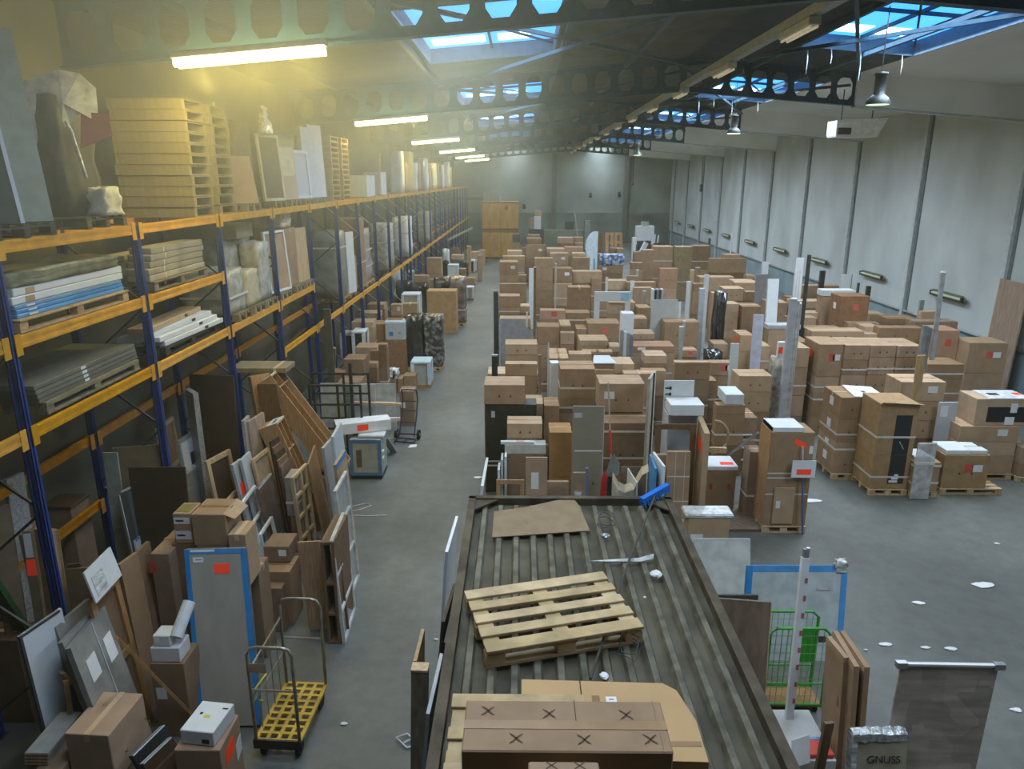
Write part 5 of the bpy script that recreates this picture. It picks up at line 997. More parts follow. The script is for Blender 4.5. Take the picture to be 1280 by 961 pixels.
pk('F1', 925, 1072, 225, 268, 330, 1.95, CARDL, 't')
pk('F5', 410, 675, 775, 830, 960, 2.05, CARDL, 'tp', below=(1120,))
pk('K', 385, 530, 215, 265, 312, 1.72, CARD, 't', d=.8, lab=['brown box under the white foam box at the alley side of the middle block'])
pk('K', 425, 590, 322, 328, 500, 1.38, CARD, 'tsp', d=.75)
row('mid', 3)
pk('F1', 555, 710, 95, 176, 196, 2.1, CARDL, 'tT')
pk('F1', 712, 895, 95, 140, 166, 2.12, CARDL, 'tp')
pk('F1', 722, 905, 168, 192, 215, 1.85, CARDL, 'T')
pk('F2', 178, 340, 165, 222, 300, 2.1, CARDL, 'T')
pk('F2', 395, 595, 222, 275, 480, 1.8, CARDL, 't')
pk('F2', 425, 602, 112, 156, 222, 2.15, CARDL, 't')
pk('F5', 185, 382, 700, 725, 828, 1.85, CARD, 'rw', below=(905,), lab=['brown box with red and white labels at the alley side of the middle block'])
row('mid', 4)
pk('F1', 200, 460, 25, 65, 152, 2.1, CARDL, 'tp')
pk('F1', 820, 1062, 75, 122, 145, 2.1, CARDL, 'tT')
pk('F4', 30, 265, 820, 866, 910, 2.05, CARDL, 'tp')
pk('F4', 265, 358, 880, 915, 960, 1.95, CARDL, 't')
pk('F4', 447, 790, 868, 912, 965, 2.05, CARDP, 'tw')
pk('F4', 850, 972, 915, 946, 1000, 1.7, CARDP, 'tr')
row('mid', 5)
pk('F3', 520, 705, 722, 756, 900, 2.15, CARD, 't')
pk('F3', 706, 820, 760, 806, 900, 2.0, CARD, 'tp')
pk('F4', 92, 352, 690, 730, 870, 2.15, CARD, 'tr', lab=['wide brown box with pale and red labels in the fifth row of middle block'])
pk('F4', 448, 632, 775, 812, 862, 2.05, CARD, 'tp')
pk('F4', 712, 988, 685, 720, 912, 2.25, CARD, 'tp', d=.7, lab=['big brown box just before the grey square panel, alley side of middle block'])
row('mid', 6)
pk('F3', 705, 792, 700, 745, 760, 2.2, CARDL, 'T')
pk('F3', 835, 920, 740, 775, 850, 2.0, CARD, 't')
pk('F3', 545, 745, 610, 626, 700, 2.2, CARDP, 'tr', lab=['pinkish box with a red print in the sixth row of middle block'])
pk('F4', 465, 572, 660, 692, 770, 2.1, CARD, 'tp')
pk('F3', 220, 470, 668, 692, 760, 1.85, CARDL, 't')
row('mid', 7)
pk('F3', 752, 945, 636, 646, 735, 2.05, CARD, 'tsp', d=.7)
pk('F3', 216, 382, 490, 512, 598, 2.2, CARD, 't', below=(655,))
pk('F3', 385, 462, 570, 592, 645, 1.8, CARDL, 't')
pk('F4', 495, 600, 575, 606, 700, 2.0, CARD, 't')
pk('F4', 262, 475, 540, 562, 655, 2.1, CARDL, 'tp', lab=['light brown box on the white metal frame trolley, middle block'], base=True)
row('mid', 8)
pk('F3', 770, 952, 420, 442, 615, 2.3, CARD, 'Tp', lab=['square brown box with a centre seam, in the eighth row of middle block'], d=.7)
pk('F4', 185, 250, 528, 535, 680, 1.9, CARD, 'ts')
pk('F4', 462, 610, 436, 446, 575, 2.15, CARD, 't')
pk('F3', 225, 437, 405, 414, 560, 2.0, CARD, 'tp', below=())
row('mid', 9)
pk('F4', 248, 410, 374, 388, 465, 2.2, CARDL, 'tp')
pk('F4', 405, 640, 390, 402, 450, 2.2, CARD, 't')
pk('F3', 652, 802, 408, 414, 590, 1.9, CARD, 'ts')
pk('F4', 672, 816, 285, 292, 455, 2.5, CARDP, 'tp', below=(540,), lab=['pink-brown square box standing high before the cross-strapped stack', 'pink-brown box below the high square one'])
pk('F3', 500, 650, 203, 212, 345, 2.95, CARD, 'Tp', below=(395, 470, 600), lab=['uppermost box of the tallest stack, crossed by pale straps, middle block', 'second box of the tallest strapped stack in middle block', 'third box of the tallest strapped stack in middle block', 'bottom box of the tallest strapped stack in middle block'], d=.8)
row('mid', 10)
pk('F3', 652, 802, 275, 292, 400, 2.45, CARD, 'tw')
pk('F3', 220, 368, 222, 240, 345, 2.45, CARD, 'tw', below=(400,))
pk('F3', 372, 435, 335, 346, 400, 2.0, CARD, 't')
pk('F3', 802, 1040, 300, 316, 410, 2.25, CARDL, 'tp')
pk('F3', 958, 1040, 362, 376, 430, 1.9, CARD, 't')
pk('F4', 415, 500, 345, 352, 385, 2.1, CARD, 't')
pk('F4', 530, 625, 135, 142, 380, 3.0, CARD, 't', below=(), lab=['tall plain brown box standing at the edge of the dark far cartons'])
pk('F4', 442, 535, 238, 246, 300, 2.4, CARD, 't')
row('mid', 11)
pk('F3', 245, 422, 185, 193, 222, 2.4, CARDL, 't')
pk('F3', 808, 945, 196, 204, 295, 2.3, CARD, 'tp')
pk('F3', 628, 770, 158, 170, 270, 2.35, CARD, 'tw')
pk('F4', 190, 368, 262, 270, 330, 2.0, CARD, 'tw', lab=['brown box with a white label under the blue-covered thing'])
pk('F3', 805, 905, 160, 170, 200, 2.5, CARDL, 't')
pk('F4', 180, 358, 168, 176, 240, 2.5, CARDP, 'tp', lab=['pinkish box right behind the white arched panel'])
row('mid', 12)
pk('F3', 430, 590, 88, 102, 205, 2.5, CARD, 'tw', lab=['brown box with a white label, third-last row of the middle block'])
pk('F3', 282, 400, 140, 152, 188, 2.2, CARDL, 't')
pk('F3', 600, 742, 120, 134, 165, 2.35, CARDL, 't')
pk('F3', 395, 432, 118, 126, 180, 2.3, CARD, 't')
pk('F3', 745, 890, 112, 122, 190, 2.4, CARDP, 't')
row('mid', 13)
pk('F3', 440, 560, 50, 60, 90, 2.5, CARD, 't')
pk('F3', 690, 812, 36, 44, 90, 2.8, CARDP, 't')
pk('F3', 822, 890, 36, 42, 110, 2.8, CARDP, 'ts')
pk('P', 475, 545, 385, 392, 415, 2.9, CARDD, 't')
pk('P', 480, 540, 370, 376, 385, 3.0, CARDD, 't')
row('mid', 14)
pk('F4', 622, 792, 100, 116, 292, 2.95, CARD, 'ts', lab=['wide strapped carton stack with a dark gap, left of the cross-strapped stack', 'lower part of the wide strapped carton with a dark gap'], d=.8)
pk('F4', 790, 935, 108, 118, 560, 3.0, mat('olive_carton', (.27, .20, .11), .8, var=.04), 's', lab=['very tall olive-brown stack with crossed pale straps'], d=.8)
pk('F4', 935, 1080, 95, 110, 300, 3.05, CARDD, 'sp', lab=['dark brown box with a strap at the alley end, right of the cross-strapped stack', 'dark lower box right of the cross-strapped stack'], d=.8)
# ---- wall block
row('wall', 1)
s = pf('H', 170, 345, 335, 782, .95, CARD, 'tpl', seams=(455, 582, 640), lab=['top box of the four-high stack with a white board on it, near wall-block corner', 'second box of the four-high stack at the near wall-block corner', 'third box of the four-high stack at the near wall-block corner', 'bottom box of the four-high stack at the near wall-block corner'])
s = pf('H', 372, 600, 370, 868, .9, mat('plain_carton', (.36, .23, .115), .8), 's', seams=(648,), lab=['upper open-fronted box with a black inside, on the near pallet', 'lower open-fronted box with papers inside, on the near pallet'])
pk('H', 556, 800, 205, 250, 355, 2.12, CARDL, 'twp', below=(462, 560), lab=['box with pale wooden post before it, on top behind the open-fronted boxes', 'plain box below the one with the wooden post', 'strapped lower box behind the open-fronted boxes'])
pf('H', 575, 742, 690, 880, .75, CARD, 'ts', seams=(720,), lab=['shallow box wrapped in white straps beside a clear film tube', 'base box of the short white-strapped stack'])
pf('H', 757, 1004, 650, 864, .75, mat('plain_carton', (.36, .23, .115)), 'rwp', lab=['large single box with pink and white labels on a wide pallet'])
pf('H', 828, 1150, 492, 782, .9, CARDL, 'tw', seams=(580, 655), lab=['tan box under the film-wrapped appliance box', 'box with faint red print below the tan box', 'strapped box with a white label at the foot of the film-wrapped stack'])
pf('H', 1172, 1235, 610, 800, .8, CARD, 'tO', seams=(700,), lab=['upper box on the pallet cut by the picture edge, wall block', 'lower box on the pallet cut by the picture edge, wall block'])
row('wall', 2)
L2 = 'of the long front carton block'
pk('G', 190, 325, 520, 556, 730, 2.5, CARD, 'rwO', below=(815, 870, 940), d=1.0, lab=['end carton with red and white labels '+L2, 'second carton down at the end '+L2, 'third carton down at the end '+L2, 'bottom carton at the end '+L2])
pk('G', 327, 462, 525, 560, 640, 2.5, CARD, 'tp', below=(720, 815), d=1.0, lab=['carton with a slot above a dark opening '+L2, 'carton with the dark opening '+L2, 'lower carton under the dark opening '+L2])
pk('G', 466, 605, 528, 562, 625, 2.5, CARD, 'tp', below=(720, 815), d=1.0, lab=['second upper carton from the right '+L2, 'carton with a white label strip '+L2, 'lower carton second from the right '+L2])
pk('G', 609, 742, 532, 565, 625, 2.5, CARD, 'tp', below=(720, 815), d=1.0, lab=['right-end upper carton '+L2, 'right-end middle carton '+L2, 'right-end lower carton '+L2])
pk('G', 40, 140, 520, 575, 680, 2.35, CARD, 'O', below=(830, 940), d=.8, lab=['top of the narrow strapped stack left of the long carton block', 'middle of the narrow strapped stack left of the long carton block', 'bottom of the narrow strapped stack left of the long carton block'])
pk('G', 968, 1200, 520, 548, 710, 2.2, CARD, 'rw', below=(862,), d=.8, lab=['carton with blue-white and red labels by the wall-side wooden board', 'lower strapped carton by the wall-side wooden board'])
pk('G', 770, 965, 650, 662, 742, 1.8, CARD, 's', below=(860,), d=.8)
row('wall', 3)
pk('G', 815, 965, 462, 482, 645, 2.45, CARDP, 'r', d=.8, lab=['carton with one big red label, wall side'])
pk('G', 150, 430, 450, 486, 535, 2.3, CARDL, 'tp')
pk('G', 432, 510, 440, 462, 520, 2.25, CARDL, 't')
pk('G', 510, 742, 445, 468, 545, 2.3, CARD, 'Tp')
pk('G', 322, 500, 484, 500, 540, 2.1, CARDL, 'tp', d=.5)
pk('F5', 880, 980, 512, 560, 650, 2.15, CARDP, 'tp')
row('wall', 4)
pk('G', 305, 460, 285, 300, 445, 3.0, mat('reddish_carton', (.27, .145, .075), .8, var=.03), 'rl', d=.8, lab=['tall dark box with a red label standing high, wall block centre'])
pk('G', 345, 510, 428, 442, 485, 2.2, CARDL, 't')
pk('G', 552, 700, 398, 418, 450, 2.25, CARD, 't')
pk('G', 700, 930, 418, 436, 480, 2.3, CARDD, 't')
pk('F5', 970, 1280, 425, 468, 540, 2.2, CARD, 'tp')
pk('F5', 705, 845, 430, 445, 500, 2.0, CARDD, 'tp')
pk('F5', 575, 660, 545, 590, 780, 1.9, CARDL, 'Os')
row('wall', 5)
pk('G', 460, 540, 375, 395, 440, 2.2, CARD, 't')
pk('G', 735, 832, 375, 382, 425, 2.5, CARDL, 't')
pk('F5', 420, 530, 460, 505, 640, 2.0, CARDL, 'tO')
pk('F5', 805, 1030, 345, 365, 430, 2.2, CARDL, 't')
pk('F5', 205, 322, 540, 575, 690, 1.55, CARD, 't', lab=['brown box alone at the alley beside dark film bundles'])
row('wall', 6)
pk('F5', 435, 590, 245, 275, 455, 2.3, CARD, 'tO')
pk('F5', 655, 800, 212, 245, 405, 2.2, CARD, 'tp', lab=['brown box behind the tall white panel in the wall block'])
pk('F5', 870, 1130, 305, 325, 380, 2.2, CARDL, 't')
pk('F5', 305, 410, 230, 254, 325, 2.35, CARDL, 'tO', below=(470, 530), lab=['top of the slim strapped stack at the alley edge of the wall block', 'middle of the slim strapped stack at the alley edge', 'bottom of the slim strapped stack at the alley edge'])
pk('G', 205, 310, 262, 272, 310, 2.6, CARD, 't')
row('wall', 7)
pk('F5', 288, 450, 110, 132, 230, 2.3, CARDL, 'tp')
pk('F5', 462, 640, 145, 158, 235, 2.2, CARD, 'tp')
pk('F5', 190, 245, 155, 165, 420, 2.1, CARDP, 't')
pk('F5', 835, 1080, 212, 232, 290, 2.3, CARDL, 't')
pk('F5', 920, 1210, 95, 108, 180, 2.5, CARD, 't')
row('wall', 8)
pk('F5', 95, 370, 25, 40, 152, 2.35, CARD, 'tp', lab=['wide brown box seen behind the clear upright tube, wall block'])
pk('F5', 45, 140, 85, 92, 150, 2.2, CARD, 't', below=(340,))
pk('F5', 375, 560, 68, 86, 145, 2.3, CARDL, 't')
pk('F5', 795, 880, 185, 200, 300, 2.2, CARDL, 't')
row('wall', 9)
pk('M', 455, 620, 515, 535, 580, 2.3, CARDL, 't')
pk('M', 275, 545, 355, 366, 470, 2.75, CARD, 'T')
pk('M', 545, 605, 480, 490, 515, 2.4, CARD, 't')
pk('M', 385, 500, 330, 340, 362, 2.9, CARD, 't')
# ---- boxes along the rack side of the aisle
row('rack', 1)
pf('O', 440, 520, 388, 578, .5, CARDD, 'tw', lab=['upright brown box with a white label behind the hand truck'])
pf('O', 455, 522, 305, 395, .5, CARD, 't')
pf('O', 425, 458, 320, 400, .5, CARD, 't')
pf('O', 352, 418, 322, 405, .6, CARD, 't', lab=['brown box heaped with white film, beside the hand-truck box'])
pf('O', 255, 350, 275, 345, .6, CARDD, 'O', lab=['brown box with an orange sticker among the rack-side goods'])
pk('O', 55, 130, 262, 285, 340, 1.3, CARD, 't')
row('rack', 2)
pf('O', 362, 475, 112, 290, .7, mat('reddish_carton', (.27, .145, .075)), 'Tp', seams=(245,), lab=['dark reddish box below the pale blue-white box, rack side', 'tan box at the foot of the dark reddish one, rack side'])
pk('O', 250, 310, 215, 235, 262, 1.3, CARDP, 't')
pk('O', 318, 362, 120, 135, 260, 2.0, CARDD, 't')
pk('O', 272, 330, 160, 168, 260, 1.6, CARDD, 't')
pf('N', 705, 802, 820, 985, .6, CARDL, 'rw', lab=['tan box with white label and red stripe, rack side'])
row('rack', 3)
pf('N', 862, 1095, 472, 812, .85, mat('tan_double_carton', (.40, .25, .115), .8, var=.02), 'Tp', lab=['tall double brown carton with small print, standing at the aisle'])
pk('N', 230, 405, 705, 735, 785, 1.9, CARDL, 't')
pk('N', 535, 655, 685, 705, 745, 1.9, CARDL, 'k')
pk('N', 565, 652, 568, 580, 665, 1.9, CARDL, 'w')
pk('N', 662, 775, 560, 572, 670, 1.8, CARDL, 'T')
pk('N', 310, 470, 625, 650, 695, 1.7, CARDL, 't')
pk('N', 375, 515, 555, 578, 620, 1.8, CARD, 't')
row('rack', 4)
pk('N', 750, 866, 338, 350, 402, 2.0, CARD, 't')
pk('N', 852, 970, 198, 208, 330, 2.2, CARDL, 't')
pk('N', 868, 948, 255, 262, 360, 1.7, CARD, 'w')
pk('N', 1108, 1165, 285, 295, 345, 1.9, CARDD, 't')
pf('N', 1168, 1238, 368, 480, .7, CARD, 't')
pk('N', 868, 920, 370, 380, 450, 1.7, CARD, 't')
row('rack', 5)
R5 = random.Random(11)
for i in range(26):
    px = 1010+R5.uniform(0, 270); py = 60+R5.uniform(0, 130); w_ = R5.uniform(28, 60)
    pk('N', px, px+w_, py-8, py, py+R5.uniform(22, 40), R5.uniform(1.2, 2.0), R5.choice([CARD, CARDL, CARDD, CARDD]), 't', base=False); SPEC[-1]['zs'] = [SPEC[-1]['zs'][0], 0.]
pk('N', 1195, 1278, 150, 160, 215, 1.45, CARD, 't')
pk('N', 1050, 1145, 175, 185, 220, 1.9, CARDL, 't')
# ---- keep clear of the rack posts and the wall
for s_ in SPEC:
    if s_['x0'] < -6.9: dx = -6.9-s_['x0']; s_['x0'] += dx; s_['x1'] = max(s_['x1'], s_['x0']+.3)
    if s_['x0'] < -5.26:
        for U in UY:
            if s_['y0'] < U+.08 and s_['y1'] > U-.08:
                if U-.08-s_['y0'] > .3: s_['y1'] = U-.09
                else: dd = s_['y1']-s_['y0']; s_['y0'] = U+.09; s_['y1'] = s_['y0']+dd
# ---- separate the stacks from each other
def _ov(a, b):
    ox = min(a['x1'], b['x1'])-max(a['x0'], b['x0']); oy = min(a['y1'], b['y1'])-max(a['y0'], b['y0'])
    lo_a, lo_b = a['zs'][-1], b['zs'][-1]; oz = min(a['zs'][0], b['zs'][0])-max(lo_a, lo_b)
    return ox, oy, oz
for it in range(14):
    hit = 0
    for i in range(len(SPEC)):
        for j in range(i+1, len(SPEC)):
            a, b = SPEC[i], SPEC[j]; ox, oy, oz = _ov(a, b)
            if ox <= .004 or oy <= .004 or oz <= .004: continue
            hit += 1
            if a['y0'] > b['y0']: a, b = b, a
            wmin = min(a['x1']-a['x0'], b['x1']-b['x0'])
            if a['zs'][-1] >= b['zs'][0]-.12 and a['zs'][-1] > .3: a['zs'][-1] = b['zs'][0]+.002; continue
            if b['zs'][-1] >= a['zs'][0]-.12 and b['zs'][-1] > .3: b['zs'][-1] = a['zs'][0]+.002; continue
            if ox < min(.3*wmin, .25):
                l, r_ = (a, b) if a['x0']+a['x1'] < b['x0']+b['x1'] else (b, a); mid = (max(l['x0'], r_['x0'])+min(l['x1'], r_['x1']))/2
                l['x1'] = mid-.004; r_['x0'] = mid+.004
            elif b['y0']-a['y0'] > .26: a['y1'] = b['y0']-.008
            else:
                sh = a['y0']+.30-b['y0']; dd = b['y1']-b['y0']; k = (b['y0']+sh)/b['y0']
                b['y0'] += sh; b['y1'] = b['y0']+dd; b['x0'] *= k; b['x1'] *= k; a['y1'] = min(a['y1'], b['y0']-.008)
                dz = (CH-b['zs'][0])*(k-1); b['zs'] = [max(0., z-dz) for z in b['zs']]
    if not hit: break
print('box field: leftover overlaps', hit, 'stacks', len(SPEC))
PLAB = {'four-high stack with a white': 'pallet under the four-high stack with a white board on it', 'upper open-fronted': 'pale pallet under the open-fronted boxes with a black inside', 'shallow box wrapped': 'pallet under the shallow strapped box with a clear tube before it', 'large single box with pink': 'wide pallet under the large single box with pink and white labels', 'tan box under the film': 'pallet under the stack carrying the film-wrapped appliance box', 'upper box on the pallet cut': 'pallet cut by the picture edge, wall block', 'top of the narrow strapped': 'pallet under the narrow strapped stack left of the long carton block'}
for t_, ex in (('four-high stack with a white', 0.), ('upper open-fronted', 0.), ('shallow box wrapped', 0.), ('large single box with pink', .35), ('tan box under the film', 0.), ('upper box on the pallet cut', .1)):
    s_ = [q_ for q_ in SPEC if q_['lab'] and t_ in q_['lab'][0]][0]; s_['zs'][-1] = .146
    pallet((s_['x0']+s_['x1']+ex)/2, (s_['y0']+s_['y1'])/2, 0, s_['x1']-s_['x0']+ex, s_['y1']-s_['y0']+.04, 0, PLAB[t_], WOODL)
KEYS = {}; fill = MB()
BLK = {'mid': ('from the aisle', 'middle-block'), 'wall': ('from the alley', 'wall-block'), 'rack': ('from the rack', 'rack-side')}
from itertools import groupby
keyf = lambda s_: (s_['block'], s_['row'])
for key, grp in groupby(sorted(SPEC, key=keyf), keyf):
    grp = sorted(grp, key=lambda s_: s_['x0']+s_['x1'])
    for n_, s_ in enumerate(grp):
        zs = s_['zs']; K = len(zs)-1; R = random.Random(int(s_['x0']*997+s_['y0']*31)); m0 = s_['m'] or CARD
        for i in range(K):
            z1, z0 = zs[i], zs[i+1]
            if z1-z0 < .03: continue
            w, h = s_['x1']-s_['x0'], z1-z0
            shp = 'flat' if h < .3*w else 'tall' if h > 1.3*w else 'square' if abs(h-w) < .2*w else 'wide'
            colr = {'cardboard_light': 'light brown', 'cardboard_dark': 'dark brown', 'cardboard_pinkish': 'pinkish brown'}.get(m0.name, 'brown')
            pos = 'top of' if i == 0 and K > 1 else 'whole of' if K == 1 else 'base of' if i == K-1 else 'second down in' if i == 1 else 'third down in' if i == 2 else 'fourth down in'
            lab = '%s %s box, %s %s stack %s, %s %s row' % (shp, colr, pos, ordn[n_] if n_ < 20 else 'last', BLK[key[0]][0], ordn[key[1]-1], BLK[key[0]][1])
            if key == ('rack', 5): lab = '%s %s box in the far clutter by the rack end, %s from the rack' % (shp, colr, ordn[n_] if n_ < 20 else ['twenty-first', 'twenty-second', 'twenty-third', 'twenty-fourth', 'twenty-fifth', 'twenty-sixth', 'twenty-seventh', 'last'][min(n_-20, 7)])
            if s_['lab'] and i < len(s_['lab']): lab = s_['lab'][i]
            ff = s_['f'] if i < s_['nb'] else R.choice(['t', 'p', 'sp', 's', 'ps'])
            if any(t_ in lab for t_ in ('second carton down', 'with the dark opening', 'with a white label strip', 'right-end middle', 'third box of the four', 'third carton down', 'middle of the narrow')): s_ = dict(s_); strap_ = 's'
            else: strap_ = ''
            if i > 0: ff = ''.join(c_ for c_ in ff if c_ not in 'tTrwOk') + R.choice(['', 'p', '', '', 's'])+strap_
            jx = R.uniform(-.008, .008) if i else 0
            if i > 0 and i >= s_['nb']: mm = R.choice([m0, CARD, CARDD])
            else: mm = m0
            key_ = '%s%d.%d.%d' % (key[0][0], key[1], n_, i)
            if key_ in FILL and key == ('rack', 5): continue
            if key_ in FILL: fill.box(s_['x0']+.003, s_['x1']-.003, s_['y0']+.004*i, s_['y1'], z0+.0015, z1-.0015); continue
            o = carton(s_['x0']+.003+jx, s_['x1']-.003+jx, s_['y0']+(0.004*i), s_['y1'], z0+.0015, z1-.0015, lab, mm, ff, group={'mid': 'boxes of the middle block', 'wall': 'boxes of the wall block', 'rack': 'boxes along the rack'}[key[0]], rnd=R, name=s_['name'], cat=s_['cat'])
            KEYS[o.name] = key_
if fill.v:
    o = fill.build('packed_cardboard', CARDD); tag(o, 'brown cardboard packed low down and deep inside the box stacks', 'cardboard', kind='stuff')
# ================================================================ THINGS AMONG THE BOXES
def fpanel(k, x0, x1, yt, Y, m, label, yb=None, t=.04, name='upright_panel', cat='panel', lean=.12, **kw):
    """panel facing the camera: crop x range, crop top row, distance Y, down to the floor or to crop row yb"""
    A, B = ony(*cp(k, x0, yt), Y), ony(*cp(k, x1, yt), Y)
    z0 = 0. if yb is None else max(0., ony(*cp(k, x0, yb), Y).z)
    return panel(name, A, B, z0, (0, lean), m, label, cat, t, **kw)
def fpost(k, x, yt, Y, w, m, label, d=None, dx=0., name='upright_post', cat='post', z0=0., cap=None):
    """upright post whose top is at crop (x, yt), distance Y; dx = sideways lean"""
    p = ony(*cp(k, x, yt), Y); return lath(name, (p.x-dx, Y, z0), (p.x, Y, p.z), w, d or w, m, label, cat, up=(0, 1, 0), cap=cap)
# near edge of the middle block
a, b = ony(*cp('F1', 40, 548), 14.72), ony(*cp('F1', 452, 548), 14.72)
r = empty('dark_cabinet', ((a.x+b.x)/2, 14.72, 0), 0, 'dark green-black cabinet wrapped in straps under the big corner box', 'cabinet'); w2 = (b.x-a.x)/2; hh = 2.45-.47
zt = [s_ for s_ in SPEC if s_['lab'] and 'big brown box on the dark cabinet' in s_['lab'][0]][0]['zs'][-1]-.004
DK = mat('dark_green_black', (.035, .04, .03), .45, var=0, noise=.2)
MB().box(-w2, w2, .02, .5, 0, zt, ch=.006).build('body', DK, r)
MB().box(-w2+.02, .0, 0, .02, .04, zt-.02).build('door', DK, r); MB().box(.01, w2-.02, 0, .02, .04, zt-.02).build('door', DK, r); MB().box(-w2+.13, -w2+.21, -.004, 0, zt-.28, zt-.14).build('paper_label', LGREY, r)
MB().box(-w2-.01, -w2+.02, -.01, .5, 0, zt-.03).build('brown_side', WOODD, r)
for z in (.62, .72): MB().box(-w2-.012, w2*.0, -.012, -.006, z, z+.035).build('strap', STRAP, r)
fpost('F1', 117, 150, 16.0, .13, DSTEEL, 'dark steel rail with pale fittings right behind the big corner box', .07, name='steel_rail', cat='rail', cap=(.03, STEEL, 'fitting'))
fpost('F3', 190, 465, 24.2, .15, DSTEEL, 'taller dark steel rail farther along the aisle edge of the middle block', .07, name='steel_rail', cat='rail', cap=(.06, STEEL, 'fitting'))
fpost('F3', 210, 500, 24.6, .04, STEEL, 'thin pale pole beside the taller dark steel rail', cat='pole')
fpost('F1', 480, 150, 15.9, .055, CARDD, 'brown corner lath between the near flat boxes and the white slab', cat='lath', name='corner_lath')
fpost('F1', 548, 55, 18.3, .035, LGREY, 'thin grey pole behind the white slab, middle block', cat='pole')
p0 = onz(*cp('F1', 572, 208), 2.48); p1 = onz(*cp('F1', 639, 206), 2.48)
o = panel('white_slab', p0, p1, 1.45, (0, .02), WGLOSS, 'white slab standing on edge against the left of the strapped big box', t=.3); o.location.z = 1.42
carton(p0.x, p1.x, p0.y-.01, p0.y+.32, 0, 1.41, 'brown box under the white slab, near edge of middle block', CARDD, '')
o = fpanel('F1', 742, 998, 560, 13.35, PTAUPE, 'tall grey-taupe panel standing at the near edge of the middle block', t=.03, name='grey_panel', lean=.1, st=((.05, .3, .905, .945, LGREY, 'paper_label'), (.08, .95, .62, .635, STRAP, 'strap'), (.68, .72, .34, .36, PRINT, 'black_knob')), border=(.012, LGREY, 'tr', 'edge_band'))
# things in front of it
A_, B_ = ony(*cp('F1', 198, 865), 13.6), ony(*cp('F1', 527, 865), 13.6); z_ = A_.z
carton(A_.x, B_.x, 13.58, 13.86, z_-.2, z_, 'long white box with a cream front, before the dark cabinet', mat('cream_white', (.55, .56, .50)), '')
carton(A_.x+.03, B_.x-.03, 13.58, 13.9, 0, z_-.205, 'brown box below the long white box before the dark cabinet', CARDD, 'p')
q = MB().box(-.33, .33, -.05, .05, 0, .05); o = q.build('white_strip', LGREY); o.location = (A_.x+.25, 13.64, z_+.002); tag(o, 'pale strip lying on the long white box', 'strip'); MB().box(-.02, .14, -.05, .05, .05, .052).build('pink_tape', mat('pink_tape', (.5, .3, .26), .6), o)
fpanel('Q', 282, 415, 255, 12.7, CARD, 'brown cardboard panel with a diamond label before the grey-taupe panel', t=.05, name='cardboard_panel', st=((.25, .6, .62, .82, WHITE, 'paper_label'),))
fpanel('Q', 415, 545, 405, 12.9, CARD, 'low layered cardboard pack right of the panel with diamond label', t=.12, name='cardboard_pack', st=((0, 1, .72, .74, TAPE, 'layer_line'), (0, 1, .4, .42, TAPE, 'layer_line')))
openframe('timber_frame', ony(*cp('Q', 100, 400), 12.9), ony(*cp('Q', 272, 388), 12.9), 0, (0, .1), WOODM, 'low brown frame left of the cardboard panel with diamond label', bw=.08)
for i, (x, yt, yb) in enumerate(((108, 330, 400), (128, 270, 380), (150, 250, 350))): fpanel('Q', x, x+14, yt, 13.0+.12*i, [WGLOSS, LGREY, WGLOSS][i], 'white board edge in the group of three by the dark cabinet, %s from the left' % ordn[i], t=.5, name='white_board', cat='board')
panel('white_panel', ony(*cp('Q', 22, 425), 12.2), ony(*cp('Q', 52, 260), 13.6), 0, (.15, 0), WGLOSS, 'white panel with a red sticker at the aisle corner of the middle block', t=.05, st=((.3, .75, .35, .6, ORANGE, 'orange_sticker'),))
fpanel('Q', 575, 660, 350, 12.55, CARDD, 'small brown packed panel with film and labels before the grey-taupe panel', t=.08, name='packed_panel', st=((.1, .6, .3, .75, FILM, 'film_cover'), (.2, .5, .5, .65, WHITE, 'paper_label')))
fpost('Q', 658, 318, 12.2, .05, mat('blue_grey_pole', (.15, .17, .26), .5), 'short blue-grey pole before the grey-taupe panel', cat='pole'); 
# broom-like pole with red grip and dustpan
a = Vector(ony(*cp('F2', 130, 370), 13.2)); b = Vector(ony(*cp('Q', 808, 300), 12.9)); r = empty('squeegee', (b.x, b.y, b.z), 0, 'long thin pole with a red grip and grey head before the largest box', 'squeegee')
q = MB(); q.tube([(0, 0, 0), a-b], .014, 7); q.build('pole', mat('pale_brown_pole', (.42, .33, .26), .5), r)
q = MB(); q.tube([(a-b)*.14, (a-b)*.42], .024, 8); q.build('red_grip', mat('red_plastic', (.6, .04, .03), .4, var=0), r)
q = MB(); q.slab([(-.1, -.02, -.25), (.14, -.02, -.2), (.16, -.02, .02), (.04, -.02, .22), (-.04, -.02, .05)], (0, .05, 0)); q.build('head', mat('dull_grey_metal', (.25, .27, .25), .4, metal=.4), r)
q = MB(); q.slab([(-.2, -.03, -.7), (-.08, -.03, -.68), (-.06, -.03, -.25), (-.13, -.03, -.12), (-.18, -.03, -.3)], (0, .05, 0)); q.build('red_blade', mat('red_plastic', (.6, .04, .03)), r)
MB().box(-.06, .02, .0, .05, -b.z+.0, -.2).build('foot_stand', DSTEEL, r)
fpanel('Q', 870, 1025, 312, 13.3, mat('dull_brown_board', (.20, .16, .11), .7), 'dull brown board behind the curved cream shell', t=.04, name='brown_board', cat='board')
panel('white_panel', ony(*cp('Q', 962, 435), 12.5), ony(*cp('Q', 908, 296), 13.2), 0, (.0, .1), WGLOSS, 'thin white panel edge slanting beside the curved cream shell', t=.025)
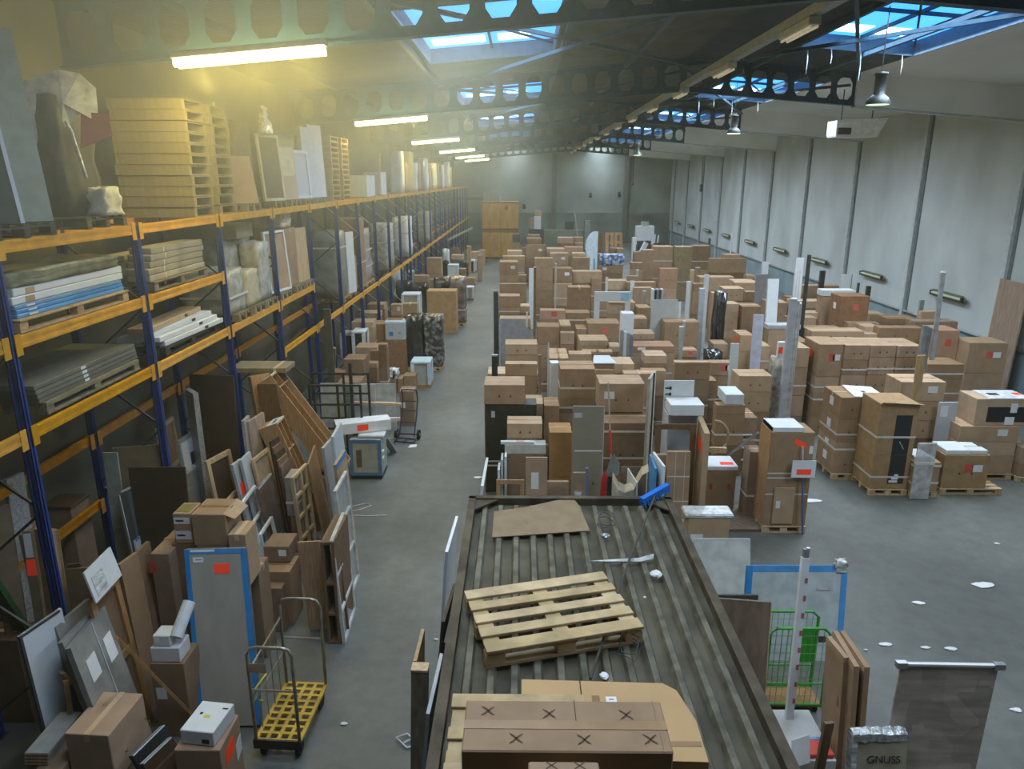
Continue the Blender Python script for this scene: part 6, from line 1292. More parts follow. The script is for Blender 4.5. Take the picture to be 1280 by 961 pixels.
# curved cream shell (moulded seat-like board)
r_ = ony(*cp('Q', 815, 390), 12.4); q = MB(); W_ = .62; prof = [(0, 0, 0), (.12, .05, -.22), (.25, .08, -.3), (.42, .1, -.24), (.56, .1, .05), (.68, .1, .12)]; vs = []
for (x, y, z) in prof: vs += [(x, y, z), (x+.06, y+.45, z-.03)]
q.add(vs, [(2*i, 2*i+1, 2*i+3, 2*i+2) for i in range(len(prof)-1)])
q.slab([(0, 0, 0), (.12, .05, -.22), (.25, .08, -.3), (.42, .1, -.24), (.45, .1, -r_.z), (.02, 0, -r_.z)], (0, .03, 0)); o = q.build('cream_shell', mat('cream_shell', (.52, .44, .31), .6, var=0)); o.location = r_; tag(o, 'curved cream moulded shell standing open side up at the container end', 'shell')
# blue and white boards with red tag
for i, (x0, x1, yt, m, lab) in enumerate(((1042, 1075, 235, BLUEF, 'blue-edged board in the pair with red tags by the broom head'), (1062, 1128, 222, WGLOSS, 'white board with red tags by the broom head'))):
    panel('edge_board', ony(*cp('Q', x1, yt+85), 11.9-.1*i), ony(*cp('Q', x0, yt), 12.6-.1*i), 0, (.02, .05), m, lab, 'board', t=.04, st=((.2, .6, .62, .72, ORANGE, 'orange_sticker'), (.1, .4, .1, .2, ORANGE, 'orange_sticker')) if i else ())
# black pole with white board edge
fpost('F2', 498, 295, 13.9, .03, mat('black_brown_pole', (.05, .03, .025), .5, var=0), 'black pole standing at the left of the white cabinet with hinges', .03, cat='pole')
panel('white_board', ony(*cp('F2', 466, 330), 13.95), ony(*cp('F2', 515, 290), 14.6), 0, (0, 0), mat('pale_tan_board', (.45, .42, .35), .6), 'pale board edge just behind the black pole', t=.05)
# white cabinet with black hinges and white box
A_, B_ = ony(*cp('F2', 582, 355), 13.75), ony(*cp('F2', 822, 355), 13.75); r = empty('white_cabinet', ((A_.x+B_.x)/2, 13.75, 0), 0, 'open white cabinet with three black hinges on its raised back panel', 'cabinet'); w2 = (B_.x-A_.x)/2; zt = A_.z; zb_ = ony(*cp('F2', 600, 570), 13.75).z
MB().box(-w2, w2, .0, .03, 0, zt, ch=.004).build('back_panel', WGLOSS, r)
for z in (.28, .5, .72): q = MB(); q.box(-w2+.02, -w2+.13, -.01, 0, zb_+(zt-zb_)*z-.012, zb_+(zt-zb_)*z+.012); q.box(-w2+.1, -w2+.14, -.015, 0, zb_+(zt-zb_)*z-.03, zb_+(zt-zb_)*z+.03); q.build('hinge', BLACKP, r)
MB().box(-w2, -w2+.02, -.5, 0, 0, zb_).build('side_panel', LGREY, r); MB().box(w2-.02, w2, -.5, 0, 0, zb_).build('side_panel', LGREY, r); MB().box(-w2+.02, w2-.02, -.48, 0, zb_*.45, zb_*.45+.02).build('shelf', WGLOSS, r); MB().box(-w2+.02, w2-.02, -.48, 0, 0, .05).build('plinth', LGREY, r)
carton(r.location.x-w2+.03, r.location.x+w2+.08, 13.2, 13.73, zb_+.003, zb_+.22, 'white box with a brown near edge lying on the white cabinet', WBOX, '')
openframe('timber_frame', ony(*cp('F2', 512, 706), 12.95), ony(*cp('F2', 838, 706), 12.95), 0, (0, .1), WOODD, 'walnut door frame standing before the white cabinet', bw=.1)
panel('cardboard_panel', ony(*cp('K', 325, 385), 12.5), ony(*cp('K', 285, 340), 13.5), 0, (0, 0), CARDL, 'tall cardboard-packed panel with a red sticker, seen edge-on by the walnut frame', t=.1, st=((.2, .7, .78, .88, ORANGE, 'orange_sticker'),))
fpanel('K', 140, 255, 500, 12.3, CARD, 'brown packed panel tied with pale string in squares', t=.1, name='tied_panel', st=tuple([(u, u+.015, 0, 1, STRAP, 'string') for u in (.35, .75)]+[(0, 1, v, v+.01, STRAP, 'string') for v in (.25, .5, .75)]+[(.6, .85, .2, .32, WHITE, 'paper_label')]))
fpanel('K', 70, 140, 515, 12.5, CARDD, 'dark brown packed panel left of the string-tied one', t=.1, name='tied_panel')
# white foam box, box with white lid
pz = [s_ for s_ in SPEC if s_['lab'] and 'under the white foam box' in s_['lab'][0]][0]
A_, B_ = onz(*cp('F2', 1112, 490), pz['zs'][0]+.24), onz(*cp('F2', 1243, 490), pz['zs'][0]+.24)
carton(A_.x-.05, B_.x, pz['y0']+.02, pz['y0']+.72, pz['zs'][0]+.002, pz['zs'][0]+.24, 'white foam box on a brown box at the alley side of the middle block', FOAM, '')
A_, B_ = onz(*cp('K', 305, 800), 0), onz(*cp('K', 465, 800), 0); Y = A_.y; zt = ony(*cp('K', 305, 570), Y).z
o = carton(A_.x, B_.x, Y, Y+.55, 0, zt-.09, 'brown box with two red handle marks and a white lid', CARD, '')
for u in (-.17, .2): patch(o, 'red_mark', (u-.03, -.275, .5*zt), (u+.03, -.275, .5*zt), (u+.03, -.275, .62*zt), (u-.03, -.275, .62*zt), (0, -1, 0), mat('brick_red', (.33, .07, .03), .7, var=0))
o = carton(A_.x-.01, B_.x+.02, Y-.02, Y+.57, zt-.088, zt, 'white lid box with an orange sticker on top of the red-marked box', WBOX, ''); x_ = o.dimensions.x/2
MB().box(.02, x_-.06, -.2, -.05, .088, .091).build('orange_sticker', ORANGE, o)
# strapped tall crate on a pallet with broom and label
A_, B_ = onz(*cp('K', 608, 905), 0), onz(*cp('K', 825, 905), 0); Y = A_.y; w_ = B_.x-A_.x
pallet((A_.x+B_.x)/2, Y+.4, 0, w_, .8, 0, 'pallet under the tall strapped cardboard crate', WOODL, gaps=5)
zt = ony(*cp('K', 700, 405), Y).z
o = carton(A_.x+.01, B_.x-.01, Y+.03, Y+.62, .146, zt, 'tall cardboard crate with orange stickers and straps on a pallet at the near alley corner', CARD, ''); hw = o.dimensions.x/2; H = zt-.146; yf = -.295
patch(o, 'orange_sticker', (hw*.1, yf, H*.88), (hw*.62, yf, H*.83), (hw*.64, yf, H*.88), (hw*.12, yf, H*.94), (0, -1, 0), ORANGE)
for v in (.57, .52, .345): MB().box(-hw, hw*(.1 if v > .5 else 1.), yf-.008, yf, H*v-.012, H*v+.012).build('strap', STRAP, o)
MB().box(-hw-.01, -hw, yf, .29, 0, H).build('corner_edge', WOODM, o); MB().box(-hw*.62, hw*.35, yf-.035, yf, .05, H*.42, ch=.005).build('cardboard_pack', CARDL, o); patch(o, 'paper_label', (-hw*.5, yf-.036, H*.2), (-hw*.3, yf-.036, H*.2), (-hw*.3, yf-.036, H*.28), (-hw*.5, yf-.036, H*.28), (0, -1, 0), WHITE); patch(o, 'paper_label', (hw*.8, yf, H*.78), (hw*.97, yf, H*.78), (hw*.97, yf, H*.86), (hw*.8, yf, H*.86), (0, -1, 0), WHITE)
q = MB().box(-hw*.8, hw*.62, -.28, .28, 0, .09, ch=.005); o2 = q.build('white_slab', WGLOSS); o2.location = (o.location.x-.06, o.location.y+.0, zt+.002); tag(o2, 'white slab lying on top of the tall strapped crate', 'slab'); MB().box(-hw*.8, -hw*.8+.02, -.285, .285, -.001, .092).build('grey_edge', LGREY, o2)
a = Vector((o.location.x+hw*.78, Y-.12, .03)); b = Vector((o.location.x+hw*.42, Y-.03, zt-.25)); r = empty('long_broom', a, 0, 'blue-handled tool with a white plate and orange sticker leaning on the strapped crate', 'broom')
q = MB(); q.tube([(0, 0, 0), (b-a)*.66], .02, 8); q.build('blue_handle', mat('dull_blue', (.08, .12, .28), .4, var=0), r); q = MB(); q.tube([(b-a)*.66, (b-a)], .016, 8); q.build('pale_handle', LGREY, r)
c_ = (b-a)*.74; q = MB(); q.box(c_.x-.22, c_.x+.22, c_.y-.05, c_.y-.03, c_.z-.14, c_.z+.2); q.build('white_plate', WGLOSS, r); patch(r, 'orange_sticker', (c_.x-.13, c_.y-.05, c_.z-.08), (c_.x+.14, c_.y-.05, c_.z-.08), (c_.x+.14, c_.y-.05, c_.z+.03), (c_.x-.13, c_.y-.05, c_.z+.03), (0, -1, 0), ORANGE)
# slanting metal bar, pale tubes and small brown boxes behind it
lath('metal_bar', onz(*cp('K', 440, 520), .9), ony(*cp('K', 592, 402), 13.6), .04, .04, STEEL, 'slanting metal bar rising to the white slab on the strapped crate', 'bar')
pf_ = lambda k, x0, x1, yt, yb, dep, lab, m=CARD, f='t': carton(onz(*cp(k, x0, yb), 0).x, onz(*cp(k, x1, yb), 0).x, onz(*cp(k, x0, yb), 0).y, onz(*cp(k, x0, yb), 0).y+dep, 0, ony(*cp(k, x0, yt), onz(*cp(k, x0, yb), 0).y).z, lab, m, f)
pf_('K', 520, 585, 500, 835, .4, 'narrow brown strapped box behind the strapped crate', CARDD, 'ts')
for i in range(3):
    z = .35+.28*i; p = onz(*cp('K', 475, 640), 0); q = MB(); q.tube([(0, 0, 0), (.55, .05, .02)], .025, 8); q.tube([(0, 0, 0), (0, 0, -.02)], .03, 8); o = q.build('pale_tube', LGREY); o.location = (p.x-.1, p.y+.3+.06*i, z); tag(o, 'pale horizontal tube in the gap by the strapped crate, %s from the floor' % ordn[i], 'tube', 'pale tubes in the gap')
q = MB(); pts = [(.3*math.sin(t_*.35), 0, .35*math.cos(t_*.35)) for t_ in range(0, 10)]; q.tube(pts, .03, 8); o = q.build('curved_strip', CARDL); pp = ony(*cp('K', 395, 430), 13.9); o.location = (pp.x-.1, 13.95, pp.z); tag(o, 'curved cardboard strip hanging loose at the box side', 'strip')
lath('wooden_beam', ony(*cp('K', 308, 487), 13.4), ony(*cp('K', 432, 490), 13.4), .08, .1, WOODL, 'pale wooden beam end lying across behind the white lid box', 'beam')
# mid-depth objects of the middle block
fpanel('F4', 605, 815, 540, 23.6, PGREY, 'square grey panel standing in the middle block', t=.05, name='grey_panel', border=(.02, LGREY, 'tr', 'edge_band'), st=((0, 1, .3, .31, STRAP, 'strap'),))
A_, B_, C_ = ony(*cp('F3', 225, 692), 23.9), ony(*cp('F3', 400, 692), 23.9), ony(*cp('F3', 500, 850), 23.9)
q = MB(); q.slab([(A_.x, 0, 0), (C_.x, 0, 0), (C_.x, 0, C_.z), (C_.x-.18, 0, C_.z+.28), (B_.x+.05, 0, A_.z-.12), (B_.x, 0, A_.z), (A_.x, 0, A_.z)], (0, .04, 0)); o = q.build('grey_worktop_panel', mat('lilac_grey', (.27, .265, .27), .5, var=0)); o.location = (0, 23.9, 0); tag(o, 'grey panel with one curved corner at the aisle side of the middle block', 'panel'); MB().box(A_.x-.02, A_.x, 0, .04, 0, A_.z).build('edge_band', LGREY, o)
for i, (k, x, yt, Y, w_, m, lab, d_) in enumerate((('F3', 478, 290, 33.0, .25, FOAM, 'tall pale foam strip standing by the tallest strapped stack', .1), ('F4', 452, 390, 31.4, .16, WBOX, 'white upright profile beside the white metal frame', .08), ('F4', 247, 360, 30.2, .1, WBOX, 'thin white upright at the left of the light brown box', .06), ('F4', 548, 470, 28.6, .13, mat('pale_pinkish_post', (.42, .36, .32), .7), 'pale pinkish post left of the square grey panel', .1),
        ('F4', 490, 300, 38.5, .16, mat('pale_tan_board', (.45, .42, .35)), 'short pale post among the far middle-block boxes', .1), ('F4', 1047, 340, 28.2, .17, WBOX, 'white post before the wide box at the alley edge', .08), ('F4', 1010, 450, 25.2, .18, mat('clear_tube_film', (.48, .51, .54), .2, noise=.12, nscale=8, spec=.8, alpha=.8), 'clear film-wrapped upright tube at the alley', .12), ('F4', 902, 395, 31.0, .16, WBOX, 'white post by the cross-strapped stack', .1), ('F4', 930, 300, 36.4, .2, CARDL, 'tan upright board right of the cross-strapped stack', .1), ('F4', 974, 282, 37.4, .24, CARD, 'brown round-topped post right of the tan upright board', .1), ('M', 437, 180, 42.6, .08, WBOX, 'thin white pole rising high before the far wall-block cartons', .05),
        ('F4', 845, 755, 20.6, .12, mat('pale_grey_bar', (.35, .36, .33), .5), 'grey post at the front of the big box by the alley', .08), ('F4', 868, 710, 20.7, .07, mat('pale_tan_board', (.45, .42, .35)), 'pale slanting lath beside the grey post by the alley', .05), ('F4', 1070, 45, 48.0, .14, mat('dark_green_post', (.06, .09, .09), .6), 'dark post by the panelled wall at the far alley', .1), ('E', 435, 455, 28.0, .1, CARDD, 'brown lath at the left of the pinkish box, middle block', .08), ('F3', 440, 640, 24.3, .05, LGREY, 'thin pale pole before the curved-corner grey panel', .04), ('F3', 672, 250, 33.2, .07, mat('pale_tan_board', (.45, .42, .35)), 'pale lath against the second tall stack, middle block', .05))):
    fpost(k, x, yt, Y, w_, m, lab, d_, dx=.12 if 'slanting' in lab else 0., cap=(.02, WBOX, 'end_cap'))
# white metal frame
A_, B_ = ony(*cp('F4', 150, 478), 27.4), ony(*cp('F4', 440, 470), 27.4); r = empty('white_metal_frame', ((A_.x+B_.x)/2, 27.4, 0), 0, 'white goal-shaped metal frame in the middle block', 'frame'); w2 = (B_.x-A_.x)/2
MB().box(-w2, w2, 0, .12, A_.z-.36, A_.z).build('top_panel', WGLOSS, r); MB().box(-w2, -w2+.2, 0, .12, 0, A_.z-.36).build('leg', WGLOSS, r); MB().box(w2-.2, w2, 0, .12, 0, A_.z-.36).build('leg', WGLOSS, r); MB().box(w2*.45, w2*.9, -.02, 0, A_.z-.33, A_.z-.03).build('blue_film', mat('pale_blue_film', (.3, .5, .6), .3), r)
# galvanised tubes bundle
for i, (dx, m) in enumerate(((0, STEEL), (.1, LGREY), (.2, STEEL), (.29, mat('blue_steel', (.24, .28, .33), .4, metal=.5)))):
    p = ony(*cp('F4', 365, 785), 19.6); q = MB(); q.box(-.045, .045, -.04, .04, 0, p.z-.05*i+.02, ch=.01); o = q.build('steel_profile', m); o.location = (p.x+dx, 19.6+.02*i, 0); tag(o, 'upright profile in the galvanised bundle of the middle block, %s from the aisle' % ordn[i], 'profile', 'galvanised profile bundle'); MB().box(-.05, .05, -.045, .045, (p.z)*.7, p.z*.7+.04).build('strap', STRAP, o)
carton(*(lambda a, b: (a.x, b.x, 20.5, 20.9))(ony(*cp('F4', 368, 655), 20.5), ony(*cp('F4', 465, 655), 20.5)), 0, ony(*cp('F4', 368, 650), 20.5).z, 'white-lidded box behind the galvanised profile bundle', WBOX, 'r')
for i in range(5): fpanel('F4', 612+18*i, 628+18*i, 458+5*(i % 2), 27.9+.1*i, [WGLOSS, BLACKP, PGREY, DGREY, LGREY][i], 'board edge in the tight bunch behind the square grey panel, %s from the aisle' % ordn[i], t=.3, name='board_edge', cat='board', group='board bunch behind the grey panel', lean=0)
fpanel('F4', 820, 842, 560, 23.7, WBOX, 'white strip right beside the square grey panel', t=.1, name='white_strip', cat='strip')
q = MB(); A_, B_ = ony(*cp('F1', 905, 222), 18.0), ony(*cp('F1', 1092, 222), 18.0); C_ = ony(*cp('F1', 940, 140), 18.9); 
q.slab([(0, 0, 0), (B_.x-A_.x, 0, 0), (B_.x-A_.x-.08, .85, .0), (.1, .85, .0)], (0, 0, .025)); o = q.build('grey_sheet', LGREY); o.location = (A_.x, 18.0, A_.z); tag(o, 'flat grey sheet lying across boxes in the middle block', 'sheet'); MB().box(.02, B_.x-A_.x-.02, -.004, 0, 0, .025).build('edge_band', WGLOSS, o)
carton(A_.x+.05, B_.x-.05, 18.05, 18.7, 0, A_.z-.003, 'box under the flat grey sheet, middle block', CARD, 'p')
# arched white panel and blue cover
A_, B_ = ony(*cp('P', 765, 500), 47.5), ony(*cp('P', 826, 500), 47.5); T_ = ony(*cp('P', 800, 357), 47.5); w_ = B_.x-A_.x; zt = T_.z
q = MB(); arc = [(w_*.75-w_*.75*math.cos(math.pi/2*i/8), 0, zt-1.05+1.05*math.sin(math.pi/2*i/8)) for i in range(9)]
q.slab([(w_*.35, 0, 0), (w_, 0, 0), (w_, 0, zt)]+arc[::-1]+[(w_*.12, 0, zt*.55)], (0, .08, 0)); o = q.build('arched_panel', mat('pale_blue_white', (.60, .70, .74), .5, var=0)); o.location = (A_.x, 47.5, 0); tag(o, 'white quarter-arched panel standing high over the far middle block', 'panel'); MB().box(w_*.72, w_*.8, -.02, 0, 0, 1.7).build('blue_strip', BLUEF, o)
bs = [s_ for s_ in SPEC if s_['lab'] and 'under the blue-covered' in s_['lab'][0]][0]
wrapped(bs['x0']+.05, bs['x1']+.1, bs['y0']+.05, bs['y1'], bs['zs'][0]+.002, bs['zs'][0]+.62, 'crumpled blue and white covered thing on a far box', mat('blue_white_cover', (.12, .25, .62), .5, var=0, noise=.5, nscale=5, col2=(.6, .66, .7), nlo=.45, nhi=.6), 'cover', 'blue_cover', 3, .07)
# wall block
fpanel('F5', 642, 735, 55, 22.6, WGLOSS, 'tall white panel standing high in the wall block', t=.1, yb=440, name='tall_white_panel', lean=.15, border=(.015, DGREY, 'r', 'dark_edge'))
A_ = ony(*cp('F5', 642, 440), 22.6); carton(A_.x-.1, A_.x+.75, 22.35, 23.0, 0, A_.z-.004, 'box under the tall white panel, wall block', CARD, 'ps')
q = MB().box(-.5, .5, -.2, .2, 0, .14, ch=.01); o = q.build('white_tray', LGREY); pp = ony(*cp('F5', 740, 430), 21.9); o.location = (pp.x+.1, 22.05, pp.z-.1); tag(o, 'flat white tray beside the foot of the tall white panel', 'tray'); MB().box(-.48, .48, -.202, -.2, .02, .1).build('grey_face', PGREY, o)
carton(pp.x-.35, pp.x+.55, 21.86, 22.26, 0, pp.z-.104, 'strapped box under the flat white tray, wall block', CARD, 's')
fpanel('F5', 528, 610, 340, 19.6, mat('pale_lilac_panel', (.52, .53, .60), .4), 'pale lilac panel at the alley edge of the wall block', t=.05, name='lilac_panel', lean=.1)
fpanel('F5', 345, 412, 572, 18.2, LGREY, 'light grey panel at the alley before the orange-tagged boxes', t=.05, name='alley_panel', lean=.1)
fpanel('F5', 545, 665, 18, 28.0, mat('lilac_grey', (.27, .265, .27)), 'grey panel behind the tall white panel, wall block', t=.05, name='grey_panel')
fpanel('M', 662, 705, 390, 31.5, WGLOSS, 'small white panel above the grey panel by the panelled wall', t=.05, name='white_panel')
fpanel('M', 905, 962, 362, 23.4, WBOX, 'tall white slotted panel by the clear upright, wall block', t=.08, name='slotted_panel', st=((.25, .38, .2, .9, LGREY, 'slot'), (.6, .7, .2, .9, LGREY, 'slot')))
CT = mat('clear_tube_film', (.40, .43, .46), .2)
for i, (x, dx) in enumerate(((845, 0), (868, 0), (888, 0))):
    p = ony(*cp('F5', x, 205+20*i), 17.2); q = MB(); q.box(-.09, .09, -.05, .05, 0, p.z, ch=.02); o = q.build('film_wrapped_profile', [CT, mat('pale_wrapped_post', (.42, .38, .33), .3, noise=.3, nscale=8), CT][i]); o.location = (p.x, 17.2+.03*i, 0); tag(o, 'film-wrapped upright profile before the strapped stack, %s from the alley' % ordn[i], 'profile', 'film-wrapped upright profiles'); MB().box(-.095, .095, -.055, .055, .9, .93).build('strap', STRAP, o)
fpost('M', 1000, 340, 22.2, .09, DSTEEL, 'dark slim pole right of the tall white slotted panel', cat='pole'); fpost('M', 1096, 455, 27.0, .16, DSTEEL, 'short dark post by the panelled wall', cat='post'); fpost('G', 452, 245, 27.5, .14, DSTEEL, 'second short dark post by the panelled wall', cat='post'); fpost('G', 398, 228, 28.2, .08, mat('dark_green_post', (.06, .09, .09)), 'thin dark green post by the panelled wall', cat='post')
fpost('G', 736, 320, 25.0, .14, mat('grey_green_post', (.25, .28, .26), .6), 'grey-green post end above the wall-side boxes', .1)
fpanel('G', 315, 366, 182, 26.2, WGLOSS, 'small white panel standing by the panelled wall', t=.05, name='white_panel', border=(.02, DGREY, 'r', 'dark_edge'))
pp = ony(*cp('G', 205, 300), 24.6); carton(pp.x, pp.x+1.1, 24.6, 25.1, pp.z-.0, pp.z+.2, 'white flat box lying behind the tall dark box with a red label', WBOX, ''); carton(pp.x+.02, pp.x+1.08, 24.62, 25.1, 0, pp.z-.003, 'box carrying the white flat box, wall block', CARD, 'p')
lath('steel_pole', ony(*cp('G', 788, 640), 17.3)*1.0, ony(*cp('G', 850, 165), 17.6), .09, .07, STEEL, 'tall galvanised slotted pole leaning at the wall-side stack', 'pole', up=(0, 1, 0), cap=(.05, WBOX, 'end_cap'))
for i in range(3):
    p = ony(*cp('G', 752+18*i, 455+8*i), 17.5); q = MB(); q.box(-.05, .05, -.05, .05, 0, p.z); o = q.build('steel_profile', STEEL); o.location = (p.x, 17.5+.05*i, 0); tag(o, 'galvanised profile below the leaning slotted pole, %s from the alley' % ordn[i], 'profile', 'galvanised profiles at the wall stack'); MB().box(-.055, .055, -.055, .055, 1., 1.04).build('strap', STRAP, o)
o = panel('wooden_board', Vector((15.55, 22.4, 3.5)), Vector((15.7, 24.0, 3.5)), 0, (.12, 0), mat('pinkish_wall_board', (.34, .25, .19), .6, noise=.2, nscale=2, stretch=(8, 8, 1)), 'pinkish wooden board leaning on the panelled wall', 'board', t=.05, border=(.05, WOODL, 'r', 'edge_band'))
lath('wooden_post', ony(*cp('H', 632, 345), 15.5), ony(*cp('H', 662, 105), 15.5), .17, .05, WOODL, 'pale wooden post leaning before the top box behind the open-fronted boxes', 'post', up=(0, 1, 0))
fpanel('F5', 728, 800, 562, 17.6, WBOX, 'white upright carton with a red sticker before the strapped stack', t=.12, yb=690, name='white_carton', cat='carton', lean=0, st=((0, .5, .3, .7, ORANGE, 'orange_sticker'),))
wrapped(*(lambda a, b: (a.x, b.x, 17.55, 18.0))(ony(*cp('F5', 705, 690), 17.55), ony(*cp('F5', 800, 690), 17.55)), 0, ony(*cp('F5', 705, 695), 17.55).z, 'clear film-wrapped bundle carrying the white upright carton', mat('hazy_bundle', (.36, .34, .30), .25, noise=.4, nscale=8, spec=.7), 'bundle', 'wrapped_bundle', 3, .03)
wrapped(*(lambda a, b: (a.x, b.x, 21.6, 22.2))(ony(*cp('F5', 170, 560), 21.6), ony(*cp('F5', 290, 560), 21.6)), 0, 1.55, 'dark glossy film-wrapped bundle low at the alley', FILMD, 'bundle', 'wrapped_bundle', 7, .04)
wrapped(*(lambda a, b: (a.x, b.x, 24.2, 24.8))(ony(*cp('F5', 232, 350), 24.2), ony(*cp('F5', 300, 350), 24.2)), 0, ony(*cp('F5', 240, 165), 24.2).z, 'tall dark film-wrapped bundle beside the slim strapped stack', FILMD, 'bundle', 'wrapped_bundle', 8, .04)
# near wall-block cluster: lids, film, pallets
def top_of(txt): return [s_ for s_ in SPEC if s_['lab'] and txt in s_['lab'][0]][0]
s_ = top_of('four-high stack with a white'); q = MB(); q.slab([(-.2, -.5, 0), (.48, -.52, 0), (.5, .25, .015), (-.1, .4, .015)], (0, 0, .02)); o = q.build('white_board', WGLOSS); o.location = ((s_['x0']+s_['x1'])/2+.12, s_['y0']+.5, s_['zs'][0]+.004); tag(o, 'white board lying askew on the four-high stack', 'board'); MB().box(.1, .18, -.2, -.1, .03, .034).build('print_mark', PRINT, o)
pallet((s_['x0']+s_['x1'])/2, s_['y0']+.45, -.0, .1, .1, 0, 'x', WOODP) if 0 else None
s_ = top_of('upper open-fronted'); w_ = s_['x1']-s_['x0']
for nm in ('upper open-fronted', 'lower open-fronted'):
    o = [x for x in C.objects if str(x.get('label', '')).startswith(nm)][0]; bb = o.dimensions; hw = bb.x/2
    MB().box(-hw*.12, hw*.72, -bb.y/2-.004, -bb.y/2-.001, .12*(nm[0] == 'l'), bb.z*(.78 if nm[0] == 'u' else .99)).build('black_opening', BLACKP, o)  # black sheet on the closed front paints the shade of an open inside
    if nm[0] == 'u': q = MB(); q.slab([(-hw*1.02, -bb.y/2-.12, bb.z+.06), (hw*1.05, -bb.y/2-.14, bb.z+.02), (hw, -bb.y/2, bb.z), (-hw, -bb.y/2, bb.z)], (0, 0, .006)); q.build('open_flap', CARDL, o); q = MB(); q.bar((hw*.2, -bb.y/2-.01, .3), (hw*.45, -bb.y/2-.01, .14), .05, .01); q.build('tape_piece', LGREY, o)
    else:
        for i in range(3): MB().box(-hw*.05+.05*i, hw*.4, -bb.y/2-.012-.004*i, -bb.y/2-.006, .15+.07*i, .2+.07*i).build('paper', WHITE, o)
s2 = top_of('large single box with pink'); 
for x0, x1, y0, y1, h, lab in ((s2['x0']+.03, s2['x0']+.55, s2['y0']+.03, s2['y0']+.6, .1, 'white flat box on the large single box, alley side'), (s2['x0']+.58, s2['x1']-.05, s2['y0']+.05, s2['y0']+.3, .09, 'closer slim white box on the large single box'), (s2['x0']+.56, s2['x1']-.1, s2['y0']+.34, s2['y0']+.58, .09, 'rear slim white box on the large single box')): carton(x0, x1, y0, y1, s2['zs'][0]+.002, s2['zs'][0]+h, lab, WBOX, '')
s3 = top_of('shallow box wrapped'); carton(s3['x0']+.05, s3['x1']-.15, s3['y0']+.1, s3['y0']+.6, s3['zs'][0]+.002, s3['zs'][0]+.09, 'white flat box on the shallow strapped box', WBOX, '')
p = ony(*cp('H', 715, 585), s3['y0']-.12); q = MB(); q.box(-.2, .2, -.03, .03, 0, p.z, ch=.02); o = q.build('clear_film_tube', mat('hazy_clear', (.55, .56, .55), .2, alpha=.6, noise=.3, nscale=6, spec=.8)); o.location = (p.x-.05, s3['y0']-.09, 0); tag(o, 'clear film-wrapped flat tube standing before the shallow strapped box', 'tube'); MB().box(-.205, .205, -.035, .035, p.z*.62, p.z*.62+.04).build('strap', STRAP, o)
fpanel('H', 765, 865, 362, 15.95, LGREY, 'pale grey panel standing between the top box and the film-wrapped appliance', t=.05, name='grey_panel', lean=0, st=((.1, .5, .8, .95, WHITE, 'paper_label'),))
s4 = top_of('tan box under the film'); zt = s4['zs'][0]
o = carton(s4['x0']+.3, s4['x1']+.15, s4['y0']+.05, s4['y0']+.75, zt+.003, zt+.62, 'appliance box half covered with white film and black panels', CARDL, 'w'); bb = o.dimensions; hw, hd, h = bb.x/2, bb.y/2, bb.z
MB().box(-hw*.55, hw*1.0, -hd-.006, -hd-.001, .08, h*.7).build('black_panel', BLACKP, o); MB().box(-hw*.55, hw+.01, -hd-.01, hd*.9, h, h+.02).build('film_cover', mat('white_wrinkled_film', (.62, .65, .66), .3, noise=.3, nscale=9), o); MB().box(hw*.3, hw*.55, -hd-.01, -hd-.006, .3, .52).build('paper_label', WHITE, o); MB().box(hw*.15, hw*.5, -hd-.012, -hd-.006, .02, .2).build('paper_label', WHITE, o); MB().box(-hw*.3, hw*.1, -hd*.3, hd*.2, h+.02, h+.024).build('black_print', PRINT, o); MB().box(hw*.7, hw*.95, -hd*.2, hd*.2, h+.02, h+.03).build('orange_sticker', ORANGE, o)
# ================================================================ RACK SIDE OF THE AISLE, FAR END
def fl(k, x0, x1, yb): a, b = onz(*cp(k, x0, yb), 0), onz(*cp(k, x1, yb), 0); return a.x, b.x, (a.y+b.y)/2
def zt_(k, x, yt, Y): return ony(*cp(k, x, yt), Y).z
# blue-framed cabinet with white box on top
x0, x1, Y = fl('O', 172, 340, 868); zt = zt_('O', 200, 655, Y)
r = empty('blue_framed_cabinet', ((x0+x1)/2, Y, 0), 0, 'cabinet wrapped in blue edge film on a skid at the aisle', 'cabinet'); w2 = (x1-x0)/2
MB().box(-w2, w2, .0, .7, .09, zt, ch=.01).build('body', mat('pale_grey_cabinet', (.36, .37, .32), .5, var=0), r)
for a in ((-w2-.01, -w2+.07, .09, zt), (w2-.07, w2+.01, .09, zt), (-w2+.07, w2-.07, .09, .16), (-w2+.07, w2-.07, zt-.07, zt+.01)): MB().box(a[0], a[1], -.015, .02, a[2], a[3]).build('blue_edge', mat('slate_blue_film', (.10, .19, .33), .4, var=0), r)
MB().box(-w2*.6, -w2*.25, -.004, .0, zt*.3, zt*.75).build('brown_patch', mat('brown_patch', (.16, .11, .07), .6), r); MB().box(-w2, w2, 0, .7, .0, .09).build('skid', BLACKP, r)
for v in (.45, .62): MB().box(w2, w2+.03, .1, .25, zt*v, zt*v+.05).build('side_clip', FOAM, r)
a, b = ony(*cp('O', 120, 640), Y+.2), ony(*cp('O', 310, 600), Y+.5); o = MB().box(-.62, .62, -.2, .2, 0, .26, ch=.01).build('long_white_box', WBOX); o.location = (r.location.x-.12, Y+.42, zt+.09); o.rotation_euler = (0, 0, .35); tag(o, 'long white box with an orange sticker on the blue-framed cabinet', 'box'); patch(o, 'orange_sticker', (-.15, -.2, .06), (.1, -.2, .06), (.1, -.2, .2), (-.15, -.2, .2), (0, -1, 0), ORANGE); MB().box(-.623, -.62, -.2, .2, 0, .26).build('brown_end', CARD, o)
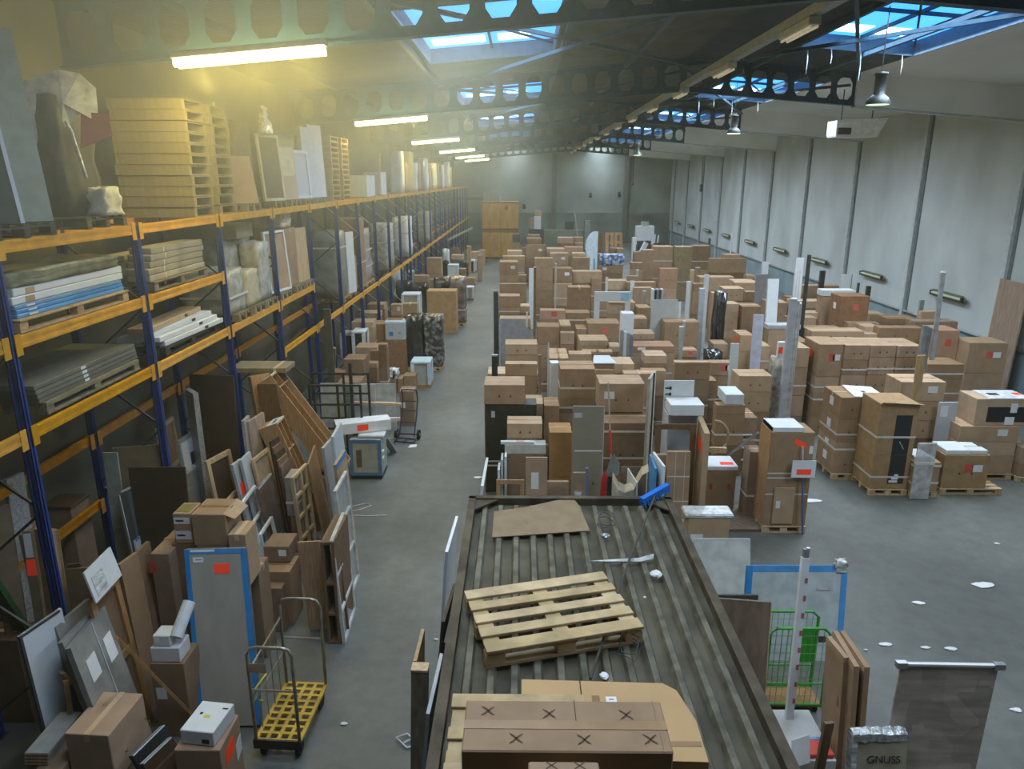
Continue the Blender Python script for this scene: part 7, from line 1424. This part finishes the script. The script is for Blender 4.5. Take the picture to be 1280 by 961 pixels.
o = MB().box(-.3, .3, -.26, .26, 0, .07, ch=.02).build('film_pack', FOAM); o.location = (r.location.x+.12, Y+.36, zt+.012); tag(o, 'white film pack under the long white box', 'pack'); MB().box(-.2, .2, -.262, -.26, .02, .03).build('film_seam', LGREY, o)
# steel stillages with white panels
for i, (xa, xb, yt, yb, Y, lab) in enumerate((('-40', 262, 288, 640, 16.6, 'tall black tube stillage frame before the white panels'), ('-60', 218, 352, 660, 16.0, 'lower black tube stillage frame, closest to the oak carcasses'))):
    A_, B_ = ony(*cp('O', float(xa), yt), Y), ony(*cp('O', xb, yt), Y); r = empty('stillage_frame', (A_.x, Y, 0), 0, lab, 'stillage'); w_ = B_.x-A_.x; zt = A_.z
    for j, u in enumerate((0., .55, 1.)): q = MB(); q.bar((u*w_, 0, 0), (u*w_, 0, zt), .05); q.build('post', DSTEEL, r)
    for v in (1., .78, .5): q = MB(); q.bar((0, 0, zt*v-.02), (w_, 0, zt*v-.02), .04); q.build('cross_bar', DSTEEL, r)
    q = MB(); q.bar((0, .6, .05), (w_, .6, .05), .05); q.bar((0, 0, .05), (0, .6, .05), .05); q.bar((w_, 0, .05), (w_, .6, .05), .05); q.build('base_frame', DSTEEL, r)
fpost('O', 163, 235, 16.3, .07, DSTEEL, 'tall black pole standing through the stillage frames', cat='pole')
fpost('O', 148, 350, 16.9, .2, mat('grey_green_post', (.25, .28, .26)), 'flat grey upright board beside the tall black pole', .04, name='upright_board', cat='board')
PW = mat('dim_white_panel', (.47, .48, .46), .5, var=.06)
for i, (x0, x1, yt, Y, m, st, lab) in enumerate(((0, 130, 345, 17.6, PW, (), 'dim white panel behind the stillage frames, closest to the rack'), (135, 300, 350, 17.4, PW, (), 'second dim white panel behind the stillage frames'), (225, 410, 348, 18.2, mat('film_covered_panel', (.42, .43, .41), .3, noise=.2, nscale=5), ((0, 1, .66, .69, WBOX, 'white_rail'),), 'wide film-covered panel behind the stillage frames'))):
    fpanel('O', x0, x1, yt, Y, m, lab, t=.04, name='white_panel', st=st)
lath('wooden_bar', ony(*cp('O', 180, 450), 17.1), ony(*cp('O', 440, 460), 17.3), .08, .06, WOODL, 'long pale wooden bar across the white panels at the aisle', 'bar')
lath('pink_white_bar', ony(*cp('O', 180, 545), 16.9), ony(*cp('O', 438, 540), 17.2), .08, .08, mat('pinkish_white', (.55, .46, .46), .5), 'long pinkish white bar across the panels at the aisle, below the wooden bar', 'bar')
fpanel('O', 350, 415, 400, 18.3, mat('clear_blue_panel', (.40, .46, .50), .25), 'clear film panel with blue band leaning by the hand truck', t=.03, name='film_panel', st=((.3, .5, 0, 1, mat('pale_blue_film', (.3, .5, .6)), 'blue_band'),))
for i in range(2): lath('grey_profile', onz(*cp('O', 395+14*i, 718), .02), ony(*cp('O', 350+10*i, 645), 16.7), .12, .03, PGREY, ['grey metal profile leaning low right of the blue-framed cabinet', 'second grey metal profile, white-edged, right of the blue-framed cabinet'][i], 'profile')
# hand truck
x0, x1, Y = fl('O', 430, 535, 640); r = empty('hand_truck', ((x0+x1)/2, Y-.1, 0), math.radians(-6), 'dark blue hand truck tipped by the upright labelled box', 'hand truck'); HT = mat('dark_navy_steel', (.03, .035, .07), .4, metal=.3, var=0)
for sg in (-1, 1):
    q = MB(); q.tube([(sg*.2, -.1, .1), (sg*.2, .25, .6), (sg*.2, .42, 1.0), (sg*.2, .3, 1.25)], .018, 8); q.build('rail', HT, r)
    q = MB(); q.tube([(sg*.3-.03, 0, .13), (sg*.3+.03, 0, .13)], .13, 16); w_ = q.build('wheel', RUBBER, r); q = MB(); q.tube([(sg*.3-.035, 0, .13), (sg*.3+.035, 0, .13)], .05, 10); q.build('hub', STEEL, w_)
for v in (.4, .7, .95): q = MB(); q.tube([(-.2, .25*v+.05, v), (.2, .25*v+.05, v)], .013, 6); q.build('cross_bar', HT, r)
q = MB(); q.bar((-.3, 0, .13), (.3, 0, .13), .03); q.build('axle', HT, r); q = MB()
for y in (-.12, -.38): q.bar((-.25, y, .06), (.25, y, .03), .03)
for x in (-.25, 0, .25): q.bar((x, -.1, .05), (x, -.4, .03), .03)
q.build('toe_plate', HT, r); q = MB(); q.tube([(-.2, .3, 1.25), (.0, .2, 1.3), (.2, .3, 1.25)], .018, 8); q.build('handle', HT, r)
# appliances with white foam corners
def appliance(k, x0, x1, yt, yb, dep, body, foam, label, name='foam_cornered_appliance', cat='appliance', pal=False):
    xa, xb, Y = fl(k, x0, x1, yb); z1 = zt_(k, (x0+x1)/2, yt, Y); w2 = (xb-xa)/2; r = empty(name, ((xa+xb)/2, Y, 0), 0, label, cat); z0 = .1
    MB().box(-w2+.05, w2-.05, .05, dep-.05, z0, z1-.06).build('body', body, r)
    for sx in (-1, 1):
        for sy in (0, 1): MB().box(sx*w2, sx*(w2-.11), sy*dep, sy*dep+(.11 if sy == 0 else -.11), z0, z1-.08, ch=.01).build('foam_corner', foam, r)
    MB().box(-w2, w2, 0, dep, z1-.08, z1, ch=.02).build('foam_lid', foam, r); MB().box(-w2, w2, 0, dep, 0, z0).build('skid', WOODM, r); return r, (xa, xb, Y, z1)
BF = mat('pale_blue_foam', (.50, .60, .66), .6, var=.04, noise=.08)
r1, g1 = appliance('O', 120, 205, 75, 290, .7, DGREY, FOAM, 'dark appliance with white foam corners, closest to the rack')
r1, g1 = appliance('O', 185, 258, 62, 330, .7, BLACKP, FOAM, 'tall black appliance with white foam corners beside the reddish box')
r1, g1 = appliance('O', 498, 606, 228, 370, .75, mat('pale_grey_cabinet', (.36, .37, .32)), BF, 'pale blue foam-packed appliance on a skid at the aisle')
r1, g1 = appliance('N', 662, 805, 497, 850, .8, mat('pale_tan_board', (.45, .42, .35)), FOAM, 'big white foam portal around boxes, left of the tall double carton')
r1, g1 = appliance('N', 690, 750, 315, 500, .8, DGREY, FOAM, 'white-framed dark appliance below the low rack beam')
r1, g1 = appliance('N', 1025, 1110, 262, 480, .7, WBOX, BF, 'white boxed appliance standing over the dark wrapped goods')
r1, g1 = appliance('N', 1185, 1240, 225, 328, .9, BLACKP, FOAM, 'white-framed dark appliance at the aisle, closer of two far ones'); r1, g1 = appliance('N', 1245, 1280, 220, 318, .9, BLACKP, FOAM, 'white-framed dark appliance at the aisle, farther of two far ones')
r1, g1 = appliance('N', 1170, 1230, 440, 545, .7, PGREY, FOAM, 'white-framed grey appliance on a pallet past the tall double carton')
s_ = top_of('dark reddish box below'); 
r_ = empty('blue_white_freezer', ((s_['x0']+s_['x1'])/2, s_['y0']+.05, s_['zs'][0]+.003), 0, 'pale blue-white boxed appliance on top of the dark reddish box', 'appliance'); w2 = (s_['x1']-s_['x0'])/2*.95
MB().box(-w2, w2, 0, .6, 0, .62, ch=.02).build('body', LGREY, r_); MB().box(-w2-.01, w2+.01, -.01, .61, .56, .66, ch=.02).build('foam_lid', BF, r_); MB().box(-w2*.6, -w2*.2, -.005, -.001, .15, .3).build('blue_print', BLUEF, r_); MB().box(w2*.3, w2*.6, -.005, -.001, .2, .3).build('grey_print', PGREY, r_)
# film-wrapped pallets
def wpal(k, x0, x1, yt, yb, dep, label, m=FILMD, st=(.5,), n=8, seed=1, pal=True):
    xa, xb, Y = fl(k, x0, x1, yb); z1 = zt_(k, (x0+x1)/2, yt, Y)
    if pal: pallet((xa+xb)/2, Y+dep/2, 0, xb-xa, dep, 0, 'pallet under the '+label, WOODL, detail=False, gaps=5)
    return wrapped(xa+.02, xb-.02, Y+.03, Y+dep-.03, .146 if pal else 0, z1, label, m, 'wrapped goods', 'film_wrapped_load', seed, .03, st, n=n)
wpal('N', 690, 832, 676, 1110, .8, 'black film-wrapped load at the aisle, rack-side half', st=()); wpal('N', 838, 985, 676, 1112, .8, 'black film-wrapped load at the aisle, aisle-side half', mat('grey_black_film', (.10, .10, .095), .2, noise=.7, nscale=6, spec=.9, bump=1., col2=(.42, .42, .41), nlo=.45, nhi=.75, var=0), (), seed=2)
wpal('N', 915, 1040, 372, 720, 1., 'dark film-wrapped load behind the tall double carton', st=(), seed=3, pal=False); wpal('N', 1042, 1168, 370, 755, 1., 'brown and dark film-wrapped load at the aisle past the tall double carton', mat('brown_film_load', (.18, .13, .11), .25, noise=.5, nscale=5, spec=.8, bump=.8, var=0), (.3,), seed=4)
wpal('N', 612, 735, 400, 700, .9, 'dark wrapped load below the rack beam, rack side', st=(), seed=5, pal=False); wpal('N', 738, 862, 418, 700, .9, 'dark wrapped load left of the tall double carton', st=(), seed=6, pal=False)
None and wpal('N', 428, 542, 765, 960, .7, 'small grey film-wrapped load among the rack-side goods', mat('grey_black_film', (.10, .10, .095)), (), seed=7, pal=False)
q = wrapped(*(lambda a, b: (a.x, b.x, a.y+.05, a.y+.5))(onz(*cp('O', 352, 405), 0), onz(*cp('O', 420, 405), 0)), zt_('O', 380, 322, onz(*cp('O', 380, 405), 0).y)+.005, zt_('O', 380, 280, onz(*cp('O', 380, 405), 0).y), 'heap of white film and straps on the brown box beside the hand truck', FOAM, 'film', 'film_heap', 4, .06)
p_ = ony(*cp('N', 1010, 140), 41.); 
for i, (k, x0, x1, yt, yb, m, lab) in enumerate((('N', 985, 1030, 140, 230, FOAM, 'white wrapped thing amid the far rack-side goods'), ('N', 1120, 1180, 240, 290, BLACKP, 'black bags near the white boxed appliance'), ('N', 940, 1020, 232, 300, BLACKP, 'black bags behind the framed brown boxes'), ('N', 600, 660, 300, 400, FOAM, 'white film bag below the low rack beam'))):
    xa, xb, Y = fl(k, x0, x1, yb+(260 if x0 == 600 else 140)); wrapped(xa, xb, Y, Y+.7, 0, zt_(k, x0, yt, Y), lab, m, 'wrapped goods', 'wrapped_bag', i, .08)
lath('tan_board', onz(*cp('O', 70, 330), .0), ony(*cp('O', 68, 145), 20.0), .2, .05, WOODL, 'pale tan board standing upright by the rack posts', 'board', up=(0, 1, 0))
fpost('O', 38, -60, 18.9, .18, mat('dark_olive_post', (.085, .085, .06), .8), 'grey-green timber post standing by the lower beam of the rack', .1, cat='post')
carton(-4.9, -4.3, 18.8, 19.5, 0, 1.35, 'dim brown box behind the white panels at the rack', CARDD, 't'); carton(-5.1, -4.5, 20.4, 21.1, 0, 1.6, 'tall dim brown box at the rack posts behind the appliances', CARDD, 'tp'); carton(-5.2, -4.5, 22.4, 23.1, 0, 1.5, 'dim tan box at the rack posts by the foam corners', CARD, 'tp'); carton(-5.2, -4.4, 25.2, 26.0, 0, 1.7, 'brown box at the rack posts behind the black wrapped load', CARD, 't')
# litter: white paper and twine on the aisle
xa, xb, Y = fl('O', 482, 524, 698); q = MB(); q.slab([(0, 0, 0), (xb-xa, .05, 0), (xb-xa, .22, .01), (.02, .18, .01)], (0, 0, .006)); o = q.build('paper_sheet', WHITE); o.location = (xa, Y, .002); tag(o, 'white sheet of paper on the aisle floor by the hand truck', 'paper')
p = onz(455, 640, 0); q = MB(); q.tube([(-.35, 0, .01), (-.1, .1, .01), (.1, .3, .01), (-.05, .4, .01), (-.3, .25, .01)], .008, 5); q.tube([(-.3, -.15, .01), (.1, -.2, .01), (.5, -.15, .01)], .009, 5); o = q.build('twine', FOAM); o.location = p; tag(o, 'loose white twine on the aisle floor before the blue-framed cabinet', 'twine')
for i, (px, py, w_) in enumerate(((1107, 806, .09), (1157, 810, .07), (1188, 811, .1), (1082, 813, .03), (1015, 626, .2), (1230, 732, .2), (1148, 754, .1), (1060, 842, .05), (500, 520, .08), (489, 433, .12), (430, 905, .05), (545, 800, .04), (1270, 888, .08), (598, 597, .1), (1060, 705, .06), (1246, 680, .06), (545, 508, .06), (600, 465, .08))):
    if i in (7, 8, 9, 16, 17, 14): continue
    p = onz(px, py, 0); blob('paper_scrap', (p.x, p.y, .0), w_, w_*.5, .025, WHITE, ['white paper scrap on the open floor, closest to the green cage', 'middle white scrap of the row on the open floor', 'white scrap on the open floor by the parquet board', 'tiny white scrap beside the closest paper scrap', 'pale film scrap at the foot of the strapped crate', 'pale strip of litter on the open floor toward the picture edge', 'small pale curl on the open floor', 'tiny scrap before the cardboard-packed slabs', 'white scrap in mid aisle beside the hand-truck box', 'white scrap in the aisle beyond the hand truck', 'tiny scrap on the floor beside the trolley', 'tiny scrap in the aisle near the container', 'white scrap at the picture edge by the parquet board', 'white scrap at the aisle corner of the middle block', 'tiny speck of litter behind the striped pole', 'tiny speck of litter toward the wall', 'white scrap in the aisle before the dark cabinet', 'white scrap in the aisle along the middle block'][i], 'litter', i)
# ---- far end: timber vaults, cage, pallets, odds and ends
VW = mat('vault_plywood', (.42, .25, .085), .7, var=.05, noise=.15, nscale=2, stretch=(3, 3, .6))
Y = 63.5; xa, xm, xb = ony(603, 322, Y).x, ony(626, 322, Y).x, ony(648, 322, Y).x; H = ony(620, 252, Y).z/2
for i, (x0, x1, k, lab) in enumerate(((xa, xm, 0, 'lower timber storage vault on the aisle side, by the far wall'), (xm, xb, 0, 'lower timber storage vault half hidden by boxes, by the far wall'), (xa, xm, 1, 'upper timber storage vault on the aisle side, by the far wall'), (xm, xb, 1, 'upper timber storage vault with stencil marks, by the far wall'))):
    r = empty('timber_vault', ((x0+x1)/2, Y, k*(H+.004)), 0, lab, 'crate', 'timber storage vaults'); w2 = (x1-x0)/2-.01
    MB().box(-w2, w2, 0, 1.6, .1, H).build('body', VW, r); MB().box(-w2, w2, 0, 1.6, 0, .1).build('skid', WOODD, r)
    for u in (-w2+.08, -.04, .04, w2-.08): MB().box(u-.05, u+.05, -.03, 0, .1, H).build('batten', VW, r)
    for v in (.12, H-.1): MB().box(-w2, w2, -.04, 0, v-.05, v+.05).build('rail', WOODD, r)
    if i == 3: MB().box(-w2*.55, -w2*.2, -.032, -.03, H*.72, H*.84).build('stencil_mark', PRINT, r)
r = empty('wire_cage', (xa+.9, Y+.1, 2*H+.012), 0, 'grey wire cage on top of the timber vaults', 'cage'); w2 = .75
for z in (.0, .35, .7):
    q = MB(); P = [(-w2, 0, z), (w2, 0, z), (w2, .9, z), (-w2, .9, z)]
    for i in range(4): q.bar(P[i], P[(i+1) % 4], .05)
    q.build('frame_ring', PGREY, r)
for i in range(8):
    for y in (0, .9): q = MB(); q.bar((-w2+i*2*w2/7, y, 0), (-w2+i*2*w2/7, y, .7), .035); q.build('bar', PGREY, r)
MB().box(-w2+.1, w2-.1, .1, .8, .01, .6).build('grey_content', mat('grey_green_post', (.25, .28, .26)), r)
def far(k, x0, x1, yt, Y, m, label, name, cat, dep=.6, z0=None, yb=None, f='t'):
    a, b = ony(*cp(k, x0, yt), Y), ony(*cp(k, x1, yt), Y); zl = 0. if yb is None else max(0, ony(*cp(k, x0, yb), Y).z)
    return carton(a.x, b.x, Y, Y+dep, zl, a.z, label, m, f, name=name, cat=cat)
far('P', 402, 440, 372, 60, DGREY, 'black-faced box before the lower vaults', 'dark_box', 'box', yb=410); far('P', 400, 440, 410, 60.1, CARD, 'brown box under the black-faced box by the vaults', 'far_box', 'box')
far('P', 515, 548, 255, 66, CARDL, 'tan box on the odds and ends by the far wall', 'far_box', 'box', yb=280); far('P', 512, 545, 282, 66, WBOX, 'white appliance with dark stripes by the far wall', 'far_appliance', 'appliance', yb=345)
far('P', 488, 512, 290, 66.2, CARDP, 'small pinkish box by the white far appliance', 'far_box', 'box', yb=345); far('P', 485, 560, 346, 65.8, DGREY, 'dark cabinet carrying the odds and ends by the far wall', 'far_cabinet', 'cabinet', yb=None)
far('P', 665, 710, 308, 72, DGREY, 'dark monitor-like panel on the far low shelf', 'dark_panel_box', 'panel', .2, yb=352)
lath('steel_tube', Vector((ony(*cp('P', 740, 380), 70).x, 70, 0)), ony(*cp('P', 713, 250), 70), .12, .12, PGREY, 'slanting grey tube by the far wall', 'tube'); far('P', 765, 790, 303, 71, mat('grey_green_post', (.25, .28, .26)), 'grey cylinder-like bin by the far wall', 'far_bin', 'bin', .8)
far('P', 550, 770, 350, 71.3, mat('grey_green_shelf', (.20, .23, .17), .7), 'long grey-green low shelf along the far wall', 'low_shelf', 'shelf', 1.)
for i, (x0, x1, lab) in enumerate(((832, 866, 'pallet standing on edge by the far wall, beside the arched panel'), (868, 908, 'second pallet standing on edge by the far wall'), (912, 952, 'third pallet standing on edge by the far wall'))):
    a, b = ony(*cp('P', x0, 362), 62), ony(*cp('P', x1, 362), 62); openframe('upright_pallet', (a.x, 62, a.z), (b.x, 62, a.z), 0, (0, .3), WOODD if i == 0 else WOODM, lab, 'pallet', bw=.25, t=.2, rails=(.33, .66))
r_, = [empty('white_water_heater', ony(*cp('P', 1065, 400), 64)*1.0, 0, 'white boxy machine on dark base in the far corner', 'machine')]; r_.location.z = 0
zt = ony(*cp('P', 1065, 330), 64).z; MB().box(-.75, .75, 0, .9, 1.2, zt).build('cabinet', WBOX, r_); MB().box(-.7, .7, .05, .85, 0, 1.2).build('base', DGREY, r_); MB().box(-.3, .3, .2, .6, zt, zt+.35).build('top_box', PGREY, r_)
far('P', 1030, 1095, 405, 58, BLACKP, 'black crate in the far corner', 'black_crate', 'crate'); far('P', 1005, 1022, 388, 59, WBOX, 'small white canister in the far corner', 'canister', 'canister')
for i in range(3): lath('white_chair_frame', ony(*cp('P', 1095+16*i, 415), 60), ony(*cp('P', 1100+16*i, 368+4*i), 60), .1, .1, LGREY, 'white tube piece in the far corner, %s from the white machine' % ordn[i], 'tube', group='white tubes in the far corner')
lath('white_roll', ony(*cp('P', 1042, 470), 52), ony(*cp('P', 1072, 412), 52), .3, .3, FOAM, 'slanting white roll among the far dark cartons', 'roll')
R = random.Random(21)
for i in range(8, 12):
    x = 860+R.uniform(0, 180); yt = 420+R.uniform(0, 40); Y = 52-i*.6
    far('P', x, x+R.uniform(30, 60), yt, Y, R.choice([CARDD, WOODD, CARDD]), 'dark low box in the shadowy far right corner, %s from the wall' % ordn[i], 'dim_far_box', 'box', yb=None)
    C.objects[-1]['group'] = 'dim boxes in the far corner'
for i, (px, py, lab) in enumerate(((738, 244, 'small dark alarm box on the far wall, left'), (774, 243, 'small dark alarm box on the far wall, right'), (655, 258, 'small dark box on the far wall beside the vaults'))):
    p = ony(px, py, YF-.1); o = MB().box(-.14, .14, 0, .08, -.25, .25).build('wall_box', DGREY); o.location = (p.x, YF-.09, p.z); tag(o, lab, 'wall box'); MB().box(-.05, .2, -.02, 0, -.2, -.05).build('switch', BLACKP, o)
p = onx(886, 235, XR); o = MB().box(-.12, 0, -.25, .25, -.3, .3).build('hanging_controller', BLACKP); o.location = (XR-.6, p.y, p.z); tag(o, 'black controller box hanging on a cable before the panelled wall', 'controller'); q = MB(); q.tube([(-.06, 0, .3), (-.06, 0, zr(15.4)-p.z)], .02, 5); q.build('cable', DSTEEL, o)
p = ony(791, 232, 62); q = MB(); q.tube([(0, 0, 0), (0, 0, zr(p.x)-p.z)], .03, 5); o = q.build('hanging_cable', DSTEEL); o.location = p; tag(o, 'cable hanging from the roof before the far wall', 'cable'); blob('x', (0, 0, 0), .1, .1, .2, DSTEEL, '', '', 3); o2 = C.objects[-1]; o2.name = 'plug'; o2.parent = o
for k_ in ('label', 'category'): 
    if k_ in o2: del o2[k_]
lath('orange_brace', ony(560, 300, 52), ony(590, 285, 60), .12, .12, STEEL, 'loose steel brace by the end of the pallet rack', 'brace')
# ================================================================ CAMERA, WORLD
cam = bpy.data.cameras.new('camera'); co = bpy.data.objects.new('camera', cam); C.objects.link(co)
cam.sensor_width = 36; cam.lens = F/1280*36; cam.clip_end = 300
co.location = (0, 0, CH); co.rotation_euler = (math.pi/2-PITCH, 0, YAW)
bpy.context.scene.camera = co
w = bpy.data.worlds.new('world'); bpy.context.scene.world = w; w.use_nodes = True
bg = w.node_tree.nodes['Background']; bg.inputs[0].default_value = (.5, .7, 1, 1); bg.inputs[1].default_value = 1.
vs = bpy.context.scene.view_settings; vs.view_transform = 'Standard'; vs.exposure = -0.18; vs.look = 'None'
bpy.context.scene.cycles.use_denoising = True
bpy.context.scene.cycles.max_bounces = 5
# added tinted haze on the rack side, imitating lens glare round the lit battens
N, L = w.node_tree.nodes, w.node_tree.links
vsn = N.new('ShaderNodeVolumeScatter'); vsn.inputs['Color'].default_value = (.95, .90, .58, 1); vsn.inputs['Anisotropy'].default_value = .2
geo = N.new('ShaderNodeNewGeometry'); sp = N.new('ShaderNodeSeparateXYZ'); L.new(geo.outputs['Position'], sp.inputs[0]); last = None
for ax, lo, hi in ((0, 2.5, -4.), (2, 4.9, 7.3), (1, 44., 8.)):
    mr = N.new('ShaderNodeMapRange'); mr.interpolation_type = 'SMOOTHSTEP'; L.new(sp.outputs[ax], mr.inputs['Value']); mr.inputs['From Min'].default_value = lo; mr.inputs['From Max'].default_value = hi
    if last is None: last = mr.outputs[0]
    else:
        mm_ = N.new('ShaderNodeMath'); mm_.operation = 'MULTIPLY'; L.new(last, mm_.inputs[0]); L.new(mr.outputs[0], mm_.inputs[1]); last = mm_.outputs[0]
ma = N.new('ShaderNodeMath'); ma.operation = 'MULTIPLY_ADD'; L.new(last, ma.inputs[0]); ma.inputs[1].default_value = .04; ma.inputs[2].default_value = .0008
L.new(ma.outputs[0], vsn.inputs['Density']); L.new(vsn.outputs[0], N['World Output'].inputs['Volume'])
w.cycles.volume_step_size = 9.0
bpy.context.scene.cycles.volume_max_steps = 8
bpy.context.scene.cycles.adaptive_threshold = 0.06
